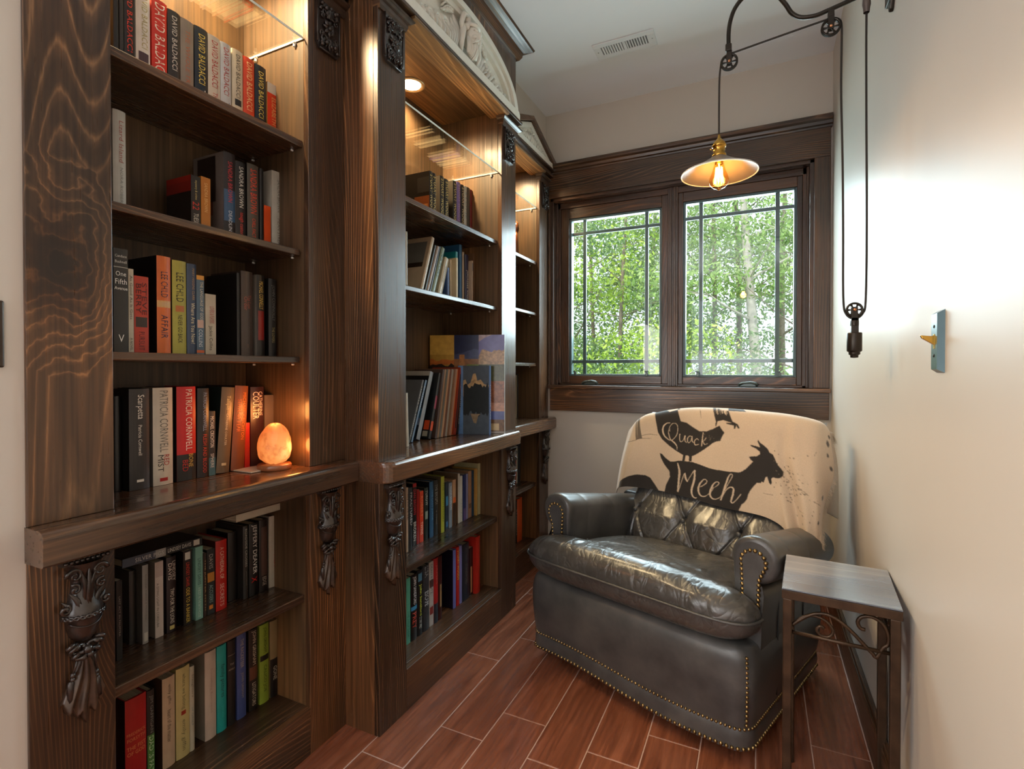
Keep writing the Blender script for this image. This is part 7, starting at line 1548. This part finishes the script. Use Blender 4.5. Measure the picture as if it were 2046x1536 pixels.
for i in range(41):
    f_ = i/40; ph = math.pi*f_; row = []
    zc = 0.016 + 0.118*(1-math.cos(ph))/2
    rr = 0.0475*math.sin(ph)**0.62*(1.0 - 0.42*f_**1.9)*(1.06 if f_ > 0.2 else 1)
    for j in range(56):
        th = 2*math.pi*j/56; p = Vector((math.cos(th), math.sin(th), zc*9))
        q = rr*(1+0.14*mnoise.noise(p*1.2)+0.09*mnoise.noise(p*3.1)+0.03*mnoise.noise(p*8))
        row.append((q*math.cos(th), q*math.sin(th)+0.003, zc+0.003*mnoise.noise(p*2.3)))
    rows.append(row)
m.grid(rows, close_u=True); m.build('salt_rock', t.mat, sl, local=True)
light('salt_lamp_glow', 'POINT', (-1.285, 1.058, 1.035), 0.75, (1.0, 0.34, 0.08), size=0.03)
light('salt_lamp_side_glow', 'POINT', (-1.240, 1.095, 0.935), 0.60, (1.0, 0.34, 0.08), size=0.03)
# ------------------------------------------------------------------ picture books standing sideways on the middle ledge
def picture(root, name, w_, h, yface, patches):
    """printed pictures on the front board: u from 0 (far edge) to 1 (near edge), v upwards"""
    mats = []; m = MB()
    for k, (poly, c, nz) in enumerate(patches):
        mat = plain('print_' + c[1:] + '_%d' % nz, c, rough=0.3, noise=0.10+0.05*nz, nscale=28+10*nz, coat=0.3)
        if mat not in mats: mats.append(mat)
        e = 0.0003 + 0.00012*k
        P = [(-w_*(1-u), yface-e, h*v) for u, v in poly]
        m.add(P, [tuple(range(len(P)))], mats.index(mat))
    return m.build(name, mats, root, local=True)
def rect(a, b, c, d): return [(a, c), (b, c), (b, d), (a, d)]
pw, ph, pt = 0.352, 0.452, 0.020
pb = free_box_book('picture_book', 'very large landscape photo book standing behind the others on the middle ledge', None, (-1.052, 2.1115, 0.8725), (pw, pt, ph), (0, 0, R(17.5)), [paper('#b8b4ac')], 'book')
jag = lambda a, b, base, amp, n, seed: (lambda r_: [(a+(b-a)*i/n, base+amp*r_.uniform(-1, 1)) for i in range(n+1)])(random.Random(seed))
pt_ = [(rect(0, .33, .52, 1), '#b08a3a', 1), (rect(0, .33, .80, 1), '#c8a04a', 1), ([(0, .72)] + jag(0, .33, .745, .012, 8, 2)[::1] + [(.33, .70), (0, .69)], '#b8662a', 2),
    ([(0, .52), (.33, .52)] + jag(0, .33, .70, .02, 8, 3)[::-1], '#2a1a10', 2),
    (rect(.33, .66, .52, 1), '#1c2348', 1), ([(.33, .80), (.45, .82), (.60, .86), (.66, .85), (.66, .74), (.33, .74)], '#3c4468', 3),
    (rect(.33, .66, .60, .755), '#8a5c34', 4), ([(.40, .62), (.40, .80), (.47, .80), (.47, .62)], '#a8703c', 4), (rect(.50, .66, .60, .70), '#74822c', 2), (rect(.36, .66, .52, .60), '#3a2418', 4),
    (rect(.66, 1, .36, 1), '#6a68a0', 1), ([(.66, .93), (.74, .97), (.84, 1), (.66, 1)], '#a8949a', 3), ([(.66, .78)] + jag(.70, 1, .84, .018, 9, 6) + [(1, .56), (.66, .56)], '#a88660', 6), (rect(.66, 1, .52, .70), '#4e5230', 5),
    (rect(.60, 1, .30, .53), '#8a5430', 6), (rect(.60, 1, .22, .31), '#b8866a', 3), (rect(.60, 1, .13, .225), '#50609c', 1), (rect(.60, 1, .02, .14), '#6a4a26', 6), (rect(.80, .93, .03, .10), '#c0a878', 1)]
picture(pb, 'front_pictures', pw, ph, -pt/2, pt_)
bw, bh, bt_ = 0.150, 0.310, 0.022
bb = free_box_book('picture_book', 'blue-edged book with mountain reflection cover standing sideways on the middle ledge', None, (-1.087, 2.036, 0.8725), (bw, bt_, bh), (0, 0, R(10)), [paper('#5a7aa8')], 'book')
r9 = random.Random(12)
mt = [(rect(.16, .98, 0, 1), '#48525c', 1), (rect(0, .16, 0, 1), '#5f86b8', 1),
    ([(.16, .78), (.24, .80), (.30, .72), (.40, .75), (.48, .88), (.56, .89), (.62, .78), (.72, .80), (.84, .73), (.98, .72), (.98, .55), (.16, .55)], '#a88a62', 5),
    ([(.16, .28)] + [(.18+.8*i/16, .72+r9.uniform(-.05, .05)) for i in range(17)] + [(.98, .30)] + [(.98-.8*i/16, .30+r9.uniform(-.04, .04)) for i in range(17)], '#14181a', 3),
    ([(.40, .30), (.50, .17), (.58, .16), (.64, .27), (.72, .30)], '#8a7458', 4)]
picture(bb, 'front_picture', bw, bh, -bt_/2, mt)
uv, fs, asp = text_mesh('FONTANA LAKE')
MB().add([(0.0006, (v-0.5)*0.010, bh*0.72-u*bh*0.5) for u, v in uv], fs, 0).build('lettering', ink('#d0d4d8'), bb, local=True)

# carved wooden figure on the corner bookcase
fg = empty('figurine', (-1.345, 2.845, 1.8135)); tag(fg, 'slender orange-brown carved wooden figure on the top shelf of the corner bookcase', 'figurine')
M_FIG = plain('oiled_orange_wood', (0.24, 0.075, 0.022), rough=0.25, coat=0.5, noise=0.3)
m = MB(); m.lathe([(0, 0), (0.028, 0), (0.028, 0.010), (0.018, 0.014), (0, 0.014)], (0, 0, 0), 20)
m.tube([(0, 0, 0.012), (0.004, 0.002, 0.06), (-0.002, -0.004, 0.12), (0.002, 0.004, 0.17), (0.004, 0.006, 0.20)], [0.010, 0.014, 0.018, 0.012, 0.007], 12)
m.build('body', M_FIG, fg, local=True)
m = MB(); m.tube([(0.004, 0.004, 0.195), (0.008, -0.004, 0.222), (0.006, 0.004, 0.245), (0.0, 0.010, 0.262)], [0.007, 0.013, 0.012, 0.004], 12); m.build('head', M_FIG, fg, local=True)
for s in (-1, 1):
    MB().tube([(0.002, s*0.010, 0.165), (0.012, s*0.026, 0.13), (0.010, s*0.022, 0.085), (0.008, s*0.008, 0.06)], [0.007, 0.006, 0.005, 0.004], 8).build('limb', M_FIG, fg, local=True)
# ------------------------------------------------------------------ outside: ground, hill, trees
def ground_mat():
    t = NT('leaf_strewn_grass'); v = coords(t, (1, 1, 1), rand=False)
    n1 = t.n('TexNoise', i_Scale=1.3, i_Detail=5.0); t.l(v, n1.inputs['Vector'])
    t.set(Base_Color=t.ramp(n1.outputs[0], [(0.3, (0.10, 0.16, 0.035, 1)), (0.55, (0.24, 0.36, 0.07, 1)), (0.75, (0.42, 0.50, 0.14, 1))]), Roughness=0.9); return t.mat
m = MB(); rows = []
for i in range(26):
    y = 4.2 + i*i*0.16; rows.append([(-40+80*j/30*1.0, y, -0.75 + 0.012*(y-4) + 0.25*mnoise.noise(Vector((j*0.7, y*0.15, 0)))) for j in range(31)])
m.grid(rows); g_ = m.build('ground', ground_mat()); tag(g_, kind='structure')
m = MB(); rows = []
for i in range(6):
    rows.append([(-700+1400*j/60, 420+60*i, -20 + (62*math.sin(math.pi*min(1, i/4.5)*0.5))*(0.50+0.22*mnoise.noise(Vector((j*0.14, 0, 3)))+0.12*mnoise.noise(Vector((j*0.5, 0, 9))))) for j in range(61)])
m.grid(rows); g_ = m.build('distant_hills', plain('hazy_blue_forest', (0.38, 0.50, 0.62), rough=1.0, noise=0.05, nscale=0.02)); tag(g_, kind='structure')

def leaf_mat(name, a, b, c):
    t = NT(name); t.t.nodes.remove(t.p)
    at = t.n('Attribute', attribute_name='leaf_rnd')
    cc = t.ramp(at.outputs['Fac'], [(0.0, a), (0.5, b), (1.0, c)])
    df = t.n('BsdfDiffuse'); tl = t.n('BsdfTranslucent'); mx = t.n('MixShader'); mx.inputs[0].default_value = 0.45
    t.l(cc, df.inputs[0]); t.l(cc, tl.inputs[0]); t.l(df.outputs[0], mx.inputs[1]); t.l(tl.outputs[0], mx.inputs[2]); t.l(mx.outputs[0], t.out.inputs['Surface'])
    return t.mat
L_MID = leaf_mat('fresh_green_leaves', (0.13, 0.24, 0.07, 1), (0.30, 0.46, 0.15, 1), (0.55, 0.68, 0.30, 1))
L_DARK = leaf_mat('deep_green_leaves', (0.09, 0.16, 0.08, 1), (0.20, 0.31, 0.14, 1), (0.38, 0.50, 0.27, 1))
L_YEL = leaf_mat('yellow_green_leaves', (0.22, 0.36, 0.05, 1), (0.42, 0.60, 0.10, 1), (0.66, 0.80, 0.24, 1))
M_BARK = plain('grey_brown_bark', (0.20, 0.16, 0.13), rough=0.9, noise=0.35, nscale=14)
M_BARKP = plain('pale_grey_bark', (0.42, 0.39, 0.35), rough=0.9, noise=0.25, nscale=14)

def leaves(name, blobs, n, size, mat, parent, seed):
    """many small leaves scattered in ellipsoidal clumps: one mesh"""
    r_ = np.random.RandomState(seed); wgt = np.array([b[3]*b[4]*b[5] for b in blobs]); wgt = wgt/wgt.sum()
    which = r_.choice(len(blobs), n, p=wgt); B = np.array(blobs)[which]
    d = r_.normal(size=(n, 3)); d /= np.linalg.norm(d, axis=1)[:, None]; rad = r_.uniform(0.25, 1, n)**0.5
    C_ = B[:, :3] + d*rad[:, None]*B[:, 3:6]
    u = r_.normal(size=(n, 3)); u /= np.linalg.norm(u, axis=1)[:, None]
    v = np.cross(u, r_.normal(size=(n, 3))); v /= np.linalg.norm(v, axis=1)[:, None]
    s_ = size*r_.uniform(0.6, 1.3, n)[:, None]
    off = np.array(wloc(parent))
    P = np.stack([C_-u*s_, C_-v*s_*0.42, C_+u*s_, C_+v*s_*0.42], 1).reshape(-1, 3) - off
    me = bpy.data.meshes.new(name); me.vertices.add(4*n); me.vertices.foreach_set('co', P.ravel())
    me.loops.add(4*n); me.loops.foreach_set('vertex_index', np.arange(4*n, dtype=np.int32)); me.polygons.add(n)
    me.polygons.foreach_set('loop_start', np.arange(0, 4*n, 4, dtype=np.int32)); me.update(calc_edges=True)
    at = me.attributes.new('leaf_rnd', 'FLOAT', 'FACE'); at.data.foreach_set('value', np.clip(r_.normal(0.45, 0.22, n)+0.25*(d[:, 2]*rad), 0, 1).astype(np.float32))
    me.materials.append(mat); o = bpy.data.objects.new(name, me); col.objects.link(o); o.parent = parent
    return o
def tree(az, Y, H, tr, lean, label, mat, bark, nleaf, seed, size=0.03, low=0.30, spread=1.0, dens=1.0):
    """az = x/y direction from the reading corner; Y = distance from the house wall side"""
    x0 = az*Y; r_ = random.Random(seed); z0 = -0.78 + 0.012*(Y-4)
    root = empty('tree', (x0, Y, z0)); tag(root, label, 'tree', None)
    m = MB(); top = Vector((x0+lean*H, Y, z0+H)); base = Vector((x0, Y, z0-0.1))
    pts = []; n = 12
    for i in range(n+1):
        t_ = i/n; p = base.lerp(top, t_); w_ = 0.05*H*0.25
        pts.append(p + Vector((w_*math.sin(t_*5+seed), w_*math.cos(t_*4+seed), 0))*t_)
    m.tube(pts, [tr*(1-0.75*i/n) for i in range(n+1)], 9)
    tr_o = m.build('trunk', bark, root)
    blobs = []; bm_ = MB()
    nb = int(15*dens)
    for k in range(nb):
        t_ = low + (1-low)*(k+0.5)/nb; p = pts[min(n, int(t_*n))]
        a = k*2.4+seed; L = spread*H*(0.20+0.10*r_.random())*(1.15-0.6*t_)
        q = p + Vector((math.cos(a)*L, math.sin(a)*L*0.7, L*(0.25+0.5*r_.random())))
        mid = p.lerp(q, 0.5)+Vector((0, 0, -0.03*L))
        rr = tr*0.34*(1.1-t_)
        bm_.tube([p, mid, q], [rr, rr*0.7, rr*0.25], 6, caps=False)
        for e in range(3):
            b = q + Vector((r_.uniform(-.45, .45)*L, r_.uniform(-.4, .4)*L, r_.uniform(-.25, .35)*L)); s_ = L*(0.26+0.22*r_.random())
            bm_.tube([mid.lerp(q, 0.5), b], [rr*0.35, rr*0.12], 5, caps=False)
            blobs.append((b.x, b.y, b.z, s_*1.25, s_*1.1, s_*0.62))
    bm_.build('branches', bark, root)
    leaves('foliage', blobs, nleaf, size, mat, root, seed)
    return root
T_ = [
 (-0.352, 7.0, 5.6, 0.055, 0.02, 'bright yellow-green tree at the far left of the window view', L_YEL, M_BARK, 11375, 1, .033, .12, 1.1, 1.2),
 (-0.290, 8.5, 6.4, 0.045, -0.02, 'thin dark-leaved tree second from left through the left casement', L_DARK, M_BARK, 11375, 2, .033, .15, .85, 1.2),
 (-0.245, 6.6, 5.3, 0.040, 0.01, 'slender feathery tree in the middle of the left casement', L_DARK, M_BARK, 10500, 3, .033, .10, .75, 1.3),
 (-0.195, 9.5, 7.2, 0.060, 0.02, 'tall dusky tree towards the right of the left casement', L_DARK, M_BARK, 10500, 4, .033, .18, .8, 1.2),
 (-0.140, 7.8, 6.0, 0.045, -0.01, 'leafy tree behind the post between the casements', L_MID, M_BARK, 9625, 5, .033, .10, .8, 1.1),
 (-0.077, 8.0, 6.6, 0.050, 0.0, 'thin brown-trunked tree leftmost in the right casement', L_MID, M_BARK, 6300, 6, .033, .45, .8, .9),
 (-0.034, 9.0, 7.4, 0.060, 0.0, 'straight dark-trunked tree in the middle of the right casement', L_MID, M_BARK, 7350, 7, .033, .50, .85, 1.0),
 (0.012, 7.2, 6.2, 0.085, -0.055, 'thick pale-trunked tree leaning left in the right casement', L_MID, M_BARKP, 9100, 8, .033, .42, 1.0, 1.1),
 (0.036, 10.0, 7.6, 0.065, 0.01, 'dark-trunked tree just behind the pale leaning tree', L_DARK, M_BARK, 9100, 9, .033, .30, .8, 1.1),
 (0.072, 7.4, 5.8, 0.050, 0.01, 'dense green tree at the far right of the window view', L_MID, M_BARK, 12250, 10, .033, .08, .9, 1.3),
]
for a in T_: tree(*a)
def shrub(az, Y, w_, h, mat, n, seed, label):
    x0 = az*Y; z0 = -0.78+0.012*(Y-4); root = empty('shrub', (x0, Y, z0)); tag(root, label, 'shrub', None)
    r_ = random.Random(seed); bl = []; m = MB()
    for k in range(7):
        b = (x0+r_.uniform(-.6, .6)*w_, Y+r_.uniform(-.4, .4)*w_, z0+h*r_.uniform(.35, .8))
        m.tube([(x0, Y, z0-0.05), b], [0.02, 0.006], 5, caps=False); bl.append((*b, w_*.38, w_*.35, h*.30))
    m.build('stems', M_BARK, root); leaves('foliage', bl, n, 0.034, mat, root, seed)
for k, (az, Y, w_, h, mt_, lb) in enumerate([
 (-0.40, 6.4, 1.6, 1.7, L_YEL, 'yellow-green bush at the lower left of the left casement'),
 (-0.31, 7.4, 1.5, 1.35, L_DARK, 'dark bush low behind the slender feathery tree'),
 (-0.235, 8.0, 1.7, 1.5, L_MID, 'mid-green bush low in the middle of the left casement'),
 (-0.165, 7.2, 1.4, 1.5, L_MID, 'rounded bush low beside the centre post of the window'),
 (-0.105, 9.5, 2.0, 1.6, L_YEL, 'pale yellow-green bush at the lower left of the right casement'),
 (-0.040, 11.0, 2.2, 1.9, L_YEL, 'bright young bush before the hills in the right casement'),
 (0.015, 9.0, 1.6, 1.5, L_MID, 'low bush at the foot of the pale leaning tree'),
 (0.070, 8.0, 1.5, 1.7, L_MID, 'thick bush at the lower right of the right casement')]):
    shrub(az, Y, w_, h, mt_, 4200, 40+k, lb)
